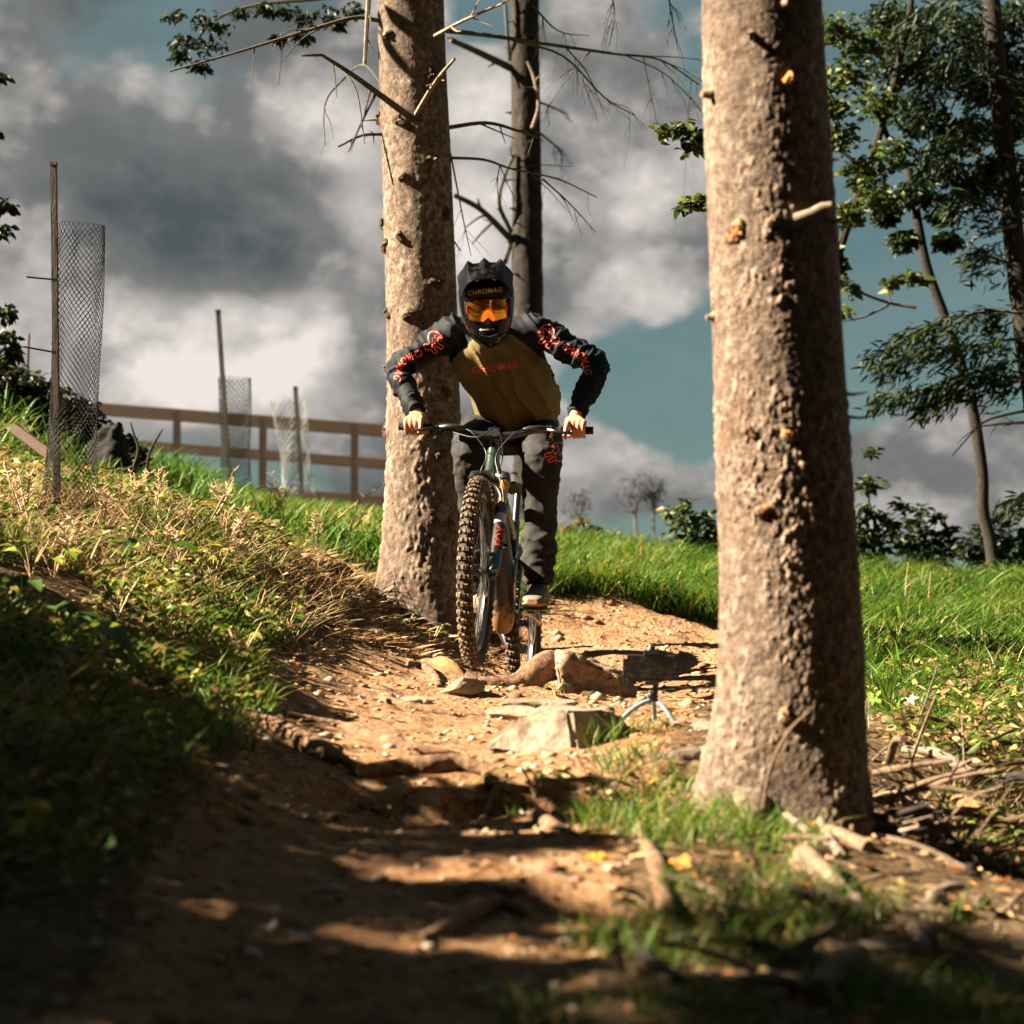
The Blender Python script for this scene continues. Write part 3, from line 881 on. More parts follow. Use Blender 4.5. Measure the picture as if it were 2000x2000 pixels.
def pick(n, cols, jit=.18):
    cols = np.array(cols, float)
    c = cols[rng.integers(0, len(cols), n)]
    return np.clip(c * (1 + rng.normal(0, jit, (n, 1))) * (1 + rng.normal(0, .05, (n, 3))), .004, .9)

def unit(n, zlo=-1.0, zhi=1.0):
    z = rng.uniform(zlo, zhi, n); a = rng.uniform(0, 2 * np.pi, n)
    r = np.sqrt(np.maximum(1 - z * z, 0))
    return np.stack([r * np.cos(a), r * np.sin(a), z], 1)

def scatter(n, x0, x1, y0, y1, keep):
    x = rng.uniform(x0, x1, n); y = rng.uniform(y0, y1, n)
    k = keep(x, y)
    x, y = x[k], y[k]
    return np.stack([x, y, H(x, y)], 1)

def n2(x, y, s, seed):
    return vnoise(np.stack([x * s, y * s, np.zeros_like(x)], 1), seed)

def in_view(x, y, m=.3):
    return np.abs(x) < y * .25 + m

def stuff(name, label, cat, parts, mat):
    V, F, C = join_np(parts)
    o = link_mesh(name, tri_mesh(name, V, F, mat, col=C))
    return props(o, label, cat, kind="stuff")

GREEN = [(.050, .125, .014), (.065, .15, .014), (.040, .10, .012), (.085, .16, .018), (.12, .17, .022)]
YELL = [(.19, .185, .028), (.15, .165, .024), (.24, .20, .05), (.10, .15, .02), (.07, .12, .016)]
STRAW = [(.42, .30, .15), (.34, .23, .11), (.48, .36, .20), (.27, .18, .09)]

# lush meadow on the right behind the berm and behind the brush pile
def k_meadow(x, y):
    td = trail_dist(x, y)
    edge = 11.05 - .10 * n2(x, y, 1.3, 5)
    behind = (y > edge) & (x > .05) & (y < 15.5)
    right = (x > 1.35) & (y > 7.0 + .5 * n2(x, y, 2, 6)) & (td < -.02) & (y < 15.5)
    return (behind | right) & in_view(x, y) & (n2(x, y, 3.5, 9) > -.62)
r = scatter(62000, 0, 4.2, 6.8, 15.5, k_meadow)
n = len(r); patch = n2(r[:, 0], r[:, 1], 1.1, 14); tall = 0.75 + .55 * np.clip(n2(r[:, 0], r[:, 1], 2.1, 15) + .3, 0, 1)
cg = pick(n, GREEN) ; cg[patch > .4] = pick(int((patch > .4).sum()), YELL)
dr = rng.random(n) < .07; cg[dr] = pick(int(dr.sum()), STRAW)
tc_ = scatter(1500, 0, 4.2, 6.8, 15.5, k_meadow)                       # tussocks: blades spring from common roots
ti = rng.integers(0, len(tc_), 30000); of = rng.normal(0, .045, (30000, 2))
tr_ = tc_[ti].copy(); tr_[:, :2] += of; tr_[:, 2] = H(tr_[:, 0], tr_[:, 1])
tcol = pick(len(tc_), GREEN + GREEN + YELL[:2] + YELL[3:], .22)[ti] * (1 + rng.normal(0, .12, (30000, 1)))
r3 = blades(tr_, rng.uniform(.08, .24, 30000) * rng.uniform(.6, 1.2, len(tc_))[ti], rng.uniform(.005, .011, 30000), rng.uniform(.2, .9, 30000), rng.uniform(.3, 1.2, 30000), np.clip(tcol, .01, .6), az=np.arctan2(of[:, 1], of[:, 0]) + rng.normal(0, .4, 30000))
r1 = blades(r, rng.uniform(.07, .19, n) * tall, rng.uniform(.005, .010, n), rng.uniform(.05, .5, n), rng.uniform(.1, .9, n), cg,
            az=rng.normal(-.6 + 2.5 * patch, 1.0, n))
e = scatter(5000, .1, 3.2, 10.75, 11.3, lambda x, y: (np.abs(y - 11.08) < .13) & in_view(x, y))
ne = len(e)
r2 = blades(e, rng.uniform(.12, .24, ne), rng.uniform(.006, .011, ne), rng.uniform(.2, .6, ne), rng.uniform(.3, .8, ne), pick(ne, GREEN + YELL[:2]), az=rng.normal(-1.5, .6, ne))
stuff("meadow_grass", "lush green grass on the bank behind the berm at right", "grass", [r1, r2, r3], M_grass)

# grass on the slope behind the left bank, up to the railing
def k_back(x, y):
    return (y > 10.6) & (y < 25) & (x < .15 + .02 * (y - 10)) & (x > -.26 * y - .4) & (x > -5.8) & (n2(x, y, 2.2, 19) > -.75)
r = scatter(60000, -5.8, .5, 10.6, 25, k_back)
n = len(r); patch = n2(r[:, 0], r[:, 1], .8, 24)
cg = pick(n, GREEN); k = patch > .2; cg[k] = pick(int(k.sum()), YELL)
b1 = blades(r, rng.uniform(.10, .26, n), rng.uniform(.008, .016, n), rng.uniform(.05, .5, n), rng.uniform(.1, .8, n), cg)
# behind the third trunk, between the two hills
r = scatter(9000, -.6, 1.2, 12.0, 17.5, lambda x, y: in_view(x, y))
n = len(r)
b2 = blades(r, rng.uniform(.10, .24, n), rng.uniform(.006, .012, n), rng.uniform(.05, .5, n), rng.uniform(.1, .8, n), pick(n, GREEN + YELL[:2]))
stuff("hill_grass", "green grass on the far slope below the wooden railing", "grass", [b1, b2], M_grass)

# the weedy bank on the left
def k_bank(x, y):
    td = trail_dist(x, y)
    return (td < -.03 + .05 * n2(x, y, 5, 3)) & (x < 0) & in_view(x, y, .35) & ~((y > 7.7 + .3 * n2(x, y, 3, 4)) & (x > -1.0 + .12 * n2(x, y, 4, 7)) & (y < 10.8))
r = scatter(60000, -3.2, 0, 3.2, 11, lambda x, y: k_bank(x, y) & (n2(x, y, 3, 29) > -.22) & (rng.random(len(x)) < np.clip((y - 3.4) / 3.0, .12, 1)))
n = len(r); patch = n2(r[:, 0], r[:, 1], 1.6, 34); dryp = (r[:, 1] > 8.3) & (r[:, 0] > -2.1)
cg = pick(n, GREEN + YELL)
k = (patch > .3) | (dryp & (rng.random(n) < .35)); cg[k] = pick(int(k.sum()), STRAW + YELL[:3])
w1 = blades(r, rng.uniform(.04, .13, n) * (1 + .5 * np.clip(patch, 0, 1)), rng.uniform(.004, .008, n), rng.uniform(.1, .8, n), rng.uniform(.1, 1.0, n), cg)
stuff("bank_grass", "yellowing grass and weeds covering the sunny left bank", "grass", [w1], M_grass)
# low leafy ground cover on the bank
r = scatter(9000, -3.2, 0, 3.4, 10.5, lambda x, y: k_bank(x, y) & (n2(x, y, 2.6, 39) > -.02))
n = len(r); q = 4
c0 = np.repeat(r, q, 0); m = len(c0)
c0[:, 2] += rng.uniform(.01, .13, m); c0[:, :2] += rng.normal(0, .03, (m, 2))
cl = np.repeat(pick(n, [(.08, .14, .018), (.15, .18, .024), (.24, .23, .035), (.055, .10, .016), (.26, .17, .07)]), q, 0)
lv = leaves(c0, unit(m, -.3, .6), unit(m, .3, 1.0), rng.uniform(.02, .055, m), rng.uniform(.010, .026, m), cl)
stuff("bank_weeds", "small yellow green leaves of low weeds on the left bank", "weeds", [lv], M_leaf)

# dry chaff, needles and bark chips round the foot of the middle tree
r = scatter(13000, -1.25, -.02, 7.6, 10.4, lambda x, y: (trail_dist(x, y) < .02) & (n2(x, y, 4, 44) > -.5))
n = len(r); r[:, 2] += rng.uniform(.0, .02, n)
ch = leaves(r, unit(n, -.1, .35), unit(n, .5, 1.0), rng.uniform(.03, .13, n), rng.uniform(.005, .016, n), pick(n, [(.42, .28, .15), (.52, .37, .22), (.30, .18, .09), (.22, .12, .06)]), .1, .05)
stuff("wood_chips", "pale bark chips and dry needles heaped round the middle trunk", "litter", [ch], M_dry)
# fine litter everywhere off and along the trail
r = scatter(26000, -2.4, 2.6, 2.6, 11, lambda x, y: in_view(x, y) & ((trail_dist(x, y) < .10) | (rng.random(len(x)) < .10)))
n = len(r); r[:, 2] += rng.uniform(.0, .012, n)
lt = leaves(r, unit(n, -.15, .25), unit(n, .5, 1.0), rng.uniform(.012, .06, n), rng.uniform(.003, .014, n), pick(n, [(.28, .17, .08), (.36, .25, .13), (.16, .09, .045), (.22, .15, .08), (.30, .14, .05)]), .15, .1)
stuff("leaf_litter", "fine brown litter of needles and leaf scraps along the trail", "litter", [lt], M_dry)

# foreground tufts on the right of the trail
def k_tuft(x, y):
    g = np.zeros(len(x), bool)
    for (cx, cy, rx, ry) in [(.42, 4.55, .26, .30), (.30, 5.15, .12, .2), (.20, 5.65, .12, .06), (.36, 5.75, .10, .07), (.55, 3.9, .3, .25), (.32, 3.55, .2, .2), (.1, 3.02, .12, .16), (.25, 3.1, .12, .2), (.62, 3.2, .2, .2), (.04, 5.05, .05, .05)]:
        g |= ((x - cx) / rx) ** 2 + ((y - cy) / ry) ** 2 < 1 + .5 * n2(x, y, 9, 51)
    return g & (n2(x, y, 7, 52) > -.45)
r = scatter(17000, -.2, 1.1, 2.7, 6.0, k_tuft)
n = len(r)
f1_ = blades(r, rng.uniform(.03, .105, n), rng.uniform(.0022, .0048, n), rng.uniform(.05, .6, n), rng.uniform(.1, .9, n), pick(n, GREEN + GREEN + YELL))
stuff("trailside_grass", "short green tufts of grass on the shaded right trail edge", "grass", [f1_], M_grass)
# dry stems and thin debris in the brush on the right
r = scatter(48000, 1.0, 2.4, 4.9, 8.6, lambda x, y: in_view(x, y) & (x > .21 * y) & (n2(x, y, 3, 61) > -.5) & (y < 7.6 + .6 * n2(x, y, 2, 62)))
n = len(r)
g1 = blades(r, rng.uniform(.03, .14, n), rng.uniform(.0025, .006, n), rng.uniform(.3, 1.5, n), rng.uniform(.0, 1.2, n), pick(n, STRAW[:2] + [(.2, .14, .08), (.12, .14, .03), (.10, .065, .035), (.06, .04, .02), (.05, .07, .015)]))
r = scatter(5000, 1.2, 2.6, 5.2, 9.2, lambda x, y: in_view(x, y) & (x > .17 * y) & (n2(x, y, 3, 64) > -.2))
n = len(r); q = 3; c0 = np.repeat(r, q, 0); m = len(c0); c0[:, 2] += rng.uniform(.01, .12, m); c0[:, :2] += rng.normal(0, .03, (m, 2))
g2 = leaves(c0, unit(m, -.4, .6), unit(m, .2, 1), rng.uniform(.02, .06, m), rng.uniform(.008, .024, m), pick(m, [(.12, .18, .03), (.22, .24, .04), (.40, .27, .13), (.30, .18, .08), (.07, .11, .02)]))
stuff("brush_undergrowth", "dry stems and small leaves tangled under the brush pile", "undergrowth", [g1, g2], M_grass)

# ---------------------------------------------------------------- trees that shade the trail from the left, and spruces added round the photographer to block sky light
def spruce_mesh(hgt, rad, tiers, per, seed):
    rs = np.random.default_rng(seed)
    cs, ds, us, ls, ws, cl = [], [], [], [], [], []
    wood = MB()
    wood.tube([(0, 0, -.3), (0, 0, hgt * .5), (0, 0, hgt)], [.16, .10, .02], 10)
    for t in range(tiers):
        f = t / (tiers - 1)
        z = hgt * (.10 + .88 * f); L_ = rad * (1 - f) ** .8 + .15
        for k in range(per):
            a = rs.uniform(0, 2 * np.pi)
            d = np.array([np.cos(a), np.sin(a), -.12 + .25 * f])
            ln = L_ * rs.uniform(.7, 1.1)
            wood.tube([(0, 0, z), tuple(d * ln * .5 + [0, 0, z]), tuple(d * ln + [0, 0, z - .08 * ln])], [.022, .012, .004], 5)
            m = int(46 * ln / 1.2) + 10
            s = rs.uniform(.12, 1.0, m)
            p = d[None] * (ln * s)[:, None] + np.array([0, 0, z])
            side = np.array([-d[1], d[0], 0])
            sg = rs.choice([-1, 1], m)
            wid = .38 * ln * (1 - s * .75)
            q = rs.uniform(0, 1, m)
            p = p + side[None] * (sg * wid * q)[:, None]; p[:, 2] -= .12 * q * wid + .05 * s * ln
            cs.append(p); ds.append(d[None] * .8 + side[None] * sg[:, None] * .7 + rs.normal(0, .25, (m, 3)) + np.array([0, 0, -.2]))
            us.append(np.array([0, 0, 1.]) + rs.normal(0, .4, (m, 3))); ls.append(rs.uniform(.14, .30, m)); ws.append(rs.uniform(.05, .10, m))
    c = np.concatenate(cs); n = len(c)
    V, F, C = leaves(c, np.concatenate(ds), np.concatenate(us), np.concatenate(ls), np.concatenate(ws), pick(n, [(.03, .06, .02), (.045, .08, .02), (.025, .045, .018)]), .1, .1)
    return wood.mesh("trunk", M_bark_dark), tri_mesh("crown", V, F, M_needle, col=C)
_tw, _cr = spruce_mesh(9.0, 2.1, 24, 9, 5)
_tw2, _cr2 = spruce_mesh(9.0, 2.1, 24, 3, 9)
for _m in (_tw, _tw2): _m.color_attributes.new("Col", 'FLOAT_COLOR', 'POINT').data.foreach_set("color", np.full(len(_m.vertices) * 4, .8, dtype=np.float32))
for i, (x, y, s, rz) in enumerate(SHADE_TREES):
    t = thing("shade_spruce", "dense unseen spruce outside the picture, cutting sun and sky light", "tree", (x, y, Hs(x, y)), "spruces standing round the photographer")
    for nm, me in (("trunk", _tw2), ("crown", _cr2)) if i in SPARSE else (("trunk", _tw), ("crown", _cr)):
        o = bpy.data.objects.new(nm, me); COL.objects.link(o); o.parent = t
    t.scale = (s, s, s); t.rotation_euler = (0, 0, rz)
for i, (x, y, s, rz) in enumerate(YOUNG_TREES):
    t = thing("young_spruce", "young spruce on the bank outside the picture, shading the left slope", "tree", (x, y, Hs(x, y)), "young spruces on the bank outside the picture")
    for nm, me in (("trunk", _tw), ("crown", _cr)):
        o = bpy.data.objects.new(nm, me); COL.objects.link(o); o.parent = t
    t.scale = (s * 1.7, s * 1.7, s); t.rotation_euler = (0, 0, rz)

# the crowns of the three spruces, all above the picture
for tr, z0, sc in ((big, 2.9, .8), (mid, 4.2, .95), (far, 6.2, 1.0)):
    o = bpy.data.objects.new("crown", _cr); COL.objects.link(o); o.parent = tr
    o.location = (0, 0, z0 - tr.location.z - .9 * sc); o.scale = (sc, sc, sc); o.rotation_euler = (0, 0, z0)
# ---------------------------------------------------------------- the mountain bike (local axes: x forward, y to the rider's left, z up; origin at the front axle)
M_rubber = pmat("tyre_rubber", (.010, .010, .011), (.05, .038, .030), 60, .75, .3)
M_knob = pmat("dusty_tread", (.045, .034, .026), (.30, .20, .125), 55, .9, .3, c3=(.16, .105, .065))
M_blackmetal = pmat("black_anodised", (.012, .012, .013), None, rough=.32, metal=.0, spec=.6, coat=.3)
M_blackplastic = pmat("black_plastic", (.014, .014, .015), (.022, .021, .02), 60, .5)
M_rim = pmat("rim_black", (.02, .021, .023), (.045, .045, .047), 40, .35, metal=.3, spec=.5)
M_steel = pmat("steel", (.45, .45, .46), (.35, .34, .33), 30, .3, metal=1.0)
M_frame = pmat("frame_dark_green", (.018, .032, .026), None, rough=.28, spec=.6, coat=.7)
M_frame2 = pmat("frame_muddy", (.018, .022, .020), (.30, .17, .07), 9, .55, .2, stretch=(1, 1, 1))
M_kashima = pmat("gold_stanchion", (.62, .27, .06), None, rough=.22, metal=.85)
M_foxred = pmat("decal_red", (.62, .055, .035), None, rough=.5)
M_decalgrey = pmat("decal_grey", (.42, .42, .43), None, rough=.4)
M_grip = pmat("rubber_grip", (.012, .012, .012), (.03, .028, .026), 120, .8, .6)
M_green_ano = pmat("oil_slick_pedal", (.10, .22, .06), (.03, .05, .04), 40, .3, metal=.8)

bike = thing("mountain_bike", "muddy full suspension mountain bike with gold fork tubes under the rider", "bicycle")
PSI, BP = R(9.0), R(9.4)
_f0 = Vector((-math.sin(PSI), -math.cos(PSI), 0)); _up = Vector((0, 0, 1)); _left = _up.cross(_f0)
_xb = _f0 * math.cos(BP) + _up * math.sin(BP); _zb = -_f0 * math.sin(BP) + _up * math.cos(BP)
B_ORG = Vector((-.139, 8.0, .186))
BM = Matrix(((_xb.x, _left.x, _zb.x, B_ORG.x), (_xb.y, _left.y, _zb.y, B_ORG.y), (_xb.z, _left.z, _zb.z, B_ORG.z), (0, 0, 0, 1)))
bike.matrix_world = BM
OFF["mountain_bike"] = Vector((0, 0, 0))
def bw(x, y, z): return BM @ Vector((x, y, z))
V3 = Vector

def wheel(name, c, drive, seed, knob_n=66):
    c = V3(c)
    w = MB(); w.lathe(c, (0, 1, 0), [(-.03, .018), (-.028, .03), (-.02, .03), (-.012, .016), (.012, .016), (.02, .026), (.028, .026), (.03, .016)], 24)
    hub = w.build(name, M_blackmetal, bike)                       # the hub carries the rest of the wheel
    OFF[hub.name] = V3((0, 0, 0))
    t = MB()
    prof = []
    for k in range(13):
        a = math.pi * 2 * k / 12
        prof.append((math.sin(a) * .0305, .337 + math.cos(a) * .031))
    t.lathe(c, (0, 1, 0), prof, 96, 0)
    rn_ = random.Random(seed)
    for i in range(knob_n):
        a = 2 * math.pi * i / knob_n
        alt = i % 2
        rows = [(-.0078, .019, .0130), (.0078, .019, .0130)] if alt == 0 else [(-.0165, .017, .0105), (.0165, .017, .0105), (0.0, .016, .011)]
        rows = rows + [(-.0262, .019, .0105), (.0262, .019, .0105)]
        for (yo, ln, wd) in rows:
            ph = yo / .031
            hgt = .337 + math.cos(ph) * .031 + .003
            rot = Matrix.Rotation(-a, 3, 'Y') @ Matrix.Rotation(-ph, 3, 'X')
            off = Matrix.Rotation(-a, 3, 'Y') @ V3((0, math.sin(ph) * .033, hgt))
            t.box(c + off, (ln * rn_.uniform(.9, 1.1), wd, .009), rot, 1, .8)
    tyre = t.build("tyre", [M_rubber, M_knob], hub)
    r_ = MB(); r_.lathe(c, (0, 1, 0), [(-.015, .315), (-.0165, .304), (-.012, .289), (.0, .284), (.012, .289), (.0165, .304), (.015, .315), (0, .305), (-.015, .315)], 80)
    r_.build("rim", M_rim, hub)
    s = MB()
    for i in range(32):
        a = 2 * math.pi * i / 32
        side = 1 if i % 2 else -1
        b = a + (.45 if (i // 2) % 2 else -.45)
        s.tube([c + V3((math.cos(a) * .286, side * .003, math.sin(a) * .286)), c + V3((math.cos(b) * .028, side * .024, math.sin(b) * .028))], .0011, 4)
    s.build("spoke_set", M_blackmetal, hub)
    d = MB(); yo = .037
    d.lathe(c, (0, 1, 0), [(yo, .082), (yo + .002, .082), (yo + .002, .101), (yo, .101), (yo, .082)], 48)
    for i in range(6):
        a = i * math.pi / 3
        d.tube([c + V3((math.cos(a) * .02, yo, math.sin(a) * .02)), c + V3((math.cos(a + .35) * .084, yo + .001, math.sin(a + .35) * .084))], .004, 5, flat=.3)
    d.build("brake_rotor", M_steel, hub)
    return hub
wheel("front_wheel", (0, 0, 0), False, 1)
RA = V3((-1.245, 0, 0))
rear = wheel("rear_wheel", RA, True, 2)
cs_ = MB()
for k in range(8):
    y = -.018 - k * .0035; rr = .028 + .0042 * (7 - k) + .004
    cs_.lathe(RA, (0, 1, 0), [(y, .015), (y, rr), (y - .0018, rr), (y - .0018, .015)], 28)
cs_.build("cassette", M_steel, rear)

# fork and steering
HA = R(64.0)
AXv = V3((-math.cos(HA), 0, math.sin(HA))); NF = V3((math.sin(HA), 0, math.cos(HA)))
A0 = V3((0, 0, 0)) - NF * .044
def st(s, f=0.0, y=0.0): return A0 + AXv * s + NF * f + V3((0, y, 0))
crown = MB()
crown.tube([st(.470, .026, -.064), st(.492, .024, -.062), st(.507, .012, -.030), st(.512, .006, 0), st(.507, .012, .030), st(.492, .024, .062), st(.470, .026, .064)],
           [.026, .027, .025, .026, .025, .027, .026], 14)
crown.lathe(st(.505), AXv, [(0, .03), (.012, .028), (.016, .0225)], 24)
fork = crown.build("fork", M_blackmetal, bike); OFF[fork.name] = V3((0, 0, 0))
for sy in (-1, 1):
    mb = MB(); mb.tube([st(.475, .026, sy * .064), st(.30, .026, sy * .064)], .0185, 20); mb.build("stanchion", M_kashima, fork)
    mb = MB()
    pts = [st(s, f, sy * y) for s, f, y in ((.345, .026, .064), (.335, .026, .064), (.31, .026, .064), (.20, .026, .064), (.10, .027, .0635), (.035, .030, .063), (.0, .036, .062), (-.022, .036, .061))]
    mb.tube(pts, [.0245, .0262, .0248, .0245, .0245, .0235, .020, .012], 20)
    lw = mb.build("lower_leg", M_blackmetal, fork)
    # decals wrapped on the outside of the leg
    mb = MB()
    for s0, s1, mi in ((.292, .245, 0), (.235, .115, 1)):
        pr = []
        base = st(s0, .003, sy * .064)
        n = 14
        rows = 5
        vs_, fs = [], []
        for j in range(rows):
            s = s0 + (s1 - s0) * j / (rows - 1)
            cc = V3([np.interp(s, [.0, .035, .10, .20, .31], [st(q, f, sy * y)[k] for q, f, y in ((.0, .036, .062), (.035, .030, .063), (.10, .027, .0635), (.20, .026, .064), (.31, .026, .064))]) for k in range(3)])
            for i in range(n):
                a = -1.15 + 2.5 * i / (n - 1)
                vs_.append(cc + NF * (math.cos(a) * .0256) + V3((0, sy * math.sin(a) * .0256, 0)))
        for j in range(rows - 1):
            for i in range(n - 1):
                fs.append((j * n + i, j * n + i + 1, (j + 1) * n + i + 1, (j + 1) * n + i))
        mb.add(vs_, fs, mi)
    mb.build("decal", [M_decalgrey, M_blackplastic], fork)
arch = MB()
arch.tube(spline([st(.335, .036, -.064), st(.385, .046, -.056), st(.425, .050, -.03), st(.432, .052, 0), st(.425, .050, .03), st(.385, .046, .056), st(.335, .036, .064)], 5), .013, 12, flat=.7)
arch.build("fork_arch", M_blackmetal, fork)
fen = MB()
vs_, fs = [], []
for j in range(14):
    a = R(38 + j * 6)
    for i in range(9):
        y = -.042 + .084 * i / 8
        rr = .388 - 9 * y * y
        vs_.append(V3((math.cos(a) * rr, y, math.sin(a) * rr)))
for j in range(13):
    for i in range(8): fs.append((j * 9 + i, j * 9 + i + 1, (j + 1) * 9 + i + 1, (j + 1) * 9 + i))
fen.add(vs_, fs)
ax_ = MB(); ax_.tube([V3((0, -.075, 0)), V3((0, .08, 0))], .011, 14); ax_.build("axle", M_blackmetal, fork)
cal = MB(); cal.box(st(.10, -.045, .045), (.03, .03, .075), Matrix.Rotation(R(26), 3, 'Y')); cal.tube([st(.10, -.02, .06), st(.10, -.045, .05)], .012, 8)
cal.build("brake_caliper", M_blackplastic, fork)

# frame
fr = MB()
fr.tube([st(.525), st(.545), st(.63), st(.65)], [.031, .0285, .0275, .029], 24, 0)
BB = V3((-.805, 0, -.032))
frame = fr.build("frame", [M_frame], bike); OFF[frame.name] = V3((0, 0, 0))
mb = MB(); mb.tube(spline([st(.555, -.012), st(.47, -.16), V3((-.60, 0, .13)), V3((-.70, 0, .02))], 6), [.034, .037, .040, .041, .041, .041, .041, .042, .043, .044, .045, .045, .046, .047, .048, .046, .045, .044, .043][:19], 20, flat=1.12)
mb.build("down_tube", M_frame, frame)
mb = MB()                                             # battery and motor cover, skid plate caked with mud at the bottom
mb.tube(spline([V3((-.47, 0, .20)), V3((-.545, 0, .10)), V3((-.61, 0, .005)), V3((-.655, 0, -.075)), V3((-.72, 0, -.115))], 5), [.046, .050, .052, .053, .054, .055, .056, .056, .057, .057, .058, .058, .058, .058, .057, .055, .052, .048, .042, .034, .02], 24, flat=.92)
mb.build("motor_cover", M_frame2, frame)
mb = MB(); mb.tube(spline([st(.625, -.01), V3((-.62, 0, .42)), V3((-.86, 0, .32))], 6), .024, 16, flat=.8); mb.build("top_tube", M_frame, frame)
mb = MB(); mb.tube([BB, V3((-.90, 0, .28)), V3((-.935, 0, .40))], [.03, .022, .02], 16); mb.build("seat_tube", M_frame, frame)
mb = MB(); mb.tube([V3((-.935, 0, .40)), V3((-.975, 0, .53))], .0155, 14); mb.build("seat_post", M_blackmetal, frame)
mb = MB()
mb.tube(spline([V3((-.84, 0, .555)), V3((-.93, 0, .56)), V3((-1.02, 0, .565)), V3((-1.09, 0, .575))], 5), [.014, .018, .022, .026, .03, .035, .042, .05, .058, .062, .066, .068, .068, .064, .05, .03], 14, flat=.36, up=(0, 1, 0))
mb.build("saddle", M_blackplastic, bike)
for sy in (-1, 1):
    mb = MB(); mb.tube(spline([BB + V3((-.03, sy * .03, .03)), V3((-1.0, sy * .055, .005)), RA + V3((.0, sy * .068, 0))], 5), .014, 10, flat=.7); mb.build("chain_stay", M_frame, frame)
    mb = MB(); mb.tube(spline([V3((-.86, sy * .035, .26)), V3((-1.0, sy * .062, .16)), RA + V3((.0, sy * .07, 0))], 5), .012, 10, flat=.7); mb.build("seat_stay", M_frame, frame)
    mb = MB(); mb.tube([V3((-.80, sy * .03, .20)), V3((-.86, sy * .036, .27)), V3((-.89, sy * .03, .22))], .012, 8, flat=.5); mb.build("rocker_link", M_blackmetal, frame)
mb = MB(); mb.tube([V3((-.60, 0, .18)), V3((-.70, 0, .20))], .024, 14); mb.tube([V3((-.70, 0, .20)), V3((-.81, 0, .215))], .013, 12)
mb.build("rear_shock", M_blackmetal, frame)

# drivetrain
CRK = R(-4)
cr = MB(); cr.lathe(BB, (0, 1, 0), [(-.06, .02), (.06, .02)], 18)
crank = cr.build("crankset", M_blackmetal, bike); OFF[crank.name] = V3((0, 0, 0))
PEDALS = {}
for sy in (1, -1):
    d = V3((math.cos(CRK), 0, math.sin(CRK))) * sy
    e = BB + d * .168 + V3((0, sy * .085, 0))
    mb = MB(); mb.tube([BB + V3((0, sy * .062, 0)), BB + d * .05 + V3((0, sy * .068, 0)), e - d * .02, e + d * .008], [.019, .017, .014, .012], 10, flat=.62, up=(0, 1, 0))
    mb.build("crank_arm", M_blackmetal, crank)
    pc = e + V3((0, sy * .062, 0)); PEDALS[sy] = pc
    mb = MB(); mb.tube([e, pc + V3((0, sy * .045, 0))], .007, 10)
    for q in (-1, 1):
        mb.box(pc + V3((q * .045, 0, 0)), (.012, .095, .015)); mb.box(pc + V3((0, q * .045, 0)), (.09, .010, .015))
        for k in range(4): mb.tube([pc + V3((q * .045, -.036 + k * .024, .006)), pc + V3((q * .045, -.036 + k * .024, .012))], .002, 5)
    mb.box(pc, (.085, .022, .016))
    mb.build("pedal", M_green_ano, crank)
ring = MB(); ring.lathe(BB + V3((0, -.05, 0)), (0, 1, 0), [(-.002, .04), (-.002, .068), (.002, .068), (.002, .04), (-.002, .04)], 36)
for k in range(34):
    a = 2 * math.pi * k / 34
    ring.box(BB + V3((math.cos(a) * .069, -.05, math.sin(a) * .069)), (.006, .0035, .006), Matrix.Rotation(-a, 3, 'Y'))
ring.build("chainring", M_blackmetal, crank)
ch = MB()
def arc_pts(c, r, a0, a1, n=10): return [c + V3((math.cos(a0 + (a1 - a0) * k / n) * r, 0, math.sin(a0 + (a1 - a0) * k / n) * r)) for k in range(n + 1)]
JW = RA + V3((.03, 0, -.13))
loop = arc_pts(BB, .071, R(95), R(-95)) + arc_pts(JW, .02, R(-60), R(-190), 5) + arc_pts(RA + V3((.02, 0, -.06)), .018, R(-20), R(60), 4) + arc_pts(RA, .052, R(-60), R(-265), 10)
for p in loop: p.y = -.05
ch.tube(loop + [loop[0]], .0052, 6, flat=.8, cap=False)
ch.build("chain", M_steel, crank)
der = MB(); der.tube([RA + V3((0, -.075, 0)), RA + V3((.005, -.085, -.055)), RA + V3((.03, -.06, -.13))], [.016, .02, .01], 10)
der.lathe(JW + V3((0, -.058, 0)), (0, 1, 0), [(0, .004), (0, .02), (.012, .02), (.012, .004)], 16)
der.lathe(RA + V3((.02, -.058, -.06)), (0, 1, 0), [(0, .004), (0, .018), (.012, .018), (.012, .004)], 16)
der.build("rear_derailleur", M_blackmetal, bike)

# cockpit
SB = st(.685, .0); BC = st(.70, .042)
mb = MB(); mb.tube([st(.65), st(.665), st(.70), st(.715)], [.019, .0175, .0175, .016], 18)
mb.tube([st(.685, .0), st(.692, .020), BC], [.019, .018, .019], 12)
mb.box(BC + NF * .016, (.012, .05, .045), Matrix.Rotation(-(math.pi / 2 - HA), 3, 'Y'))
for sy in (-1, 1):
    for k in (-1, 1): mb.tube([BC + NF * .02 + V3((0, sy * .018, 0)) + AXv * k * .017, BC + NF * .027 + V3((0, sy * .018, 0)) + AXv * k * .017], .0035, 6)
stem = mb.build("stem", M_blackmetal, bike)
def bar(y):
    a = abs(y)
    rise = .028 * (1 / (1 + math.exp(-(a - .12) / .022))) + .012 * max(a - .15, 0) / .25
    back = max(a - .10, 0) * .12
    return BC + V3((-back, y, rise))
mb = MB()
ys = np.linspace(-.402, .402, 41)
mb.tube([bar(y) for y in ys], [.0175 if abs(y) < .03 else (.0165 - .0045 * min((abs(y) - .03) / .16, 1)) for y in ys], 16)
hb = mb.build("handlebar", M_blackmetal, bike); OFF[hb.name] = V3((0, 0, 0))
GRIP = {}
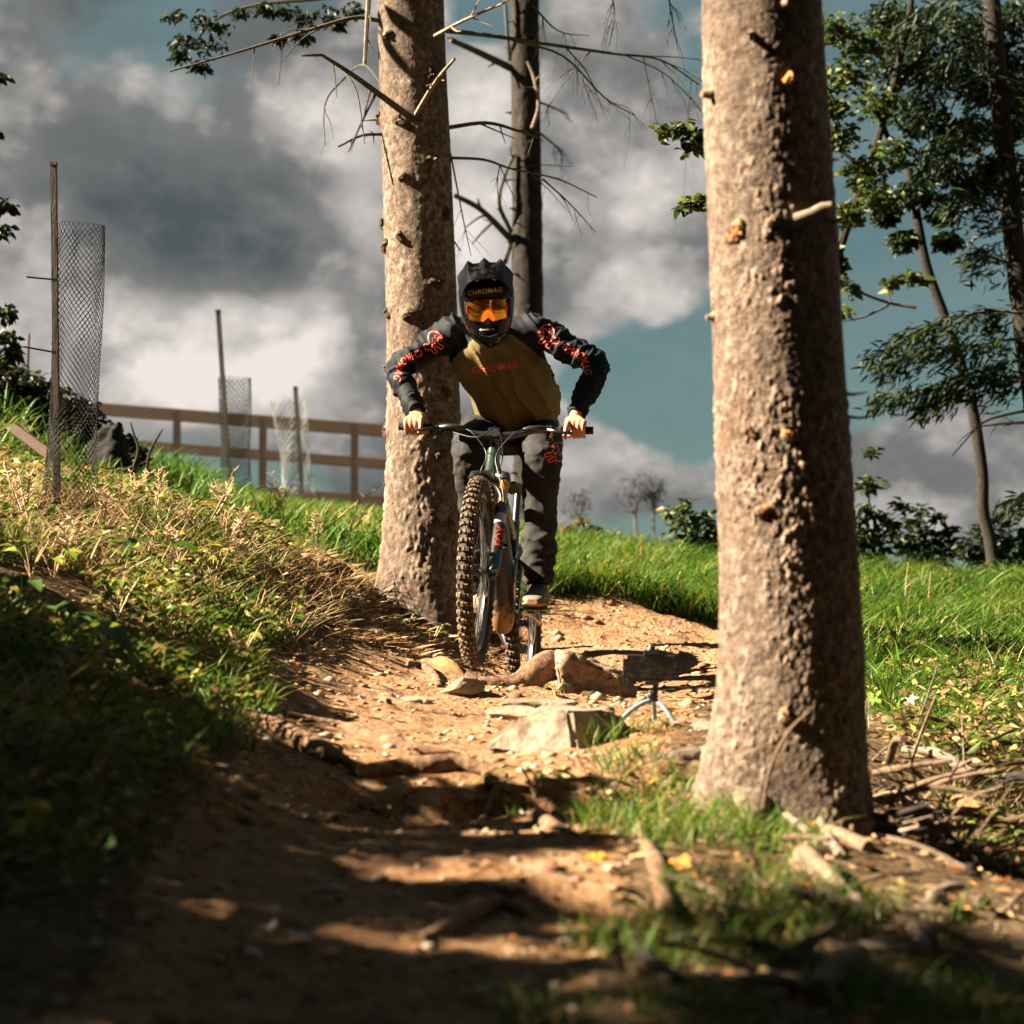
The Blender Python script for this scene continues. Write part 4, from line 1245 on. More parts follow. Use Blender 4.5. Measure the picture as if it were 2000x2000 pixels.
for sy in (1, -1):
    mb = MB(); gy = np.linspace(.270, .404, 14)
    mb.tube([bar(sy * y) for y in gy], [.017 if i % 2 else .0155 for i in range(14)], 14)
    mb.lathe(bar(sy * .268), (0, 1, 0), [(-.006, .0165), (-.006, .0195), (.006, .0195), (.006, .0165)], 16)
    mb.build("grip", M_grip, hb); GRIP[sy] = bar(sy * .335)
    mb = MB()
    cl = bar(sy * .222)
    mb.lathe(cl, (0, 1, 0), [(-.012, .013), (-.012, .021), (.012, .021), (.012, .013)], 16)
    body = [cl + V3((.022, -sy * .0, -.004)), cl + V3((.040, -sy * .03, -.004)), cl + V3((.042, -sy * .075, -.006)), cl + V3((.038, -sy * .10, -.008))]
    mb.tube(body, [.013, .015, .014, .008], 10)
    lev = spline([cl + V3((.042, sy * .0, -.010)), cl + V3((.062, sy * .03, -.018)), cl + V3((.066, sy * .075, -.026)), cl + V3((.060, sy * .105, -.026))], 5)
    mb.tube(lev, .0062, 8, flat=.6)
    mb.tube([cl + V3((.01, sy * .01, -.018)), cl + V3((.02, sy * .0, -.040)), cl + V3((.012, sy * .03, -.052))], [.014, .013, .007], 8)
    mb.build("brake_lever", M_blackmetal, hb)
    mb = MB()
    mb.tube(spline([body[-1], cl + V3((.055, -sy * .14, -.035)), BC + V3((.05, sy * .03, -.07)), st(.56, .055, sy * .02), st(.50, .05, sy * .035)] + ([st(.36, .05, .07), st(.12, -.02, .075)] if sy > 0 else [st(.47, -.05, -.045)]), 6), .0027, 6)
    mb.build("brake_hose", M_blackplastic, hb)
mb = MB(); mb.tube(spline([bar(-.18) + V3((.03, 0, -.02)), BC + V3((.085, -.06, -.03)), BC + V3((.08, .02, .015)), BC + V3((.05, .045, -.09)), st(.52, .02, .034)], 7), .0026, 6)
mb.build("shift_cable", M_blackplastic, hb)

# the bars are turned a few degrees to the rider's left
SM = Matrix.Translation(A0) @ Matrix.Rotation(R(3.2), 4, AXv) @ Matrix.Translation(-A0)
for q in bike.children:
    if q.name.split(".")[0] in ("front_wheel", "fork", "stem", "handlebar"): q.matrix_local = SM
for sy in (1, -1): GRIP[sy] = SM @ GRIP[sy]
# mud splashed up from the bottom of the motor cover
def mud_mat():
    m = bpy.data.materials.new("mud_splashed_cover"); m.use_nodes = True; N, L = m.node_tree.nodes, m.node_tree.links
    b = N["Principled BSDF"]; b.inputs["Roughness"].default_value = .5
    tc = N.new("ShaderNodeTexCoord"); sx = N.new("ShaderNodeSeparateXYZ"); L.new(tc.outputs["Object"], sx.inputs[0])
    n = N.new("ShaderNodeTexNoise"); n.inputs["Scale"].default_value = 38; n.inputs["Detail"].default_value = 6; L.new(tc.outputs["Object"], n.inputs[0])
    mr = N.new("ShaderNodeMapRange"); L.new(sx.outputs[2], mr.inputs[0]); mr.inputs[1].default_value = -.13; mr.inputs[2].default_value = .02; mr.inputs[3].default_value = .5; mr.inputs[4].default_value = -.12
    ad = N.new("ShaderNodeMath"); ad.operation = 'ADD'; L.new(mr.outputs[0], ad.inputs[0]); L.new(n.outputs[0], ad.inputs[1])
    r = N.new("ShaderNodeValToRGB"); L.new(ad.outputs[0], r.inputs[0])
    r.color_ramp.elements[0].position = .58; r.color_ramp.elements[0].color = (.016, .015, .014, 1); r.color_ramp.elements[1].position = .80; r.color_ramp.elements[1].color = (.22, .115, .045, 1)
    L.new(r.outputs[0], b.inputs["Base Color"]); return m
for q in frame.children:
    if q.name.startswith("motor_cover"): q.data.materials[0] = mud_mat()
# ---------------------------------------------------------------- the rider
def fabric(name, c, c2=None, rough=.85, sheen=.0, scale=500):
    m = pmat(name, c, c2 or tuple(x * 1.25 for x in c), 3.0, rough, .0, sheen=sheen, spec=.2)
    nt = m.node_tree; N, L = nt.nodes, nt.links
    tc = N.new("ShaderNodeTexCoord"); n = N.new("ShaderNodeTexNoise"); n.inputs["Scale"].default_value = 38; n.inputs["Detail"].default_value = 3
    L.new(tc.outputs["Object"], n.inputs[0]); bp = N.new("ShaderNodeBump"); bp.inputs["Strength"].default_value = .25; bp.inputs["Distance"].default_value = .006
    L.new(n.outputs[0], bp.inputs["Height"]); L.new(bp.outputs[0], N["Principled BSDF"].inputs["Normal"])
    return m
M_skin = pmat("skin", (.46, .20, .11), (.54, .26, .15), 30, .5, .08, bscale=220, spec=.4)
M_olive = fabric("olive_jersey", (.150, .112, .048), (.18, .135, .062))
M_navy = fabric("navy_sleeve", (.0045, .0065, .0105), (.0075, .0100, .0150), .75)
M_pants = fabric("charcoal_trousers", (.024, .0225, .0215), (.034, .032, .030), .9)
M_pantsblack = fabric("black_stretch", (.012, .012, .014), (.018, .018, .020), .7)
M_print = pmat("red_print", (.85, .11, .07), None, rough=.6)
M_helmet = pmat("black_gloss_shell", (.0015, .0015, .0018), (.010, .011, .012), 30, .16, spec=.22, coat=.0, c3=(.002, .002, .0022))
M_helmet2 = pmat("matt_black_liner", (.008, .008, .009), None, rough=.7)
M_gold = pmat("gold_print", (.62, .46, .28), None, rough=.5)
M_white = pmat("white_print", (.75, .74, .72), None, rough=.5)
M_shoe = pmat("suede_shoe", (.11, .085, .066), (.22, .17, .13), 30, .9, .3)
M_sole = pmat("gum_sole", (.20, .105, .05), (.34, .20, .11), 25, .8, .3)
def lens_mat():
    m = bpy.data.materials.new("mirror_lens"); m.use_nodes = True
    N, L = m.node_tree.nodes, m.node_tree.links
    b = N["Principled BSDF"]; b.inputs["Metallic"].default_value = .9; b.inputs["Roughness"].default_value = .10
    tc = N.new("ShaderNodeTexCoord"); lw = N.new("ShaderNodeLayerWeight"); lw.inputs[0].default_value = .35
    r = N.new("ShaderNodeValToRGB"); L.new(lw.outputs["Facing"], r.inputs[0])
    r.color_ramp.elements[0].position = .02; r.color_ramp.elements[0].color = (1.0, .38, .06, 1)
    r.color_ramp.elements[1].position = .55; r.color_ramp.elements[1].color = (.85, .80, .10, 1)
    L.new(r.outputs[0], b.inputs["Base Color"])
    return m
M_lens = lens_mat()

HIPC = P(1000, 838, 9.10)
rider = thing("person", "rider in full face helmet, olive and navy jersey and dark trousers, leaning over the handlebar", "person", HIPC)

def evaluate(mb, name, voxel, smooth=5, mats=None):
    """one continuous skin over overlapping limbs"""
    me = mb.mesh(name, M_skin, False)
    o = bpy.data.objects.new(name, me); COL.objects.link(o)
    m = o.modifiers.new("r", 'REMESH'); m.mode = 'VOXEL'; m.voxel_size = voxel; m.use_smooth_shade = True
    if smooth:
        s = o.modifiers.new("s", 'SMOOTH'); s.factor = .5; s.iterations = smooth
    dg = bpy.context.evaluated_depsgraph_get(); dg.update()
    out = bpy.data.meshes.new_from_object(o.evaluated_get(dg))
    bpy.data.objects.remove(o)
    out.materials.clear()
    for q in (mats or [M_skin]): out.materials.append(q)
    out.polygons.foreach_set("use_smooth", [True] * len(out.polygons))
    return out

def co(me):
    a = np.zeros(len(me.vertices) * 3, dtype=np.float32); me.vertices.foreach_get("co", a); return a.reshape(-1, 3).astype(float)
def nor(me):
    a = np.zeros(len(me.vertices) * 3, dtype=np.float32); me.vertices.foreach_get("normal", a); return a.reshape(-1, 3).astype(float)
def setco(me, v):
    me.vertices.foreach_set("co", v.astype(np.float32).ravel()); me.update()

def ring_loft(mb, rings, n=28, mi=0):
    """rings: (centre, half width along x axis, half depth, width axis, depth axis)"""
    vs_, fs = [], []
    for (c, w, d, ax, dx) in rings:
        for k in range(n):
            a = 2 * math.pi * k / n
            ca, sa = math.cos(a), math.sin(a)
            sx = math.copysign(abs(ca) ** .8, ca); sy = math.copysign(abs(sa) ** .8, sa)
            vs_.append(c + ax * (w * sx) + dx * (d * sy))
    for j in range(len(rings) - 1):
        for k in range(n):
            k2 = (k + 1) % n
            fs.append((j * n + k, j * n + k2, (j + 1) * n + k2, (j + 1) * n + k))
    fs.append(tuple(range(n))[::-1]); fs.append(tuple((len(rings) - 1) * n + k for k in range(n)))
    mb.add(vs_, fs, mi)

# joints. 'l' is the rider's left (right in the picture), 'r' the rider's right
g_l = BM @ GRIP[1]; g_r = BM @ GRIP[-1]
fwdv = _xb.copy(); upv = V3((0, 0, 1))
J = dict(
    sh_r=P(886, 652, 8.76), sh_l=P(1054, 650, 8.74), el_r=P(779, 722, 8.72), el_l=P(1165, 716, 8.66),
    hip_r=P(955, 838, 9.10), hip_l=P(1045, 838, 9.10), kn_r=P(922, 880, 8.74), kn_l=P(1058, 893, 8.70),
    neck=P(960, 655, 8.72), head=P(952, 590, 8.47))
ped_l = BM @ PEDALS[1]; ped_r = BM @ PEDALS[-1]
wr_r = g_r + V3((.004, .055, .052)); wr_l = g_l + V3((-.006, .055, .052))
an_l = ped_l + V3((.006, .10, .125)); an_r = ped_r + V3((.0, .10, .125))

def limb(mb, a, b, r0, r1, bulge=0.0, n=16, k=7, sag=None):
    pts = [a.lerp(b, i / (k - 1)) for i in range(k)]
    if sag is not None:
        for i in range(k): pts[i] = pts[i] + sag * math.sin(math.pi * i / (k - 1))
    mb.tube(pts, [r0 + (r1 - r0) * i / (k - 1) + bulge * math.sin(math.pi * i / (k - 1)) for i in range(k)], n)

# --- body: head, neck, trunk, arms with hands, legs, feet in one skin
bd = MB()
hd = J['head']
bd.ell(hd + V3((0, .01, .01)), (.072, .088, .105))
bd.ell(hd + V3((0, -.045, -.05)), (.048, .045, .055))
bd.ell(hd + V3((0, -.092, -.035)), (.012, .018, .018))           # nose
limb(bd, hd + V3((0, .05, -.04)), J['neck'] + V3((0, .04, -.01)), .055, .062)
spine = [J['neck'] + V3((0, .05, -.02)), P(975, 705, 8.84), P(988, 755, 8.95), P(998, 810, 9.05), HIPC]
ux = V3((1, 0, 0)); dx_ = V3((0, -.62, -.78))
ring_loft(bd, [(spine[0], .07, .06, ux, dx_), (spine[0].lerp(spine[1], .4), .15, .085, ux, dx_), (spine[1], .165, .10, ux, dx_), (spine[2], .14, .09, ux, dx_), (spine[3], .14, .09, ux, dx_), (spine[4], .15, .10, ux, dx_)], 20)
for s in ('r', 'l'):
    limb(bd, J['sh_' + s], J['el_' + s], .042, .033, .004); bd.ell(J['sh_' + s], .046)
    w_ = wr_r if s == 'r' else wr_l
    limb(bd, J['el_' + s], w_, .033, .026, .003); bd.ell(J['el_' + s], .033)
    limb(bd, J['hip_' + s], J['kn_' + s], .082, .055, .004); bd.ell(J['hip_' + s], .09); bd.ell(J['kn_' + s], .054)
    a_ = an_r if s == 'r' else an_l
    limb(bd, J['kn_' + s], a_, .050, .034, .010); limb(bd, a_, a_ + V3((0, .0, -.07)) + _f0 * .02, .036, .034)
    limb(bd, a_ + V3((0, 0, -.075)) - _f0 * .03, a_ + V3((0, 0, -.088)) + _f0 * .13, .034, .028)
def hand(mb, g, w_, out):
    """out: unit vector along the bar towards its end"""
    f = (fwdv - out * fwdv.dot(out)).normalized(); u = out.cross(f)
    if u.z < 0: u = -u
    q = lambda a, b, c: g + out * a + f * b + u * c
    # back of the hand, from wrist to knuckles
    for k in range(4):
        a = .033 - k * .0205
        kn = q(a, .014, .034 - .003 * abs(k - 1.5))
        mb.tube([w_ + out * (a * .45), w_.lerp(kn, .55) + u * .006, kn], [.017, .0135, .0118], 10)
        if k < 3:
            pts = [kn, q(a, .037, .020), q(a - .001, .036, -.006), q(a - .001, .018, -.026), q(a, -.002, -.028)]
            rr = [.0118, .0108, .0104, .0095, .0080] if k < 2 else [.0122, .0112, .0106, .0096, .0082]
        else:                                                        # first finger rests on the brake lever
            pts = [kn, q(a - .002, .044, .020), q(a - .006, .062, -.006), q(a - .008, .066, -.030), q(a - .008, .060, -.046)]
            rr = [.0120, .0110, .0102, .0094, .0078]
        mb.tube(spline(pts, 4), [np.interp(i / 16, np.linspace(0, 1, 5), rr) for i in range(17)], 10)
        mb.ell(kn, .0125); mb.ell(pts[-1], rr[-1])
    mb.tube([q(.038, -.014, .022), q(.0, -.016, .024), q(-.036, -.014, .020)], [.019, .022, .019], 12)
    th_ = [w_ - out * .022, q(-.040, -.018, .012), q(-.052, .000, -.014), q(-.040, .020, -.027), q(-.022, .028, -.030)]
    mb.tube(spline(th_, 4), [np.interp(i / 16, np.linspace(0, 1, 5), [.017, .016, .0125, .0115, .009]) for i in range(17)], 10)
    mb.ell(th_[-1], .009)
hand(bd, g_l, wr_l, (bw(0, 1, 0) - bw(0, 0, 0)).normalized())
hand(bd, g_r, wr_r, (bw(0, -1, 0) - bw(0, 0, 0)).normalized())
body = link_mesh("body", evaluate(bd, "body", .0042, 2), rider)

# --- jersey
js = MB()
sp_d = (P(1003, 826, 9.06) - P(958, 652, 8.68)).normalized()
dpt = sp_d.cross(ux).normalized()
if dpt.z > 0: dpt = -dpt
rg = [(958, 650, 8.70, .075, .07), (963, 664, 8.73, .15, .09), (974, 695, 8.77, .198, .115), (986, 728, 8.81, .205, .125), (1001, 762, 8.87, .200, .135), (1008, 788, 8.95, .192, .13), (1008, 812, 9.02, .178, .12), (1006, 832, 9.08, .170, .115)]
ring_loft(js, [(P(u, v, d), w, dd, ux, dpt) for u, v, d, w, dd in rg], 36)
for s, w_ in (('r', wr_r), ('l', wr_l)):
    sh, el = J['sh_' + s], J['el_' + s]
    neck = P(962, 668, 8.76)
    cuff = el.lerp(w_, .93)
    pts = spline([sh.lerp(neck, .65), sh, sh.lerp(el, .5) + V3((0, 0, .006)), el, el.lerp(cuff, .5), cuff], 5)
    rr = np.interp(np.linspace(0, 1, len(pts)), [0, .2, .4, .6, .8, 1.0], [.082, .076, .064, .058, .051, .039])
    js.tube(pts, list(rr), 20)
    js.ell(el, .058)
jm = evaluate(js, "jersey", .0066, 7, [M_olive, M_navy])
v = co(jm); nn_ = nor(jm)
f_ = lambda p, sc, sd: 1 - np.abs(fbm(p * np.array(sc), sd, 2))
el_pts = np.array([J['sh_r'][:], J['sh_l'][:]])
armx = np.maximum(0, np.abs(v[:, 0] - (-.06)) - .20)
arm_w = np.clip(armx / .05, 0, 1)
# sleeve folds run round the arm, body folds fall from shoulder to hem
along = np.zeros(len(v)); best = np.full(len(v), 9.0)
for s_, w_ in (('r', wr_r), ('l', wr_l)):
    ch_ = [np.array(q[:]) for q in (J['sh_' + s_], J['el_' + s_], w_)]; acc = 0.0
    for a_, b_ in zip(ch_, ch_[1:]):
        ab = b_ - a_; L_ = np.linalg.norm(ab); tt = np.clip(((v - a_) @ ab) / L_ ** 2, 0, 1)
        dd = np.linalg.norm(v - (a_ + tt[:, None] * ab), axis=1); nb = dd < best
        along = np.where(nb, acc + tt * L_, along); best = np.where(nb, dd, best); acc += L_
pa = np.stack([along * 20 + v[:, 2] * 5 + v[:, 0] * 3, v[:, 1] * 9, v[:, 2] * 9], 1)
sleeve = (1 - np.abs(fbm(pa, 3, 2))) ** 5 * .015 + (1 - np.abs(fbm(pa * 1.9 + 4, 6, 2))) ** 6 * .008 - .005
bodyf = f_(np.stack([v[:, 0] * 1.0 + (v[:, 2] - 1.1) * .55, v[:, 1] * .5, v[:, 2] * .45], 1), (13, 8, 9), 9) ** 7 * .026 + fbm(v * 9, 12, 3) * .010
v = v + nn_ * (sleeve * arm_w + bodyf * (1 - arm_w) - .006)[:, None]
# the hem flares loose on the lit side
setco(jm, v)
cen = np.zeros(len(jm.polygons) * 3, dtype=np.float32); jm.polygons.foreach_get("center", cen); cen = cen.reshape(-1, 3)
uu = 1000 + cen[:, 0] / cen[:, 1] * FPX; vv = 1000 - FPX * (cen[:, 2] / cen[:, 1] - math.tan(PITCH)) / (1 + cen[:, 2] / cen[:, 1] * math.tan(PITCH))
t_ = np.clip((vv - 655) / 55, 0, 2)
is_sl = (uu < 930 - 55 * t_) | (uu > 1003 + 70 * t_) | ((vv < 735) & ((uu < 872) | (uu > 1078))) | (uu < 845) | (uu > 1108)
is_sl |= (vv < 652)
jm.polygons.foreach_set("material_index", is_sl.astype(np.int32))
jersey_bvh_v = co(jm)
JB = BVHTree.FromPolygons([tuple(p) for p in jersey_bvh_v], [tuple(p.vertices) for p in jm.polygons])
jersey = link_mesh("jersey", jm, rider)

# --- trousers
pm = MB()
pel = HIPC + V3((0, .0, .0))
pm.ell(pel + V3((0, .02, .01)), (.178, .135, .13))
pm.ell(pel + V3((0, .0, .05)), (.165, .12, .10))
for s, a_ in (('r', an_r), ('l', an_l)):
    h, k_ = J['hip_' + s], J['kn_' + s]
    pts = spline([h + V3((0, .03, .01)), h.lerp(k_, .5) + V3((0, 0, .01)), k_, k_.lerp(a_, .33) + V3((0, .012, 0)), k_.lerp(a_, .68) + V3((0, .012, 0)), a_ + V3((0, 0, .0))], 5)
    rr = np.interp(np.linspace(0, 1, len(pts)), [0, .2, .4, .6, .8, 1.0], [.112, .104, .088, .076, .066, .050])
    pm.tube(pts, list(rr), 20)
    pm.ell(k_ + V3((0, -.006, .0)), .088)
tm = evaluate(pm, "trousers", .0075, 6, [M_pants, M_pantsblack])
v = co(tm); nn_ = nor(tm)
w = f_(v, (9, 9, 15), 31) ** 4 * .018 + f_(v, (20, 18, 28), 33) ** 4 * .009 + fbm(v * 8, 36, 2) * .004
low = np.clip((.62 - v[:, 2]) / .3, .5, 1.2)
setco(tm, v + nn_ * (w * low - .007)[:, None])
TB = BVHTree.FromPolygons([tuple(p) for p in co(tm)], [tuple(p.vertices) for p in tm.polygons])
cen = np.zeros(len(tm.polygons) * 3, dtype=np.float32); tm.polygons.foreach_get("center", cen); cen = cen.reshape(-1, 3)
side = ((cen[:, 0] - (J['kn_l'].x + .052)) > 0) & (cen[:, 2] > .62) | (cen[:, 2] > J['kn_l'].z + .045)
tm.polygons.foreach_set("material_index", side.astype(np.int32))
trousers = link_mesh("trousers", tm, rider)

# --- shoes
for sy, pc in ((1, ped_l), (-1, ped_r)):
    mb = MB()
    f = _f0; l_ = _left
    z0 = pc.z + .014
    base = V3((pc.x, pc.y, z0))
    rings = []
    for (x, w_, h0, h1) in ((-.165, .026, .012, .05), (-.15, .034, .010, .085), (-.10, .036, .010, .105), (-.05, .038, .010, .098), (0, .044, .010, .078), (.05, .048, .010, .062), (.09, .046, .012, .050), (.118, .036, .014, .040), (.132, .02, .017, .030)):
        rings.append((base + f * x + upv * ((h0 + h1) / 2), w_, (h1 - h0) / 2, l_, upv))
    ring_loft(mb, rings, 20)
    sh = mb.build("shoe", M_shoe, rider)
    mb = MB(); rings = []
    for (x, w_, h0, h1) in ((-.17, .028, .002, .022), (-.15, .038, .0, .024), (-.10, .039, .0, .024), (0, .047, .0, .022), (.05, .051, .0, .022), (.09, .049, .002, .022), (.12, .038, .004, .024), (.137, .022, .008, .026)):
        rings.append((base + f * x + upv * ((h0 + h1) / 2), w_, (h1 - h0) / 2, l_, upv))
    ring_loft(mb, rings, 20); mb.build("sole", M_sole, sh)
    mb = MB()
    for k in range(4):
        x = -.07 + k * .028; z = .104 - k * .008
        mb.tube([base + f * x + l_ * -.022 + upv * z, base + f * (x + .004) + upv * (z + .006), base + f * x + l_ * .022 + upv * z], .0028, 6)
    mb.build("lace", M_helmet2, sh)

# --- helmet and goggles
HC = P(951, 592, 8.47)
_pt, _rl = R(17), R(-3.5)
hx = V3((math.cos(_rl), 0, -math.sin(_rl))); hz0 = V3((math.sin(_rl), 0, math.cos(_rl)))
hf = V3((0, -1, 0)) * math.cos(_pt) - hz0 * math.sin(_pt); hz = hz0 * math.cos(_pt) + V3((0, -1, 0)) * math.sin(_pt)
def hp(x, f, z): return HC + hx * x + hf * f + hz * z
ZL = [-.176, -.165, -.15, -.13, -.11, -.09, -.07, -.05, -.02, .0, .02, .05, .08, .10, .12, .135, .145, .15]
WA = [.030, .048, .064, .080, .091, .098, .103, .108, .113, .1155, .117, .117, .111, .103, .088, .068, .04, .006]
FA = [.080, .105, .122, .134, .139, .139, .136, .130, .126, .125, .125, .124, .117, .108, .092, .07, .04, .006]
BA = [.00, .012, .03, .055, .08, .10, .115, .125, .133, .136, .138, .138, .13, .12, .10, .076, .045, .006]
mb = MB(); nA, nZ = 72, 62
zs = np.linspace(-.176, .15, nZ)
vs_, fs, cs2 = [], [], []
def hpt(z, t):
    ca, sa = math.cos(t), math.sin(t)
    a = np.interp(z, ZL, WA); F_ = np.interp(z, ZL, FA) if sa > 0 else np.interp(z, ZL, BA)
    x = a * math.copysign(abs(ca) ** .9, ca); f = F_ * math.copysign(abs(sa) ** .9, sa)
    # sculpted edges along the chin bar
    if z < -.06 and sa > 0: f *= 1 + .05 * math.exp(-((z + .115) / .018) ** 2)
    return x, f, z
for z in zs:
    for k in range(nA):
        vs_.append(hp(*hpt(z, 2 * math.pi * k / nA)))
for j in range(nZ - 1):
    for k in range(nA):
        zc = (zs[j] + zs[j + 1]) / 2; x, f, _ = hpt(zc, 2 * math.pi * (k + .5) / nA)
        if f > .02 and abs(x) < .097 and -.086 + .42 * abs(x) < zc < .036 - .10 * abs(x): continue
        k2 = (k + 1) % nA
        fs.append((j * nA + k, j * nA + k2, (j + 1) * nA + k2, (j + 1) * nA + k))
mb.add(vs_, fs)
hm = mb.mesh("helmet", M_helmet)
bmh = bmesh.new(); bmh.from_mesh(hm)
bmesh.ops.delete(bmh, geom=[q for q in bmh.verts if not q.link_faces], context='VERTS')
bmesh.ops.recalc_face_normals(bmh, faces=bmh.faces[:])
bmesh.ops.solidify(bmh, geom=bmh.faces[:], thickness=.010)
bmh.to_mesh(hm); bmh.free()
hm.polygons.foreach_set("use_smooth", [True] * len(hm.polygons)); hm.set_sharp_from_angle(angle=R(45))
HB = BVHTree.FromPolygons([tuple(q.co) for q in hm.vertices], [tuple(q.vertices) for q in hm.polygons])
helmet = link_mesh("helmet", hm, rider)
def sheet(name, fn, nu, nv, th, mat, parent, smooth=True):
    """a curved plate with thickness; fn(s,t)->(x,f,z) in the helmet's axes"""
    mb = MB(); vs_, fs = [], []
    for j in range(nv):
        for i in range(nu): vs_.append(hp(*fn(-1 + 2 * i / (nu - 1), j / (nv - 1))))
    for j in range(nv - 1):
        for i in range(nu - 1): fs.append((j * nu + i, j * nu + i + 1, (j + 1) * nu + i + 1, (j + 1) * nu + i))
    mb.add(vs_, fs); me = mb.mesh(name, mat)
    b = bmesh.new(); b.from_mesh(me); bmesh.ops.solidify(b, geom=b.faces[:], thickness=th); bmesh.ops.recalc_face_normals(b, faces=b.faces[:]); b.to_mesh(me); b.free()
    me.polygons.foreach_set("use_smooth", [smooth] * len(me.polygons))
    if smooth: me.set_sharp_from_angle(angle=R(35))
    return link_mesh(name, me, parent)
def peak(s, t):
    w = .112 - .010 * t
    ridge = .020 * max(0, 1 - abs(s) / .18) * (1 - t) + .018 * max(0, 1 - abs(abs(s) - .60) / .16) * (1 - t)
    return (s * w, .030 + .160 * t - .060 * s * s * t, .168 - .034 * t - .050 * abs(s) ** 4 - .010 * t * t + ridge - .016 * s * s * t - .020 * abs(s) ** 6 * t)
M_peak = pmat("marbled_black_peak", (.0012, .0012, .0014), (.014, .014, .015), 34, .35, spec=.12, detail=8, c3=(.002, .002, .0024))
sheet("visor_peak", peak, 41, 16, .005, M_peak, helmet)
def crest(s, t):
    return (s * .03, .10 + .07 * t, .151 - .022 * t - 3 * (s * .03) ** 2 + .004)
sheet("peak_badge", lambda s, t: (s * .040, .186 - .012 * s * s - .016 * (1 - t), .1265 - .012 * s * s + .007 * (1 - t)), 13, 5, .003, M_gold, helmet)
# goggles: frame, mirrored lens, nose piece, strap
def gf(x): return .118 - 2.6 * x * x
def lens_pt(s, t):
    x = s * .078
    notch = .020 * max(0, 1 - abs(x) / .026)
    lo = -.066 + .36 * max(abs(x) - .045, 0) + notch; hi = .031 - .12 * max(abs(x) - .05, 0)
    z = lo + (hi - lo) * t
    return (x, gf(x) - .006 * abs(2 * t - 1) ** 2, z)
lens = None
def frame_pt(s, t):
    x = s * .094
    notch = .016 * max(0, 1 - abs(x) / .03)
    lo = -.073 + .34 * max(abs(x) - .04, 0) + notch; hi = .038 - .12 * max(abs(x) - .05, 0)
    return (x, gf(x) - .008 - .008 * abs(2 * t - 1) ** 2, lo + (hi - lo) * t)
gog = sheet("goggles", frame_pt, 31, 13, .012, M_helmet2, helmet)
sheet("lens", lens_pt, 31, 13, .002, M_lens, helmet)
for sx in (-1, 1):
    sheet("goggle_tab", lambda s, t, sx=sx: (sx * (.0805 + .004 * s), gf(.0805) + .002 + .001 * s * -sx, -.022 + .032 * t), 4, 4, .003, M_foxred, helmet)
sheet("brow_panel", lambda s, t: (s * .088, .1275 - 2.3 * (s * .088) ** 2, .042 + .042 * t - .08 * (s * .088) ** 2 * 10), 21, 6, .003, M_helmet2, helmet)
sheet("chin_vent", lambda s, t: (s * .036, .148 - 3.2 * (s * .036) ** 2 - .012 * t, -.118 - .030 * t + .1 * abs(s) * .1), 11, 5, .003, M_helmet2, helmet)

# --- prints: lettering and emblems laid on the cloth
def text_flat(s, shear=.25, sx=1.25, cuts=2):
    cu = bpy.data.curves.new("t", 'FONT'); cu.body = s; cu.size = 1; cu.shear = shear; cu.align_x = 'CENTER'; cu.resolution_u = 3; cu.space_character = 1.05
    cu.offset = .012
    o = bpy.data.objects.new("t", cu); COL.objects.link(o)
    dg = bpy.context.evaluated_depsgraph_get(); dg.update()
    me = bpy.data.meshes.new_from_object(o.evaluated_get(dg)); bpy.data.objects.remove(o)
    b = bmesh.new(); b.from_mesh(me); bmesh.ops.triangulate(b, faces=b.faces[:])
    for _ in range(cuts):
        lg = [e for e in b.edges if e.calc_length() > .16]
        if lg: bmesh.ops.subdivide_edges(b, edges=lg, cuts=1); bmesh.ops.triangulate(b, faces=b.faces[:])
    vs_ = np.array([q.co[:] for q in b.verts]); b.verts.index_update()
    fs = [tuple(q.index for q in f.verts) for f in b.faces]; b.free()
    vs_[:, 0] *= sx
    vs_[:, 0] -= (vs_[:, 0].min() + vs_[:, 0].max()) / 2; vs_[:, 1] -= (vs_[:, 1].min() + vs_[:, 1].max()) / 2
    return vs_, fs
def cast(u, v, bvh, lift=.0022, dflt=8.6):
    d = view_dir(u, v)
    h = bvh.ray_cast(V3((0, 0, 0)), d, 30)
    if h[0] is None:
        h2 = bvh.find_nearest(d * dflt)
        return h2[0] - d * lift
    return h[0] - d * lift
def print_text(name, s, px, height, bvh, mat, parent, shear=.25, lift=.0022, sx=1.25):
    """px: pixel path along which the words run"""
    vs_, fs = text_flat(s, shear, sx)
    W = vs_[:, 0].max() - vs_[:, 0].min(); hh = vs_[:, 1].max() - vs_[:, 1].min()
    path = [V3((a, b, 0)) for a, b in px]; path = spline(path, 8) if len(path) > 2 else [path[0].lerp(path[1], i / 8) for i in range(9)]
    ar = [0.0]
    for a, b in zip(path, path[1:]): ar.append(ar[-1] + (b - a).length)
    out = []
    for p in vs_:
        t = (p[0] / W + .5) * ar[-1]
        q = V3([np.interp(t, ar, [z[k] for z in path]) for k in range(2)] + [0])
        q2 = V3([np.interp(min(t + 2, ar[-1]), ar, [z[k] for z in path]) for k in range(2)] + [0]); q1 = V3([np.interp(max(t - 2, 0), ar, [z[k] for z in path]) for k in range(2)] + [0])
        tg = (q2 - q1).normalized(); up_ = V3((tg.y, -tg.x, 0))
        q = q + up_ * (p[1] / hh * height)
        out.append(cast(q.x, q.y, bvh, lift))
    mb = MB(); mb.add(out, fs)
    return mb.build(name, mat, parent, smooth=False)
print_text("chest_lettering", "CHROMAG", [(923, 722), (968, 718), (1013, 712)], 12.5, JB, M_print, jersey)
print_text("sleeve_lettering", "CHROMAG", [(1100, 674), (1125, 688), (1142, 704), (1150, 732)], 15, JB, M_print, jersey)
print_text("sleeve_lettering", "CHROMAG", [(824, 688), (800, 698), (783, 712), (775, 744)], 15, JB, M_print, jersey)
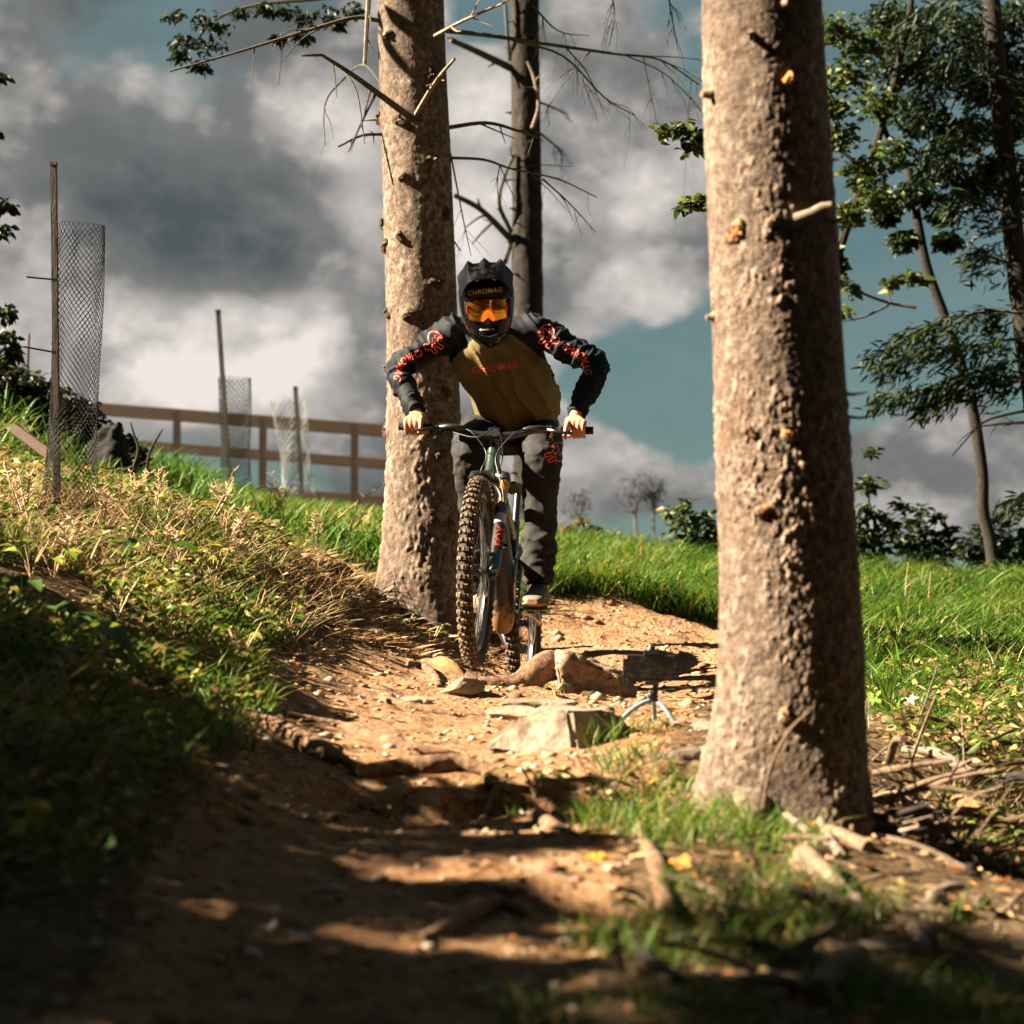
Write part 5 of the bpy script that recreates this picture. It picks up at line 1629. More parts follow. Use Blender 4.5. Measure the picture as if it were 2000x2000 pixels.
print_text("brow_lettering", "CHROMAG", [(914, 573), (948, 569), (981, 565)], 9.0, HB, M_gold, helmet, lift=.024)
print_text("chin_lettering", "dyedbro", [(936, 644), (950, 644), (965, 643)], 5.5, HB, M_white, helmet, shear=.1, lift=.004)
def strokes(name, lines, cx, cy, sx, sy, rot, bvh, mat, parent, w=2.2):
    mb = MB()
    ca, sa = math.cos(rot), math.sin(rot)
    for ln in lines:
        pts = spline([V3((x, y, 0)) for x, y in ln], 5)
        pp = [V3((cx + (p.x * sx * ca - p.y * sy * sa), cy + (p.x * sx * sa + p.y * sy * ca), 0)) for p in pts]
        vs_ = []
        for i, p in enumerate(pp):
            t = (pp[min(i + 1, len(pp) - 1)] - pp[max(i - 1, 0)]).normalized(); nrm = V3((-t.y, t.x, 0)) * w / 2
            vs_ += [cast(p.x + nrm.x, p.y + nrm.y, bvh), cast(p.x - nrm.x, p.y - nrm.y, bvh)]
        mb.add(vs_, [(2 * i, 2 * i + 1, 2 * i + 3, 2 * i + 2) for i in range(len(pp) - 1)])
    return mb.build(name, mat, parent, smooth=False)
BEAST = [[(-.5, .1), (-.42, -.3), (-.15, -.48), (.1, -.3), (.22, -.05), (.45, -.15), (.5, .12), (.3, .2)],
         [(-.5, .1), (-.3, .0), (-.18, .2), (-.3, .45), (-.12, .5), (-.02, .28), (.12, .25), (.1, .5), (.28, .48), (.3, .2)],
         [(-.38, -.12), (-.28, -.22), (-.18, -.12)], [(-.1, -.2), (.02, -.02), (-.05, .12), (.1, .08), (.2, .2)],
         [(-.45, .0), (-.3, -.05), (-.22, .08)]]
strokes("shoulder_emblem", BEAST, 1072, 656, 44, 42, .5, JB, M_print, jersey)
strokes("shoulder_emblem", BEAST, 846, 668, -40, 40, -.6, JB, M_print, jersey)
strokes("thigh_emblem", BEAST, 1087, 884, 34, 44, 1.0, TB, M_print, trousers)
# words on the fork leg
fx = [q for q in bike.children if q.name.startswith("fork")][0]
vs_, fs = text_flat("FOX", .2, 1.15)
W = vs_[:, 0].max() - vs_[:, 0].min(); hh = vs_[:, 1].max() - vs_[:, 1].min()
for sy in (1, -1):
    mb = MB(); out = []
    for p in vs_:
        s = .175 + p[0] / W * .105 * (1 if sy > 0 else 1)
        c_ = V3([np.interp(s, [.10, .20, .31], [st(q, f, sy * .064)[k] for q, f in ((.10, .027), (.20, .026), (.31, .026))]) for k in range(3)])
        a = .45 - (p[1] / hh) * 1.5
        out.append(c_ + NF * (math.cos(a) * .0266) + V3((0, sy * math.sin(a) * .0266, 0)))
    mb.add(out, fs); mb.build("fork_lettering", M_foxred, fx, smooth=False)
M_barkplain = pmat("branch_bark", (.075, .046, .028), (.18, .12, .08), 30, .9, .6)
M_barkblack = pmat("dark_branch_bark", (.014, .011, .009), (.042, .032, .025), 30, .9, .5)
# ---------------------------------------------------------------- where a ray of the photograph meets the ground
def G(u, v, d0=2.6, d1=30.0):
    ds = np.concatenate([np.arange(d0, 12, .02), np.arange(12, d1, .1)])
    pts = np.array([P(u, v, d)[:] for d in ds])
    h = H(pts[:, 0], pts[:, 1])
    k = np.nonzero(pts[:, 2] < h)[0]
    i = int(k[0]) if len(k) else len(ds) - 1
    return V3((pts[i, 0], pts[i, 1], h[i]))
def on(x, y, dz=0.0): return V3((x, y, Hs(x, y) + dz))

# ---------------------------------------------------------------- tree guards on the left bank
M_stake = pmat("weathered_stake", (.05, .042, .035), (.13, .11, .09), 20, .7, .3, stretch=(1, 1, .2))
M_net = pmat("black_net", (.012, .012, .013), (.03, .03, .03), 40, .7, spec=.15)
M_netpale = pmat("grey_net", (.16, .17, .18), (.26, .27, .28), 20, .6)
def guard(label, top, base, sw, sleeve, cells, rows, wr, ties, net, lean_back=0.0):
    a, b = V3(top), V3(base)
    root = thing("tree_guard", label, "tree guard", b, "mesh tree guards on the left slope")
    mb = MB(); ax = (a - b).normalized(); q = ax.to_track_quat('Z', 'Y').to_matrix()
    L_ = (a - b).length
    mb.box((a + b) / 2 - ax * .05, (sw, sw * .8, L_ + .1), q); mb.box(a + ax * .004, (sw * 1.15, sw * .95, .012), q)
    mb.build("stake", M_stake, root, smooth=False)
    mb = MB()
    (c0, r0), (c1, r1) = sleeve                       # bottom and top centre with radius
    mid = V3(c0).lerp(V3(c1), .5); hgt = (V3(c1) - V3(c0)).length
    def pt(t, a_):
        c = V3(c0).lerp(V3(c1), t); r = r0 + (r1 - r0) * t - .12 * r0 * math.sin(math.pi * min(t * 1.25, 1))
        wob = 1 + .07 * math.sin(3 * a_ + 4 * t) + .04 * math.sin(5 * a_ - 7 * t)
        return c + V3((math.cos(a_) * r * wob, math.sin(a_) * r * wob * .9, .006 * math.sin(2 * a_) * (t > .98)))
    turns = hgt * .80 / (2 * math.pi * (r0 + r1) / 2)
    for k in range(cells):
        for sg in (1, -1):
            steps = rows
            mb.tube([pt(i / steps, 2 * math.pi * k / cells + sg * math.pi * 2 * turns * i / steps * 1.0) for i in range(steps + 1)], wr, 3, cap=False)
    mb.build("mesh_sleeve", net, root)
    for (p0, p1) in ties:
        m2 = MB(); m2.tube([P(*p0), P(*p1)], .0035, 6); m2.box(P(*p1), (.014, .012, .012)); m2.build("cable_tie", M_blackplastic, root)
    return root
bz = G(112, 1012, 7.6); D1 = bz.y
guard("nearest tall stake with a black diamond mesh sleeve on the left bank", P(105, 322, D1), bz, .027,
      ((V3((P(133, 1000, D1 + .07).x, D1 + .06, bz.z - .02)), .112), (P(161, 440, D1 + .07), .092)), 30, 52, .0012,
      [((52, 541, D1 - .04), (106, 546, D1 - .03)), ((45, 677, D1 - .04), (106, 688, D1 - .03))], M_net)
b2 = V3((P(450, 955, 17).x, 17, P(450, 960, 17).z))
guard("middle stake with grey mesh sleeve standing before the wooden railing", P(426, 608, 17), b2, .045, ((P(458, 960, 17.1), .135), (P(460, 738, 17.1), .135)), 22, 26, .0026, [], M_net)
b3 = V3((P(590, 955, 22).x, 22, P(590, 965, 22).z))
guard("farthest short stake with a pale slack mesh sleeve before the railing", P(577, 757, 22), b3, .055, ((P(583, 965, 22.2), .17), (P(563, 782, 22.2), .185)), 20, 22, .003, [], M_netpale)
for k, (u0, v0, u1, v1, d, lab) in enumerate([(57, 652, 56, 790, 14.0, "thin bare stick upright on the mound left of the nearest guard")]):
    mb = MB(); mb.tube(spline([P(u0, v0, d), P(u0 - 3, (v0 + v1) / 2, d), P(u1, v1, d)], 5), [.008, .013], 6)
    o = mb.build("upright_stick", M_darktwig, None, P(u1, v1, d)); props(o, lab, "stick")

# ---------------------------------------------------------------- wooden railing on the crest
M_rail = pmat("brown_timber", (.036, .018, .010), (.066, .036, .021), 14, .75, .35, stretch=(1, 6, 6))
def rail_pt(u, v):                                     # the fence runs a little towards us on the right
    d = 24.2 - (u - 190) * .0004
    return P(u, v, d)
rl = thing("wooden_railing", "brown three rail timber railing along the crest on the left", "railing", rail_pt(480, 985))
def plank(p0, p1, h, t, name, parent, mat):
    p0, p1 = V3(p0), V3(p1); d = (p1 - p0); L_ = d.length; d.normalize()
    z = V3((0, 0, 1)); y = z.cross(d).normalized(); z = d.cross(y)
    rot = Matrix((d, y, z)).transposed()
    mb = MB(); mb.box((p0 + p1) / 2, (L_, t, h), rot)
    me = mb.mesh(name, mat, False)
    b = bmesh.new(); b.from_mesh(me); bmesh.ops.bevel(b, geom=b.edges[:], offset=.006, segments=1, affect='EDGES'); b.to_mesh(me); b.free()
    return link_mesh(name, me, parent)
plank(rail_pt(165, 797), rail_pt(905, 853), .15, .05, "rail", rl, M_rail)
plank(rail_pt(165, 862), rail_pt(905, 918), .125, .05, "rail", rl, M_rail)
plank(rail_pt(165, 938), rail_pt(905, 988), .12, .05, "rail", rl, M_rail)
for u in (345, 513, 692, 875):
    t = (u - 165) / 740
    a = rail_pt(u, 797 + 56 * t); c = rail_pt(u, 962 + 50 * t)
    mb = MB(); mb.box((a + c) / 2, (.085, .056, (a - c).length + .12)); mb.build("post", M_rail, rl, smooth=False)

# ---------------------------------------------------------------- rocks, roots, stump
M_rock = pmat("pale_rock", (.12, .08, .055), (.31, .245, .185), 12, .95, 1.0, bscale=34, c3=(.24, .185, .135))
M_stone = pmat("dusty_stone", (.18, .12, .08), (.33, .25, .18), 16, .95, 1.0, bscale=44)
M_rootm = pmat("worn_root", (.085, .046, .027), (.25, .15, .088), 26, .95, 1.0, bscale=60)
M_clod = pmat("earth_clod", (.12, .062, .033), (.27, .155, .085), 16, .95, 1.0, bscale=60)
def lump(name, label, cat, c, r, mat, seed, sub=4, cutz=None, amp=.25, planes=11, group=None, rot=0.0):
    """an angular stone: a sphere cut by random planes and roughened"""
    b = bmesh.new(); bmesh.ops.create_icosphere(b, subdivisions=sub, radius=1.0)
    v_ = np.array([q.co[:] for q in b.verts])
    rs = np.random.default_rng(seed)
    for k in range(planes):
        n_ = rs.normal(0, 1, 3); n_ /= np.linalg.norm(n_); off = rs.uniform(.42, .80)
        dd = v_ @ n_ - off
        v_ = v_ - np.outer(np.maximum(dd, 0) * .92, n_)
    v_ = v_ * (1 + amp * .35 * fbm(v_ * 1.6, seed, 3) + amp * .38 * fbm(v_ * 6, seed + 3, 5))[:, None]
    v_ = v_ * np.array(r)
    ca, sa = math.cos(rot), math.sin(rot)
    v_ = np.stack([v_[:, 0] * ca - v_[:, 1] * sa, v_[:, 0] * sa + v_[:, 1] * ca, v_[:, 2]], 1)
    for q, p in zip(b.verts, v_): q.co = p
    me = bpy.data.meshes.new(name); b.to_mesh(me); b.free(); me.materials.append(mat)
    me.polygons.foreach_set("use_smooth", [True] * len(me.polygons)); me.set_sharp_from_angle(angle=R(38))
    o = bpy.data.objects.new(name, me); COL.objects.link(o); o.location = c; OFF[o.name] = V3(c)
    return props(o, label, cat, group)
g = G(1010, 1408); lump("rock", "low pale wedge of rock leaning on the large rock", "rock", g + V3((0, .04, .0)), (.12, .08, .04), M_rock, 8, 4, rot=-.2)
g = G(1060, 1385); lump("rock", "flat pale rock slab just behind the large angular rock", "rock", g + V3((.0, .08, .0)), (.15, .08, .035), M_rock, 12, 4)
g = G(905, 1362); lump("stone", "rounded white stone half sunk in the trail below the front wheel", "stone", g + V3((0, .02, .018)), (.085, .06, .045), M_stone, 21, 4, group="stones sunk in the trail")
g = G(812, 1372); lump("stone", "small pale stone in the trail left of the rounded white stone", "stone", g + V3((0, .02, .006)), (.075, .05, .028), M_stone, 24, 3, group="stones sunk in the trail")
g = G(745, 1365); lump("stone", "flat tan stone farthest left in the sunny trail", "stone", g + V3((0, .02, .003)), (.08, .05, .018), M_stone, 27, 3, group="stones sunk in the trail")

M_orangeroot = pmat('orange_root_bark', (.17, .08, .03), (.36, .19, .075), 30, .8, .6)
def root_tube(name, label, pts, rad, mat, seed, cat="root", group=None, n=12, rough=.25, parent=None):
    sp = spline(pts, 14); mb = MB()
    rr = list(np.interp(np.linspace(0, 1, len(sp)), np.linspace(0, 1, len(rad)), rad))
    mb.tube(sp, rr, n + 10)
    me = mb.mesh(name, mat)
    v_ = co(me); nv = nor(me); mr_ = float(np.mean(rad))
    v_ = v_ + nv * (mr_ * rough * fbm(v_ * (.35 / mr_), seed, 4) + mr_ * .30 * rough * 2 * np.abs(fbm(v_ * (1.3 / mr_), seed + 4, 3)) - mr_ * .1)[:, None]
    setco(me, v_)
    o = link_mesh(name, me, parent, None if parent else sp[0])
    if parent is None: props(o, label, cat, group)
    return o
root_tube("tree_root", "thick worn root lying across the trail under the front wheel",
          [P(790, 1318, 7.75), P(835, 1304, 7.62), P(880, 1316, 7.52), P(940, 1346, 7.46), P(1010, 1340, 7.52), P(1062, 1306, 7.6), P(1090, 1300, 7.7)], [.02, .036, .045, .05, .055, .06, .055], M_rootm, 3, n=18, rough=.35)
mb = MB(); sp = spline([P(842, 1298, 7.58), P(872, 1302, 7.50), P(905, 1322, 7.45)], 6); mb.tube(sp, [.014, .026, .03, .032, .034, .034, .033, .032, .03, .028, .022, .018, .01], 12, flat=.6)
o = mb.build("root_knuckle", M_orangeroot, None, sp[0]); props(o, "orange barked bare knuckle of root just left of the front wheel", "root")
for k, (pp, rr, lab) in enumerate([
    ([(795, 1300), (830, 1308), (852, 1330), (858, 1345)], [.010, .014, .012, .007], "small forked root arching down left of the front wheel"),
    ([(480, 1395), (560, 1440), (640, 1480), (690, 1510)], [.012, .020, .020, .010], "long root edging the shaded left side of the trail"),
    ([(690, 1518), (780, 1512), (840, 1505), (900, 1500), (990, 1520)], [.016, .020, .022, .018, .008], "root along the edge of the dark step in the trail"),
    ([(940, 1490), (955, 1540), (968, 1555), (945, 1600), (935, 1620)], [.007, .009, .009, .008, .005], "thin kinked root hanging down the dark step"),
    ([(600, 1330), (700, 1360), (800, 1385), (900, 1400)], [.006, .012, .012, .006], "slender root running along the sunny trail"),
    ([(560, 1400), (680, 1430), (800, 1465), (900, 1480)], [.008, .014, .014, .007], "pale worn root crossing the sunny middle of the trail"),
    ([(980, 1560), (1030, 1590), (1080, 1620), (1130, 1640)], [.010, .014, .012, .006], "root below the leafy plant on the right of the trail"),
    ([(1240, 1620), (1280, 1690), (1295, 1760), (1320, 1830)], [.008, .013, .013, .007], "dark root bending down the right trail edge"),
    ([(820, 1850), (900, 1810), (960, 1775), (1030, 1790)], [.008, .014, .014, .006], "root poking from the lit patch of the near trail")]):
    rr = [q * 1.45 for q in rr]
    pts = [G(u, v) + V3((0, 0, rr[min(i, len(rr) - 1)] * .30)) for i, (u, v) in enumerate(pp)]
    root_tube("tree_root", lab, pts, rr, M_rootm, 40 + k, group="roots in the trail")
# the old stump block behind the rock
def block(name, label, cat, corners, mat, seed, sub=5, amp=.02):
    b = bmesh.new(); vs_ = [b.verts.new(c) for c in corners]
    for f in ((0, 3, 2, 1), (4, 5, 6, 7), (0, 1, 5, 4), (1, 2, 6, 5), (2, 3, 7, 6), (3, 0, 4, 7)): b.faces.new([vs_[i] for i in f])
    bmesh.ops.bevel(b, geom=b.edges[:], offset=.012, segments=2, affect='EDGES')
    bmesh.ops.subdivide_edges(b, edges=b.edges[:], cuts=sub, use_grid_fill=True)
    me = bpy.data.meshes.new(name); b.to_mesh(me); b.free(); me.materials.append(mat)
    v_ = co(me); me.update(); nv = nor(me)
    setco(me, v_ + nv * (amp * fbm(v_ * 14, seed, 4) + amp * .5 * fbm(v_ * 45, seed + 2, 3))[:, None])
    me.polygons.foreach_set("use_smooth", [True] * len(me.polygons))
    o = link_mesh(name, me, None, corners[0]); return props(o, label, cat)
_D = G(1095, 1466).y
_o = block("rock", "large pale angular rock beside the trail in front of the tripod", "rock",
      [P(940, 1468, _D + .05), P(1128, 1490, _D - .02), P(1250, 1440, _D + .26), P(990, 1432, _D + .34), P(1010, 1412, _D + .10), P(1112, 1382, _D + .07), P(1214, 1390, _D + .24), P(1070, 1368, _D + .32)], M_rock, 9, 12, .016)
_o.data.set_sharp_from_angle(angle=R(30))
M_stumpbark = bark_mat("stump_bark", (.13, .08, .05), (.30, .22, .16), (.20, .13, .085), 30, .8)
def addcol(o, lo=.7, hi=1.1, seed=1):
    me = o.data; a = me.color_attributes.new("Col", 'FLOAT_COLOR', 'POINT')
    v_ = co(me); t = lo + (hi - lo) * (fbm(v_ * 25, seed, 3) * .5 + .5)
    a.data.foreach_set("color", np.repeat(t, 4).astype(np.float32)); return o
addcol(block("stump", "low weathered stump with split bark between root and tripod", "stump",
      [P(1098, 1380, 7.35), P(1232, 1392, 7.42), P(1250, 1385, 7.8), P(1100, 1378, 7.75), P(1085, 1275, 7.42), P(1222, 1316, 7.46), P(1228, 1308, 7.75), P(1090, 1270, 7.72)], M_stumpbark, 5, 14, .030))
# earth clod with roots left of the middle tree
g = G(640, 1125, 8); lump("earth_clod", "brown clod of upturned earth left of the middle trunk", "clod", g + V3((0, .05, .03)), (.13, .11, .085), M_clod, 31, 4, amp=.6)
g = G(705, 1110, 8); lump("earth_clod", "smaller clod of earth against the foot of the middle trunk", "clod", g + V3((0, .05, .02)), (.07, .06, .06), M_clod, 37, 4, amp=.6)

# stump and dark trunk piece behind the guard
sp0 = P(222, 930, 11.6)
stmp = root_tube("tree_stump", "dark broken stump behind the nearest tree guard", [P(222, 960, 11.6), P(224, 920, 11.6), P(216, 875, 11.62), P(222, 835, 11.65)], [.15, .12, .10, .05], M_bark_dark, 7, "stump", n=22, rough=.9)
addcol(stmp, .15, .35)
for k, pp in enumerate([[(255, 930), (270, 880), (262, 850), (255, 825)], [(285, 925), (292, 885), (310, 850), (318, 838)], [(240, 920), (290, 900), (300, 895)], [(300, 930), (275, 900), (250, 885)]]):
    mb = MB(); mb.tube(spline([P(u, v, 10.9) for u, v in pp], 5), [.011, .004], 8); o = mb.build("root_snag", M_barkblack, None, P(*pp[0], 10.9))
    props(o, ("crooked dead root standing just right of the dark stump", "taller forked dead root right of the crooked one", "dead root lying against the foot of the dark stump", "bent dead root crossing the lying one by the stump")[k], "root", "root snags by the stump")
mb = MB(); plank(P(25, 835, 10.5), P(100, 890, 10.3), .055, .03, "board", None, M_rail)
props(bpy.data.objects["board"], "brown board slanting down behind the nearest tree guard", "board")

# ---------------------------------------------------------------- phone on a small tripod
ph0 = G(1268, 1412)
PD = ph0.y
M_phone = pmat("phone_glass_painted_reflection", (.003, .003, .004), (.045, .030, .020), 30, .08, spec=.4, stretch=(1, 1, 2.2), detail=8, c3=(.006, .007, .010))  # brown and dark noise paints reflections into the screen colour
M_case = pmat("phone_case", (.022, .026, .030), None, rough=.4)
M_tripod = pmat("tripod_leg_blue", (.10, .15, .20), (.17, .22, .27), 50, .45)
tri = thing("mini_tripod", "small blue grey flexible tripod on the dirt left of big trunk", "tripod", ph0)
hub = P(1276, 1366, PD)
for (u, v, dz) in ((1207, 1412, -.02), (1279, 1408, .10), (1318, 1420, -.06)):
    mb = MB(); e = P(u, v, PD + dz); e.z = max(e.z, Hs(e.x, e.y) + .004)
    pts = [hub.lerp(e, i / 10) + V3((0, 0, .012 * math.sin(math.pi * i / 10))) for i in range(11)]
    mb.tube(pts, [.0085 if i % 2 else .0068 for i in range(11)], 10); mb.ell(e, .009); mb.build("leg", M_tripod, tri)
mb = MB(); mb.ell(hub + V3((0, 0, .008)), (.014, .014, .016)); mb.tube([hub, P(1279, 1350, PD), P(1281, 1338, PD), P(1280, 1322, PD)], [.012, .009, .009, .012], 12)
mb.ell(P(1272, 1358, PD - .01), .013); mb.build("ball_head", M_case, tri)
mb = MB(); c0, c1 = P(1271, 1274, PD), P(1273, 1334, PD)
mb.tube([c0 + V3((0, .008, 0)), c1 + V3((0, .008, 0))], .007, 8); mb.box(c0 + V3((0, -.004, 0)), (.042, .030, .014)); mb.box(c1 + V3((0, -.004, 0)), (.042, .030, .014))
mb.tube([c0 + V3((0, 0, .004)), c0 + V3((.004, 0, .020))], [.014, .011], 12); mb.build("phone_clamp", M_case, tri)
pc_ = P(1271, 1304, PD)
b = bmesh.new(); bmesh.ops.create_cube(b, size=1); bmesh.ops.scale(b, verts=b.verts[:], vec=(.170, .010, .077))
ed = [e for e in b.edges if abs((e.verts[0].co - e.verts[1].co).y) > .005]
bmesh.ops.bevel(b, geom=ed, offset=.012, segments=5, affect='EDGES'); bmesh.ops.bevel(b, geom=[e for e in b.edges], offset=.0015, segments=1, affect='EDGES')
me = bpy.data.meshes.new("phone"); b.to_mesh(me); b.free(); me.materials.append(M_case)
ph = thing("phone", "black phone held sideways in the clamp of the small tripod", "phone", pc_ + V3((0, -.004, 0)))
o = bpy.data.objects.new("case", me); COL.objects.link(o); o.parent = ph
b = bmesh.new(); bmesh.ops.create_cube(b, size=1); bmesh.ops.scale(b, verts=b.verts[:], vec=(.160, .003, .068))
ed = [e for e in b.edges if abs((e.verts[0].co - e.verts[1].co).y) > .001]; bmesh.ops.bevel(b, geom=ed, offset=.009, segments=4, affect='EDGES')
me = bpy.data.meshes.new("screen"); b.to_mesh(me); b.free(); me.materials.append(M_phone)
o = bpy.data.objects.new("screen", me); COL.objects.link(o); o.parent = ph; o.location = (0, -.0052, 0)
ph.rotation_euler = (R(1), R(1), R(-4))

# ---------------------------------------------------------------- sticks, cut branches and logs
def stick(name, label, pts, rad, mat, seed, cat="stick", group=None, cut=None, n=8, rough=.2):
    sp = spline(pts, 6); mb = MB()
    rr = list(np.interp(np.linspace(0, 1, len(sp)), np.linspace(0, 1, len(rad)), rad))
    mb.tube(sp, rr, n); me = mb.mesh(name, mat)
    v_ = co(me); nv = nor(me); m_ = float(np.mean(rad))
    setco(me, v_ + nv * (m_ * rough * fbm(v_ * (.4 / m_), seed, 3))[:, None])
    if cut is None:
        return props(link_mesh(name, me, None, sp[0]), label, cat, group)
    root = thing(name, label, cat, sp[0], group); link_mesh("bark", me, root)
    for end in cut:
        a, b_ = (sp[0], sp[1]) if end == 0 else (sp[-1], sp[-2]); d = (a - b_).normalized(); r_ = rr[0] if end == 0 else rr[-1]
        m2 = MB(); m2.lathe(a + d * .001, d, [(-.002, r_ * 1.03), (.002, r_ * .98), (.003, .0004)], 16); m2.build("cut_face", M_cutwood, root)
    return root
stick("cut_log", "small sawn branch with a round pale end at the bottom edge", [G(1597, 1965) + V3((0, -.02, .02)), G(1640, 1950) + V3((.0, .05, .03)), G(1700, 1920) + V3((0, .12, .02))], [.024, .024, .023], M_barkplain, 2, "log", None, [0], 14)
stick("broken_branch", "bleached broken branch lying right below the big trunk", [G(1565, 1700) + V3((0, 0, .03)), G(1610, 1725) + V3((0, 0, .02)), G(1665, 1770) + V3((0, 0, .012))], [.024, .021, .008], M_palewood, 4, "branch", None, None, 10, .5)
stick("leaning_sapling_stub", "leaning cut sapling with an orange slanted sawn top in the brush", [G(1890, 1720) + V3((.0, .05, -.02)), P(1905, 1660, 5.75), P(1888, 1580, 5.7)], [.030, .032, .036], M_barkblack, 6, "sapling", None, [1], 14)
stick("split_trunk", "split brown stem standing just left of the orange sawn sapling", [P(1880, 1760, 5.65), P(1872, 1690, 5.66), P(1865, 1610, 5.68), P(1858, 1565, 5.7)], [.016, .022, .014, .005], M_barkplain, 8, "branch")
stick("cut_log", "blackened sawn pole with a pale end slanting at the right edge", [P(1938, 1412, 6.9), P(1952, 1470, 6.75), P(1968, 1540, 6.6), P(1985, 1600, 6.5)], [.034, .035, .036, .036], M_barkblack, 10, "log", None, [0], 14)
stick("cut_log", "short dark log lying on the grass at the right edge", [P(1950, 1368, 7.4), P(1990, 1385, 7.3), P(2040, 1405, 7.2)], [.032, .038, .04], M_barkblack, 12, "log", None, [0], 14)
stick("fallen_branch", "long dark branch lying across the brush by the right edge", [P(1828, 1452, 7.1), P(1900, 1445, 6.85), P(1960, 1438, 6.8), P(2030, 1428, 6.7)], [.008, .014, .015, .015], M_barkblack, 14, "branch")
stick("fallen_branch", "brown branch rising to the right below the leaning sapling", [P(1690, 1600, 5.6), P(1780, 1625, 5.6), P(1880, 1640, 5.6), P(1940, 1650, 5.6)], [.006, .009, .009, .005], M_barkplain, 16, "branch")
stick("fallen_branch", "short thick cut branch leaning left in the brush pile", [P(1738, 1530, 6.1), P(1770, 1560, 6.0), P(1810, 1590, 5.95)], [.018, .018, .015], M_barkplain, 17, "branch")
stick("fallen_branch", "pale straight stick touching the right side of the big trunk", [P(1675, 1570, 5.6), P(1710, 1555, 5.7), P(1745, 1538, 5.8)], [.010, .010, .009], M_palewood, 18, "branch")
stick("fallen_branch", "thick brown broken stub lying in the grass at far right", [P(1870, 1360, 7.6), P(1890, 1335, 7.6), P(1900, 1320, 7.6)], [.034, .03, .015], M_barkplain, 19, "branch", None, None, 10, .5)
for k, (pp, r0, lab) in enumerate([
    ([(1535, 1600), (1590, 1640), (1640, 1680)], .010, "straight pale stick at the foot of the big trunk, left of pair"),
    ([(1600, 1610), (1625, 1650), (1650, 1680)], .009, "straight pale stick at the foot of the big trunk, right of pair"),
    ([(1490, 1580), (1505, 1500), (1540, 1430), (1580, 1390)], .005, "thin bowed twig leaning on the front of the big trunk"),
    ([(1480, 1640), (1510, 1600), (1535, 1570)], .008, "short stick below the bowed twig at the big trunk"),
    ([(1570, 1880), (1620, 1900), (1670, 1950)], .012, "curved brown stick above the small sawn branch at bottom"),
    ([(1720, 1960), (1745, 1930), (1765, 1910)], .012, "short brown stick at bottom right of the sawn branch"),
    ([(1870, 1760), (1900, 1850), (1950, 1960), (1970, 2000)], .008, "long brown sapling stem bending out of the bottom right corner"),
    ([(1570, 1930), (1580, 1890), (1590, 1870)], .008, "upright dark stub beside the small sawn branch"),
    ([(1230, 1850), (1290, 1910), (1340, 1930)], .012, "dark stick half hidden in grass at the bottom"),
    ([(1205, 1900), (1208, 1860), (1200, 1810)], .006, "upright brown stem in front of the lit patch at bottom"),
    ([(1780, 1820), (1800, 1850), (1810, 1870)], .013, "stubby pale stick in the dark bottom right"),
    ([(625, 1090), (700, 1140), (760, 1190), (800, 1225)], .012, "pale branch slanting down to the foot of middle trunk"),
    ([(735, 1085), (715, 1130), (690, 1180)], .009, "short pale branch propped against the earth clod"),
    ([(755, 1130), (735, 1110), (728, 1070)], .009, "short upright branch between clod and middle trunk"),
    ([(590, 1120), (560, 1170), (520, 1210), (490, 1240)], .006, "thin pale forked twig on the sunny bank"),
    ([(655, 1140), (610, 1195), (560, 1235), (520, 1250)], .007, "bent pale twig with side shoots above the trail edge"),
    ([(510, 1012), (560, 1005), (590, 1012)], .014, "short pale stick lying below the railing"),
    ([(480, 1085), (540, 1100), (590, 1115)], .005, "black straight twig on the sunny bank")]):
    d_ = []
    for (u, v) in pp:
        q = G(u, v); d_.append(q)
    if k in (2, 6, 9): d_ = [P(u, v, min(4.72, d_[0].y)) if k == 2 else P(u, v, d_[0].y) for u, v in pp]
    else: d_ = [q + V3((0, 0, r0 * .7)) for q in d_]
    stick("stick", lab, d_, [r0, r0 * .95, r0 * .7], M_deadwood if k in (0, 1, 10, 11, 12, 13, 14, 15, 16) else (M_barkblack if k in (7, 8, 17) else M_barkplain), 60 + k, "stick", "loose sticks")
rs = random.Random(9)
# roots spreading from the foot of the big trunk, and thick branches heaped beside it
for k, (pp, rr) in enumerate([([(1440, 1470), (1385, 1480), (1330, 1478), (1270, 1488)], [.060, .042, .026, .010]), ([(1500, 1560), (1470, 1600), (1430, 1632), (1400, 1650)], [.055, .036, .022, .008]), ([(1420, 1420), (1370, 1425), (1310, 1420)], [.055, .036, .012])]):
    pts = [G(u, v) for u, v in pp]
    pts = [big_at(.16, math.atan2(pts[0].y - b_root.y, pts[0].x - b_root.x), -.06)[0]] + [q + V3((0, 0, -r_ * .35)) for q, r_ in zip(pts[1:], rr[1:])]
    addcol(root_tube("root", None, pts, rr, M_bark, 90 + k, n=16, rough=.5, parent=big), .55, 1.0, k)
for k in range(22):
    u, v = rs.uniform(1700, 1960), rs.uniform(1440, 1760)
    a = G(u, v, 4.9); a.z += rs.uniform(.02, .09); an, ln = rs.uniform(-1.1, 1.1) + (math.pi if rs.random() < .5 else 0), rs.uniform(.25, .6)
    e = a + V3((math.cos(an) * ln, math.sin(an) * ln * .5, rs.uniform(-.04, .10))); r0 = rs.choice([.008, .010, .013, .017])
    e.x = max(e.x, .19 * e.y)
    stick("heaped_branch", "thick dead branch heaped in the brush pile right of the big trunk", [a, a.lerp(e, .5) + V3((0, 0, rs.uniform(-.01, .03))), e], [r0, r0 * .9, r0 * .6], rs.choice([M_barkplain, M_barkblack, M_deadwood, M_barkplain]), 300 + k, "branch", "thick branches in the brush pile", None, 9, .45)
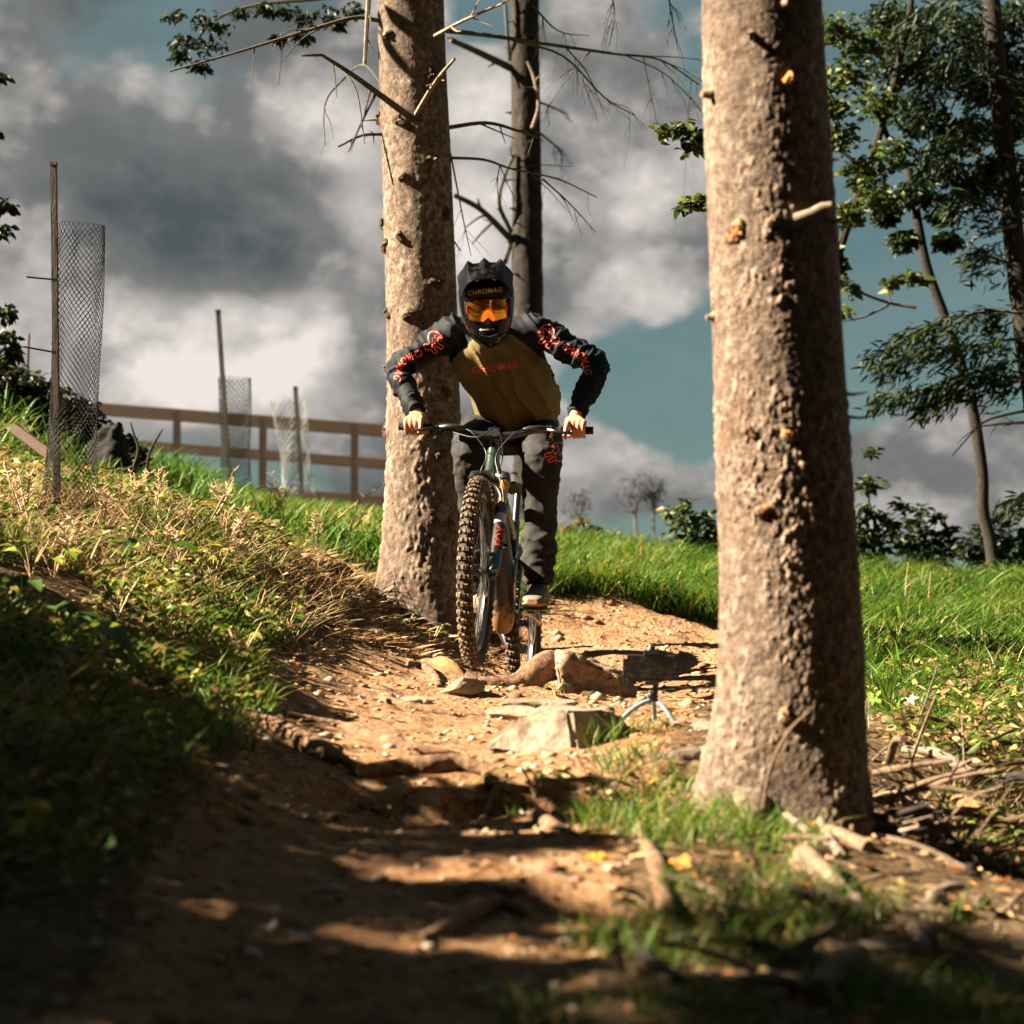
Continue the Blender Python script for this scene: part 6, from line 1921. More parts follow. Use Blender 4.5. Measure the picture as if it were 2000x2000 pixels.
# tangle of twigs in the brush pile
for k in range(120):
    u, v = rs.uniform(1680, 1998), rs.uniform(1420, 1800)
    a = G(u, v, 4.9); a.z += rs.uniform(.005, .05)
    an, ln = rs.uniform(0, 6.28), rs.uniform(.12, .42)
    el_ = rs.uniform(-.1, .25) if rs.random() < .85 else rs.uniform(.3, .9)
    b_ = a + V3((math.cos(an) * math.cos(el_) * ln, math.sin(an) * math.cos(el_) * ln * .6, math.sin(el_) * ln))
    m_ = a.lerp(b_, .5) + V3((0, 0, rs.uniform(-.02, .03)))
    r0 = rs.choice([.003, .004, .004, .006, .009])
    stick("twig", "dry bare twig tangled in the brush pile right of the big trunk", [a, m_, b_], [r0, r0 * .8, r0 * .5], rs.choice([M_palewood, M_barkplain, M_deadwood, M_barkblack]), 200 + k, "twig", "twigs in the brush pile", None, 6)

# broken pieces of branch among the leaves at lower right
for k in range(34):
    u, v = rs.uniform(1400, 1995), rs.uniform(1640, 1990)
    a = G(u, v); a.z += .012; an, ln = rs.uniform(0, 6.28), rs.uniform(.06, .22)
    e = a + V3((math.cos(an) * ln, math.sin(an) * ln * .7, 0)); e.z = Hs(e.x, e.y) + rs.uniform(.008, .05)
    r0 = rs.choice([.005, .007, .009, .012, .016])
    stick("branch_piece", "broken piece of branch among dead leaves at lower right", [a, a.lerp(e, .5) + V3((0, 0, rs.uniform(0, .012))), e], [r0, r0 * .95, r0 * .7], rs.choice([M_deadwood, M_barkplain, M_palewood, M_barkplain]), 400 + k, "branch", "broken branch pieces at lower right", None, 8, .4)
# ---------------------------------------------------------------- fallen leaves one can pick out
def leaf_mesh(seed, lobes=5):
    rs_ = np.random.default_rng(seed); n = 28
    t = np.linspace(0, 2 * np.pi, n, endpoint=False)
    r = (.62 + .26 * np.cos(lobes * t) + .10 * rs_.normal(0, 1, n) * .5) * (1 - .25 * np.cos(t)) if lobes > 2 else .45 + .35 * np.cos(t) ** 2 + .03 * rs_.normal(0, 1, n)
    x, y = r * np.cos(t), r * np.sin(t) * (.9 if lobes > 2 else .75)
    z = .22 * (x * x) - .18 * np.abs(y) + .10 * np.sin(3 * x + seed) + .06 * rs_.normal(0, 1, n)
    V_ = np.concatenate([np.stack([x, y, z], 1), [[0, 0, -.02]]])
    F_ = np.array([[i, (i + 1) % n, n] for i in range(n)])
    return V_, F_
LEAFC = {"brown": (.24, .13, .06), "tan": (.42, .29, .17), "yellow": (.60, .34, .05), "orange": (.55, .20, .05), "pale": (.52, .42, .33), "green": (.12, .20, .03)}
LM = {}
for ci, (nm, c) in enumerate(LEAFC.items()):
    for lb in (5, 1):
        V_, F_ = leaf_mesh(ci * 7 + lb, lb); cc = np.repeat([c], len(V_), 0) * (1 + rng.normal(0, .12, (len(V_), 1)))
        LM[nm, lb] = tri_mesh("fallen_leaf", V_, F_, M_dry, col=cc, smooth=True)
def leaf(u, v, nm, size, label, group=None, lb=1, tilt=.35, dz=.012, pos=None):
    p = pos if pos is not None else G(u, v); o = bpy.data.objects.new("fallen_leaf", LM[nm, lb]); COL.objects.link(o)
    o.location = p + V3((0, 0, dz)); o.scale = (size, size, size); o.rotation_euler = (rs.uniform(-tilt, tilt) + .15, rs.uniform(-tilt, tilt), rs.uniform(0, 6.28))
    OFF[o.name] = p; return props(o, label, "leaf", group)
for (u, v, nm, sz, lb, lab) in [(393, 1482, "yellow", .020, 1, "bright yellow leaf high in the dark left shade"), (422, 1600, "yellow", .020, 1, "yellow leaf in the shade below the brighter one"),
    (525, 1303, "orange", .030, 5, "orange leaf upright where the left bank meets the trail"), (368, 1412, "tan", .040, 5, "curled tan leaf in the shade left of the trail"), (572, 1848, "pale", .036, 5, "large pale leaf in the dark lower left"),
    (765, 1612, "pale", .016, 1, "small round pale leaf on the trail edge of the shade"), (860, 1800, "tan", .024, 1, "tan leaf on the sunlit near trail"), (1163, 1692, "yellow", .045, 1, "long yellow green leaf on the dark right edge"),
    (1272, 1538, "yellow", .018, 1, "small orange yellow leaf left of the paired leaves by grass"), (1320, 1535, "orange", .018, 1, "small orange leaf in the grass left of big trunk"), (1280, 1820, "orange", .024, 1, "orange leaf at the bright edge of the bottom grass"),
    (1430, 1782, "pale", .034, 5, "pale curled leaf in the dark grass at bottom"), (1470, 1775, "tan", .030, 5, "tan curled leaf beside the pale one in dark grass"), (1010, 1945, "orange", .026, 1, "orange leaf at the bottom edge of the trail"),
    (945, 1945, "pale", .022, 1, "pale leaf by the orange one at the bottom edge"), (1050, 1460, "orange", .022, 5, "rusty leaf below the large pale rock"), (600, 1130, "green", .05, 5, "broad green leaf on the sunny bank near the clod"),
    (1580, 1745, "orange", .03, 5, "orange brown leaf beside the bleached branch"), (1440, 1865, "orange", .03, 5, "curled rust leaf low in the dark grass")]:
    leaf(u, v, nm, sz, lab, None, lb)
for k in range(90):
    u, v = rs.uniform(120, 1250), rs.uniform(1400, 1995)
    leaf(u, v, rs.choice(["brown", "brown", "tan", "tan", "pale", "orange"]), rs.uniform(.009, .022), "small dry leaf lying on the shaded lower trail", "dry leaves on the lower trail", rs.choice([1, 1, 5]))
for k in range(46):
    u, v = rs.uniform(1250, 1990), rs.uniform(1690, 1995)
    leaf(u, v, rs.choice(["brown", "tan", "tan", "pale", "orange", "brown"]), rs.uniform(.012, .03), "dry curled leaf in the dark grass at lower right", "dry leaves at lower right", rs.choice([1, 5, 5]), .7)
for k in range(40):
    u, v = rs.uniform(1690, 1960), rs.uniform(1310, 1440)
    p = G(u, v, 5.5); leaf(u, v, rs.choice(["tan", "tan", "pale", "brown", "green"]), rs.uniform(.02, .045), "withered tan leaf caught in the grass at right", "withered leaves in the right grass", 5, 1.1, rs.uniform(.02, .09), p)
for k in range(40):
    u, v = rs.uniform(450, 1250), rs.uniform(1330, 1490)
    leaf(u, v, rs.choice(["tan", "pale", "brown", "orange"]), rs.uniform(.008, .018), "scrap of dry leaf on the sunlit trail", "leaf scraps on the sunlit trail", 1)
# pebbles strewn on the trail: too many and too small to tell apart
_pv, _pf, _pc = [], [], []
b = bmesh.new(); bmesh.ops.create_icosphere(b, subdivisions=1, radius=1); iv = np.array([q.co[:] for q in b.verts]); if_ = np.array([[q.index for q in f.verts] for f in b.faces]); b.free()
pr = scatter(4200, -.8, 1.5, 2.8, 10.9, lambda x, y: (trail_dist(x, y) > -.04) & in_view(x, y))
o_ = 0
for p in pr:
    s = rng.uniform(.003, .012) * (2.4 if rng.random() < .07 else 1)
    vv_ = iv * (1 + rng.normal(0, .16, iv.shape)) * s * np.array([1.2, 1, .65]) + p
    _pv.append(vv_); _pf.append(if_ + o_); o_ += len(iv)
cc = pick(len(pr), [(.30, .19, .11), (.40, .28, .18), (.24, .14, .08), (.46, .36, .26)])
o = link_mesh("trail_pebbles", tri_mesh("trail_pebbles", np.concatenate(_pv), np.concatenate(_pf), M_dry, col=np.repeat(cc, len(iv), 0), smooth=True))
props(o, "small clods and pebbles strewn over the trail", "pebbles", kind="stuff")
# ---------------------------------------------------------------- plants, shrubs and the trees behind
def leafcloud(centers, radii, n, size, cols, wid=.5, flat=.7, seed=0, droop=0.0, jit=.18):
    """leaves spread through several overlapping clumps"""
    k = len(centers); idx = rng.integers(0, k, n)
    c = np.array([p[:] for p in centers])[idx]; r = np.array(radii)[idx]
    q = unit(n) * (rng.random(n) ** .5)[:, None]
    p = c + q * r[:, None] * np.array([1, 1, flat])
    d = unit(n, -.7, .5) + np.array([0, 0, -droop])
    ln = rng.uniform(size * .6, size * 1.25, n)
    return leaves(p, d, unit(n, .1, 1.0), ln, ln * wid, pick(n, cols, jit))
def attach(name, parts, mat, parent):
    V, F, C = join_np(parts); return link_mesh(name, tri_mesh(name, V, F, mat, col=C), parent)
M_silbark = pmat("near_black_bark", (.012, .010, .008), (.030, .025, .020), 30, .95, .5)
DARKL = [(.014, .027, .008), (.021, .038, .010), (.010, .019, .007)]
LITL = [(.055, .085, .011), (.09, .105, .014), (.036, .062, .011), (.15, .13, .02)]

# leafy tree whose crown shows right of the big trunk
t = thing("leafy_tree", "leafy tree with crown painted sunlit yellow green and shaded dark just right of the big trunk", "tree", (P(1730, 1100, 13).x, 13.0, P(1730, 1130, 13).z))
mb = MB(); mb.tube(spline([P(1540, 1140, 13.2), P(1570, 800, 13.1), P(1630, 520, 13), P(1715, 270, 13), P(1770, 60, 13), P(1800, -150, 13)], 6), [.04, .016], 8)
for k, pp in enumerate([[(1690, 340), (1650, 300), (1620, 290)], [(1735, 270), (1700, 190), (1640, 120)], [(1750, 180), (1800, 110), (1860, 60)], [(1720, 330), (1780, 320), (1850, 340)]]):
    mb.tube(spline([P(u, v, 13) for u, v in pp], 5), [.018, .006], 6)
mb.build("trunk", M_silbark, t)
cl = [P(u, v, d) for u, v, d in ((1630, 60, 12.6), (1650, 150, 12.6), (1690, 90, 12.8), (1640, 270, 12.6), (1690, 340, 12.7), (1720, 390, 12.6), (1660, 420, 12.7), (1620, 210, 12.5), (1750, 300, 12.8), (1720, 200, 13), (1630, 520, 12.6), (1620, 490, 12.6))]
attach("painted_lit_crown", [leafcloud(cl, [.16, .17, .18, .15, .16, .13, .12, .13, .16, .17, .09, .07], 3000, .055, LITL[:3] + DARKL[:1], .62)], M_leaf, t)  # lighter leaf colours paint the sunlit side of the crown
cl = [P(u, v, d) for u, v, d in ((1790, 60, 13.5), (1850, 140, 13.6), (1800, 230, 13.5), (1880, 260, 13.6), (1840, 330, 13.5), (1760, 130, 13.4), (1900, 60, 13.6), (1900, 370, 13.6), (1790, 380, 13.5), (1960, 120, 13.7), (1970, 250, 13.7), (1740, 40, 13.5), (1730, 420, 13.4), (1840, 420, 13.5), (1765, 470, 13.4), (1850, 470, 13.5), (1980, 40, 13.6), (1990, 180, 13.6), (1940, 330, 13.7), (1985, 380, 13.6), (1920, 180, 13.7))]
attach("painted_shade_crown", [leafcloud(cl, [.24, .23, .2, .2, .18, .2, .22, .14, .15, .2, .16, .2, .09, .10, .10, .09, .22, .2, .16, .14, .18], 14000, .055, DARKL, .45, droop=.3)], M_leaf, t)  # darker leaf colours paint the crown's shaded side

# slender leaning stem on the right
t = thing("slender_tree", "slender bare stem curving up to the left near right edge", "tree", P(1945, 1150, 13.6))
mb = MB(); mb.tube(spline([P(1945, 1160, 13.6), P(1935, 1060, 13.6), P(1920, 1000, 13.6), P(1918, 920, 13.6), P(1898, 790, 13.6), P(1870, 690, 13.6), P(1842, 610, 13.6), P(1810, 520, 13.6), P(1790, 420, 13.6), P(1775, 330, 13.6)], 5), [.046, .030], 10)
mb.build("trunk", M_silbark, t)
mb = MB(); mb.tube(spline([P(1790, 600, 13.6), P(1740, 592, 13.6), P(1690, 575, 13.5), P(1650, 552, 13.5)], 5), [.014, .007], 6)
mb.tube(spline([P(1735, 596, 13.6), P(1690, 618, 13.5), P(1645, 628, 13.5)], 5), [.010, .005], 6); mb.tube(spline([P(1738, 590, 13.5), P(1735, 560, 13.5), P(1760, 545, 13.5)], 5), [.007, .003], 5)
mb.build("branch", M_darktwig, t)
attach("foliage", [leafcloud([P(1775, 545, 13.4), P(1740, 555, 13.4), P(1795, 548, 13.4), P(1660, 570, 13.4), P(1650, 610, 13.4), P(1635, 545, 13.4)], [.05, .05, .04, .08, .06, .06], 130, .085, LITL[:3], .62)], M_leaf, t)

# spruce at the right edge with hanging boughs
t = thing("spruce_tree", "dark leaning spruce with drooping boughs at the right edge", "tree", P(2060, 1150, 13.0))
mb = MB(); mb.tube(spline([P(2060, 1150, 13), P(2030, 850, 13), P(1998, 620, 13), P(1968, 350, 13), P(1942, 80, 13), P(1925, -150, 13), P(1910, -350, 13)], 6), [.085, .05], 12); mb.build("trunk", M_silbark, t)
def bough(px, d, parent, dens=90, hang=.10, size=.085, cols=DARKL, w=.20):
    sp = spline([P(u, v, d) for u, v in px], 8); mb = MB(); mb.tube(sp, [.012, .003], 5)
    n = int(dens * sum((a - b_).length for a, b_ in zip(sp, sp[1:])) * 3); A = np.array([p[:] for p in sp])
    i = rng.uniform(.08, 1, n) * (len(sp) - 1.001); k = i.astype(int); f = (i - k)[:, None]
    base = A[k] * (1 - f) + A[k + 1] * f; tg = A[k + 1] - A[k]; tg /= np.linalg.norm(tg, axis=1, keepdims=True)
    off = np.abs(rng.normal(0, 1, n)) * hang * (1 - .5 * i / len(sp))
    base = base + np.stack([rng.normal(0, .03, n), rng.normal(0, .10, n), -off + .02], 1)
    dr = tg * .7 + rng.normal(0, .45, (n, 3)) + np.array([0, 0, -.35])
    ln = rng.uniform(size * .6, size * 1.3, n)
    o = mb.build("branch", M_darktwig, parent)
    V, F, C = leaves(base, dr, unit(n, .2, 1), ln, ln * w, pick(n, cols), .1, .1)
    link_mesh("needles", tri_mesh("needles", V, F, M_needle, col=C), o)
for px, hang in (([(1998, 612), (1930, 608), (1850, 625), (1780, 650), (1700, 700)], .10), ([(2010, 700), (1930, 720), (1850, 745), (1780, 765), (1710, 775)], .09), ([(2020, 740), (1940, 735), (1870, 745), (1800, 800)], .09),
                 ([(2000, 660), (1930, 670), (1860, 680), (1790, 690), (1715, 720)], .09), ([(1985, 520), (1930, 500), (1910, 490), (1890, 500)], .09), ([(1975, 420), (1930, 400), (1880, 380), (1840, 390)], .12), ([(1955, 250), (1900, 230), (1850, 260), (1800, 310)], .14),
                 ([(1945, 120), (1890, 100), (1830, 130), (1780, 180)], .16), ([(1960, 300), (2010, 320), (2050, 360)], .16), ([(1950, 150), (2010, 170), (2060, 210)], .18), ([(1930, 20), (1870, -10), (1800, 20), (1740, 60)], .18), ([(1990, 560), (2030, 580)], .1), ([(2030, 960), (1990, 975), (1965, 985)], .05)):
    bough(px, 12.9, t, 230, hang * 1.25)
for px in ([(2020, 800), (1960, 812), (1915, 830), (1860, 890)], [(2020, 825), (1960, 828), (1900, 835)], [(1985, 440), (1940, 450), (1900, 470), (1880, 490)]):
    mb = MB(); twig_tree(mb, [P(u, v, 12.9) for u, v in px], .012, .004, 1, 5 + px[0][1], 5, 4, .5, .3); mb.build("dead_branch", M_deadwood, t)

# leafy sprigs showing left of the big trunk
for (pts, rr, lab) in ((((1300, 258), (1330, 250), (1360, 262), (1350, 290), (1375, 280)), .055, "upper green leafy sprig poking out left of the big trunk"), (((1335, 405), (1360, 400), (1380, 395)), .05, "lower small leafy sprig poking out left of the big trunk")):
    t = thing("leafy_sprig", lab, "branch", P(*pts[-1], 9.0))
    mb = MB(); mb.tube([P(1400, pts[0][1] - 5, 9.05), P(1350, pts[0][1], 9), P(pts[0][0], pts[0][1], 9)], [.006, .002], 5); mb.build("stem", M_darktwig, t)
    attach("foliage", [leafcloud([P(u, v, 9) for u, v in pts], [rr] * len(pts), 34 * len(pts), .05, LITL[:3] + DARKL[:1], .65)], M_leaf, t)
# dark bough of leaves at top left
t = thing("leafy_bough", "dark leafy bough hanging into the top left sky", "branch", P(740, 60, 12))
mb = MB(); mb.tube(spline([P(760, -30, 12), P(640, -5, 12), P(500, 10, 12), P(420, 40, 12), P(370, 100, 12)], 6), [.016, .004], 6); mb.build("stem", M_darktwig, t)
cl = [P(u, v, 12) for u, v in ((340, 30), (400, 40), (360, 80), (410, 90), (430, 50), (390, 130), (350, 110), (520, 20), (560, 20), (600, 35), (640, 30), (690, 20), (545, 75), (595, 70), (470, 25), (660, 45))]
attach("foliage", [leafcloud(cl, [.075, .10, .08, .10, .08, .06, .06, .07, .08, .08, .09, .08, .04, .05, .05, .06], 1000, .05, [(.015, .025, .012), (.03, .04, .02)], .5, droop=.5)], M_leaf, t)
# foliage at the left edge
t = thing("leafy_tree", "dark leafy branches reaching in at the left edge", "tree", V3((-3.6, 11, Hs(-3.6, 11))))
mb = MB(); mb.tube(spline([V3((-3.6, 11, Hs(-3.6, 11) - .1)), P(-300, 500, 11), P(-260, 100, 11), P(-240, -200, 11)], 5), [.07, .03], 8); mb.build("trunk", M_darktwig, t)
cl = [P(u, v, 11) for u, v in ((-10, 150), (-15, 260), (5, 400), (-5, 450), (10, 610), (15, 660), (5, 700), (-60, 200), (-60, 430), (-60, 640), (20, 690), (-80, 300))]
attach("foliage", [leafcloud(cl, [.06, .05, .06, .07, .07, .07, .08, .12, .12, .12, .06, .14], 800, .06, DARKL + [(.10, .14, .02)], .5, droop=.4)], M_leaf, t)
# dark bush on the mound
t = thing("bramble_bush", "dark bramble bush on the mound behind the nearest tree guard", "bush", P(50, 830, 12.3))
mb = MB()
for k in range(9): mb.tube(spline([P(20 + 16 * k, 850, 12.3), P(15 + 17 * k, 790, 12.3), P(10 + 20 * k, 740 + 7 * k, 12.3)], 4), [.008, .003], 5)
mb.build("stems", M_darktwig, t)
cl = [P(u, v, 12.3) for u, v in ((-10, 735), (30, 745), (60, 760), (90, 780), (120, 795), (150, 815), (20, 800), (70, 820), (120, 840), (170, 840), (40, 850), (100, 870), (200, 850), (230, 870), (255, 890))]
attach("foliage", [leafcloud(cl, [.17] * 12 + [.10, .11, .10], 4600, .055, DARKL + [(.06, .05, .03)], .5)], M_leaf, t)
t = thing("grass_tussock", "dark green grassy hump in front of the wooden railing", "grass", P(400, 950, 14))
r = np.stack([rng.normal(P(390, 0, 14).x, .26, 1500), rng.normal(14, .3, 1500), np.zeros(1500)], 1); r[:, 2] = H(r[:, 0], r[:, 1]) + .12 * np.exp(-((r[:, 0] - P(380, 0, 14).x) / .25) ** 2)
n = len(r); attach("blade_clump", [blades(r, rng.uniform(.12, .28, n), rng.uniform(.006, .012, n), rng.uniform(.1, .7, n), rng.uniform(.2, .9, n), pick(n, GREEN[:3]))], M_grass, t)

# shrubs along the crest
def shrub(label, base, tops, rr, n, size, cols, name="shrub", wid=.45):
    b_ = P(*base); t = thing(name, label, "shrub", b_, "shrubs along the crest")
    mb = MB()
    for (u, v) in tops: mb.tube(spline([b_, b_.lerp(P(u, v, base[2]), .5) + V3((rng.normal(0, .05), 0, .03)), P(u, v, base[2])], 4), [.011, .003], 5)
    mb.build("stems", M_darktwig, t)
    cl, rl_ = [], []
    for (u, v) in tops:
        e = P(u, v, base[2])
        for f, s in ((1.0, .55), (.75, .9), (.5, 1.0), (.3, .9)): cl.append(b_.lerp(e, f)); rl_.append(rr * s)
    attach("foliage", [leafcloud(cl, rl_, n, size, cols, wid, .8)], M_leaf, t)
shrub("yellow green shrub on the crest left of the big trunk", (1360, 1110, 14), [(1310, 1000), (1340, 985), (1375, 1010), (1395, 1035), (1420, 1040)], .11, 700, .075, LITL + DARKL[:1])
shrub("brown leaved low shrub on the crest right of the rider", (1140, 1100, 15), [(1110, 1030), (1135, 1020), (1165, 1035), (1195, 1045), (1215, 1070), (1100, 1060)], .10, 700, .06, [(.10, .09, .03), (.16, .13, .04), (.06, .06, .02)])
shrub("tall dark shrub touching the right side of the big trunk", (1690, 1130, 13.8), [(1700, 885), (1690, 950), (1720, 1010), (1760, 990), (1670, 1020)], .09, 620, .08, DARKL + [(.06, .09, .02)])
shrub("dark feathery shrub right of the big trunk", (1800, 1130, 14.2), [(1800, 1000), (1780, 1020), (1830, 1010), (1850, 1040), (1760, 1050), (1860, 1070)], .11, 800, .075, DARKL)
shrub("dark dense shrub round the foot of the slender stem", (1950, 1150, 14.0), [(1910, 1040), (1945, 1010), (1970, 1020), (1990, 1060), (1890, 1070), (2010, 1040)], .12, 900, .075, DARKL)
shrub("low dark shrub at the right edge below the spruce", (1985, 1160, 13.6), [(1960, 1090), (1990, 1080), (2010, 1100), (1940, 1110)], .11, 500, .07, DARKL)
# hazy feathery saplings beyond the crest
M_hazy = pmat("far_grey_twigs", (.06, .064, .068), (.10, .105, .11), 10, .9)
for (u, v0, v1, d, lab) in ((1240, 930, 1060, 24, "left of two feathery grey saplings beyond the crest"), (1275, 920, 1060, 24, "right of two feathery grey saplings beyond the crest"), (1125, 945, 1060, 26, "faint thin sapling beyond the crest beside the rider")):
    mb = MB(); b_ = P(u, v1 + 60, d)
    mb.tube([b_, P(u + 2, v1, d), P(u, v0 + 40, d)], [.03, .012], 5)
    for k in range(7):
        a = P(u, v1 - 20 - k * 12, d); e = P(u + (-1) ** k * rs.uniform(10, 26), v0 + rs.uniform(-5, 30), d)
        mb.tube([a, a.lerp(e, .5) + V3((rs.uniform(-.05, .05), 0, 0)), e], [.012, .003], 4)
    t = thing("feathery_sapling", lab, "sapling", b_, "saplings beyond the crest"); mb.build("stems", M_hazy, t)
    cl = [P(u + rs.uniform(-24, 24), v0 + rs.uniform(0, 70), d) for _ in range(8)]
    _h = attach("twig_haze", [leafcloud(cl, [.12] * 8, 260, .07, [(.08, .085, .09), (.06, .065, .07)], .2)], M_leaf, t); _h["kind"] = "stuff"

# dry weeds on the bank
M_straw = pmat("straw_stalk", (.36, .25, .14), (.52, .38, .23), 40, .85)
def dry_weed(label, base, tip, seed, n=5, feather=True, r=.005, name="dry_weed"):
    rs_ = random.Random(seed); b_ = G(*base) if len(base) == 2 else P(*base); d = b_.y
    t = thing(name, label, "weed", b_, "dry weeds on the left bank"); mb = MB(); ds, cs = [], []
    for k in range(n):
        tp = P(tip[0] + rs_.uniform(-1, 1) * 30 * (n > 1), tip[1] + rs_.uniform(0, 30) * (n > 1), d + rs_.uniform(-.1, .1))
        m_ = b_.lerp(tp, .5) + V3((rs_.uniform(-.02, .02), 0, .01)); sp = spline([b_, m_, tp], 8); mb.tube(sp, [r, r * .4], 5)
        if feather:
            for q in range(26):
                i = rs_.uniform(.45, 1) * (len(sp) - 1.01); a = sp[int(i)]
                e = a + V3((rs_.choice([-1, 1]) * rs_.uniform(.008, .03), rs_.uniform(-.02, .02), rs_.uniform(.005, .03)))
                mb.tube([a, e], .0014, 3)
    mb.build("stalks", M_straw, t)
for i, (b_, tp, n, f, lab) in enumerate([((520, 1050), (548, 935), 4, True, "feathery straw weed on the sunny bank under the middle guard"), ((470, 1040), (420, 930), 5, True, "clump of straw weeds between the nearest and middle guards"), ((560, 1060), (555, 915), 2, True, "tall feathery weed below the third guard"),
    ((240, 1000), (278, 915), 5, True, "rusty weed clump beside the nearest mesh sleeve"), ((600, 1070), (770, 930), 1, True, "long bare weed stalk leaning far right before the railing"), ((430, 1000), (378, 930), 2, False, "budded weed stalk left of the straw clump"),
    ((300, 1030), (330, 890), 2, True, "tall rusty stalk right of the nearest guard"), ((400, 1040), (440, 905), 2, True, "tall straw stalk left of the middle guard"), ((655, 1090), (690, 960), 2, True, "straw stalk rising above the clod of earth"), ((610, 1090), (640, 985), 3, True, "feathery straw tuft left of the clod of earth"), ((700, 1060), (735, 975), 2, True, "straw stalk leaning towards the middle trunk"), ((60, 1040), (35, 900), 4, True, "straw weeds at the left edge beside the nearest guard"), ((200, 1050), (215, 940), 4, True, "straw weeds growing against the nearest mesh sleeve"), ((350, 1110), (330, 1010), 5, True, "brown weed tuft in the middle of the bank"), ((150, 1100), (120, 1020), 5, True, "straw weed tuft below the nearest guard"), ((500, 1120), (470, 1040), 5, True, "straw weed tuft above the lime weeds"), ((445, 1080), (470, 985), 6, True, "low dense straw weed in the middle of the bank"), ((380, 1060), (360, 985), 6, True, "low straw weed nearer the nearest guard"), ((330, 1010), (320, 950), 6, True, "low brown weed right of the nearest guard"), ((560, 1090), (520, 1010), 6, True, "straw weed patch at the bank's right end")]):
    dry_weed(lab, b_, tp, 70 + i, n, f)
# straw mat of dry stems on the sunny bank
r = scatter(5000, -2.2, -.72, 6.8, 10.2, lambda x, y: (n2(x, y, 2.3, 91) > -.25))
n = len(r); sm = blades(r, rng.uniform(.06, .17, n), rng.uniform(.003, .006, n), rng.uniform(.2, 1.4, n), rng.uniform(.0, 1.2, n), pick(n, STRAW))
stuff("straw_mat", "matted straw coloured dry stems on the sunny bank", "dry grass", [sm], M_grass)

# broad leaved weeds one can pick out on the bank
def broadleaf(label, u, v, n, size, cols, hgt=.12, name="broadleaf_weed", pos=None, wid=.5):
    b_ = G(u, v) if pos is None else pos; t = thing(name, label, "weed", b_, "leafy weeds on the left bank"); mb = MB(); cs, ds, us = [], [], []
    for k in range(n):
        a = rng.uniform(0, 6.28); h = hgt * rng.uniform(.5, 1.1); e = b_ + V3((math.cos(a) * h * .5, math.sin(a) * h * .5, h))
        mb.tube([b_, b_.lerp(e, .5) + V3((0, 0, .01)), e], [.0025, .0015], 4); cs.append(e[:]); ds.append((math.cos(a), math.sin(a), rng.uniform(-.5, .2))); us.append((rng.normal(0, .3), rng.normal(0, .3), 1))
    mb.build("stems", M_straw, t); cs = np.array(cs); ln = rng.uniform(size * .7, size * 1.2, n)
    attach("foliage", [leaves(cs, np.array(ds), np.array(us), ln, ln * wid, pick(n, cols), .2, .2)], M_leaf, t)
LIME = [(.22, .24, .03), (.16, .20, .024), (.29, .27, .05)]
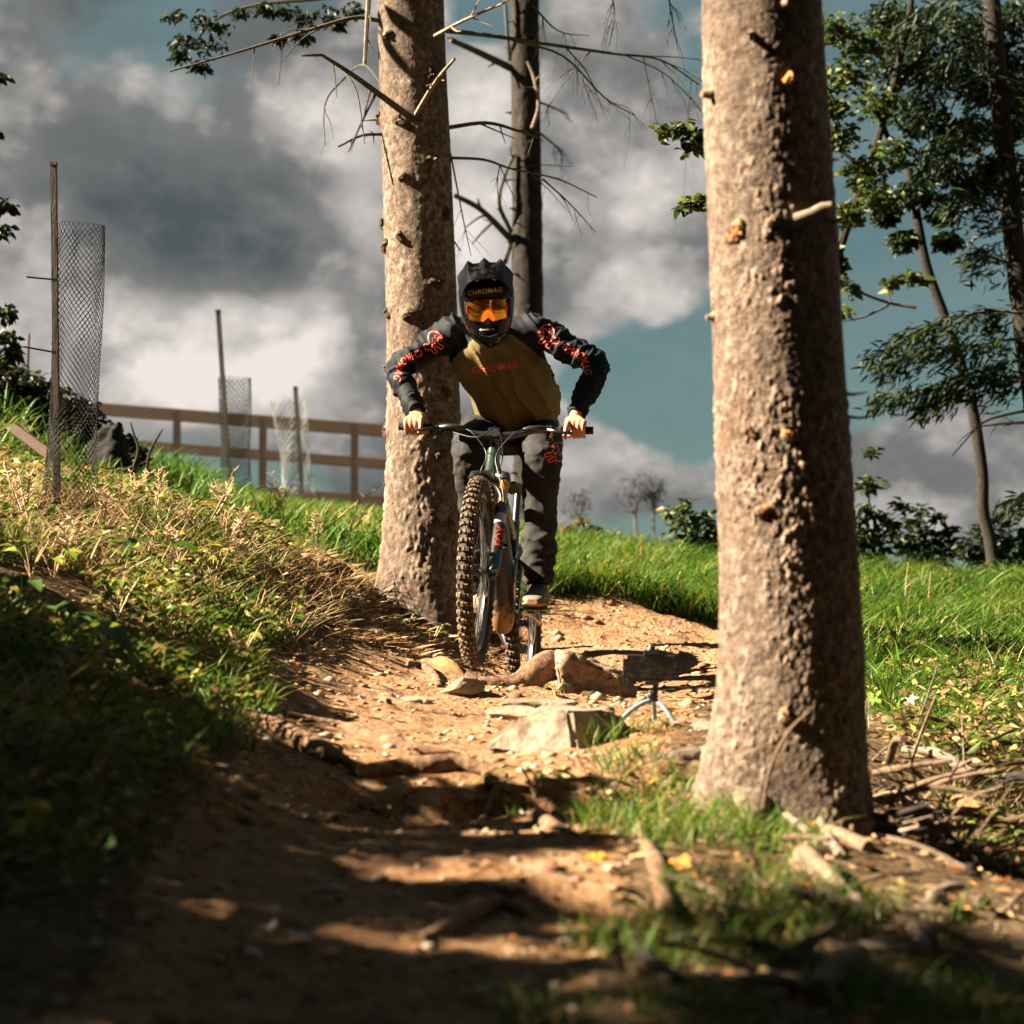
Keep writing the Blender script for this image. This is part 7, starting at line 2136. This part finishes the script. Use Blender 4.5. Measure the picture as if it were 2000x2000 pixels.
for i, (u, v, n, s, c, lab) in enumerate([(60, 1130, 6, .07, LIME, "bright yellow weed at the far left of the bank"), (105, 1135, 7, .07, LIME, "second bright yellow weed at the left of the bank"), (415, 1150, 7, .06, LIME, "lime leaved weed in the middle of the sunny bank"),
    (480, 1165, 6, .06, LIME, "lime leaved weed nearer the trail on the bank"), (530, 1140, 6, .06, LIME, "yellow leaved weed below the thin forked twig"), (300, 1140, 8, .10, GREEN, "tall green weed in the middle of the bank"), (330, 1150, 6, .09, GREEN, "narrow leaved green weed beside the tall one"),
    (180, 1330, 8, .11, [(.05, .11, .02), (.07, .14, .03)], "dark green broad leaved plant in the left shade"), (40, 1230, 8, .11, [(.05, .11, .02), (.07, .14, .03)], "shaded broad leaved plant at the left edge"), (120, 1260, 7, .10, [(.06, .12, .02)], "drooping shaded plant at lower left of the bank"),
    (470, 1300, 9, .05, LIME, "star leaved lime weed at the edge of the trail"), (385, 1295, 8, .045, GREEN, "clover like green weed at the trail edge"), (655, 1205, 10, .05, LIME + GREEN[:2], "yellow green weed near the foot of the middle trunk"), (780, 1255, 12, .05, LIME, "lime weed in front of the middle trunk"),
    (840, 1275, 10, .045, LIME + GREEN[:2], "green weed beside the front tyre"), (230, 1210, 9, .06, LIME + GREEN, "mixed green weed at the edge of the shade"), (560, 1245, 9, .05, LIME + GREEN, "spiky green weed above the trail edge"), (480, 1470, 5, .05, [(.05, .10, .03)], "small green plant alone in the left shade")]):
    broadleaf(lab, u, v, n, s, c, .10 + .4 * s)
broadleaf("strappy green plant growing in the right edge of the trail", 1045, 1575, 13, .13, GREEN[:3] + LIME[:1], .07, "strappy_plant", None, .14)
broadleaf("small green seedling between stump and root", 1085, 1362, 7, .035, GREEN + LIME, .05)
# tall yellow grass stalks on the right meadow
for k, (u, v0, v1) in enumerate([(1768, 1098, 1165), (1812, 1115, 1200)]):
    b_ = P(u, v1, 11.5); mb = MB(); mb.tube(spline([b_, P(u + 2, (v0 + v1) / 2, 11.5), P(u + 6, v0, 11.5)], 4), [.003, .0015], 5); o = mb.build("dry_stalk", M_straw, None, b_)
    props(o, "dry yellow stalk standing in the meadow grass at right", "stalk", "dry stalks in the meadow")
# low shrub outside the frame on the left that shades the near bank
for (x, y, s) in SHADE_SHRUBS:
    b_ = on(x, y); t = thing("shade_shrub", "dense shrub on the bank outside the picture, shading the near slope", "shrub", b_, "shrubs on the bank outside the picture")
    mb = MB()
    for k in range(8): a = k * .8; mb.tube([b_, b_ + V3((math.cos(a) * .3 * s, math.sin(a) * .3 * s, .6 * s)), b_ + V3((math.cos(a) * .5 * s, math.sin(a) * .5 * s, 1.0 * s))], [.02, .006], 5)
    mb.build("stems", M_darktwig, t)
    cl = [b_ + V3((rng.normal(0, .32) * s, rng.normal(0, .32) * s, rng.uniform(.2, .95) * s)) for _ in range(16)]
    attach("foliage", [leafcloud(cl, [.38 * s] * 16, 2600, .11, DARKL + LITL[:1], .6)], M_leaf, t)
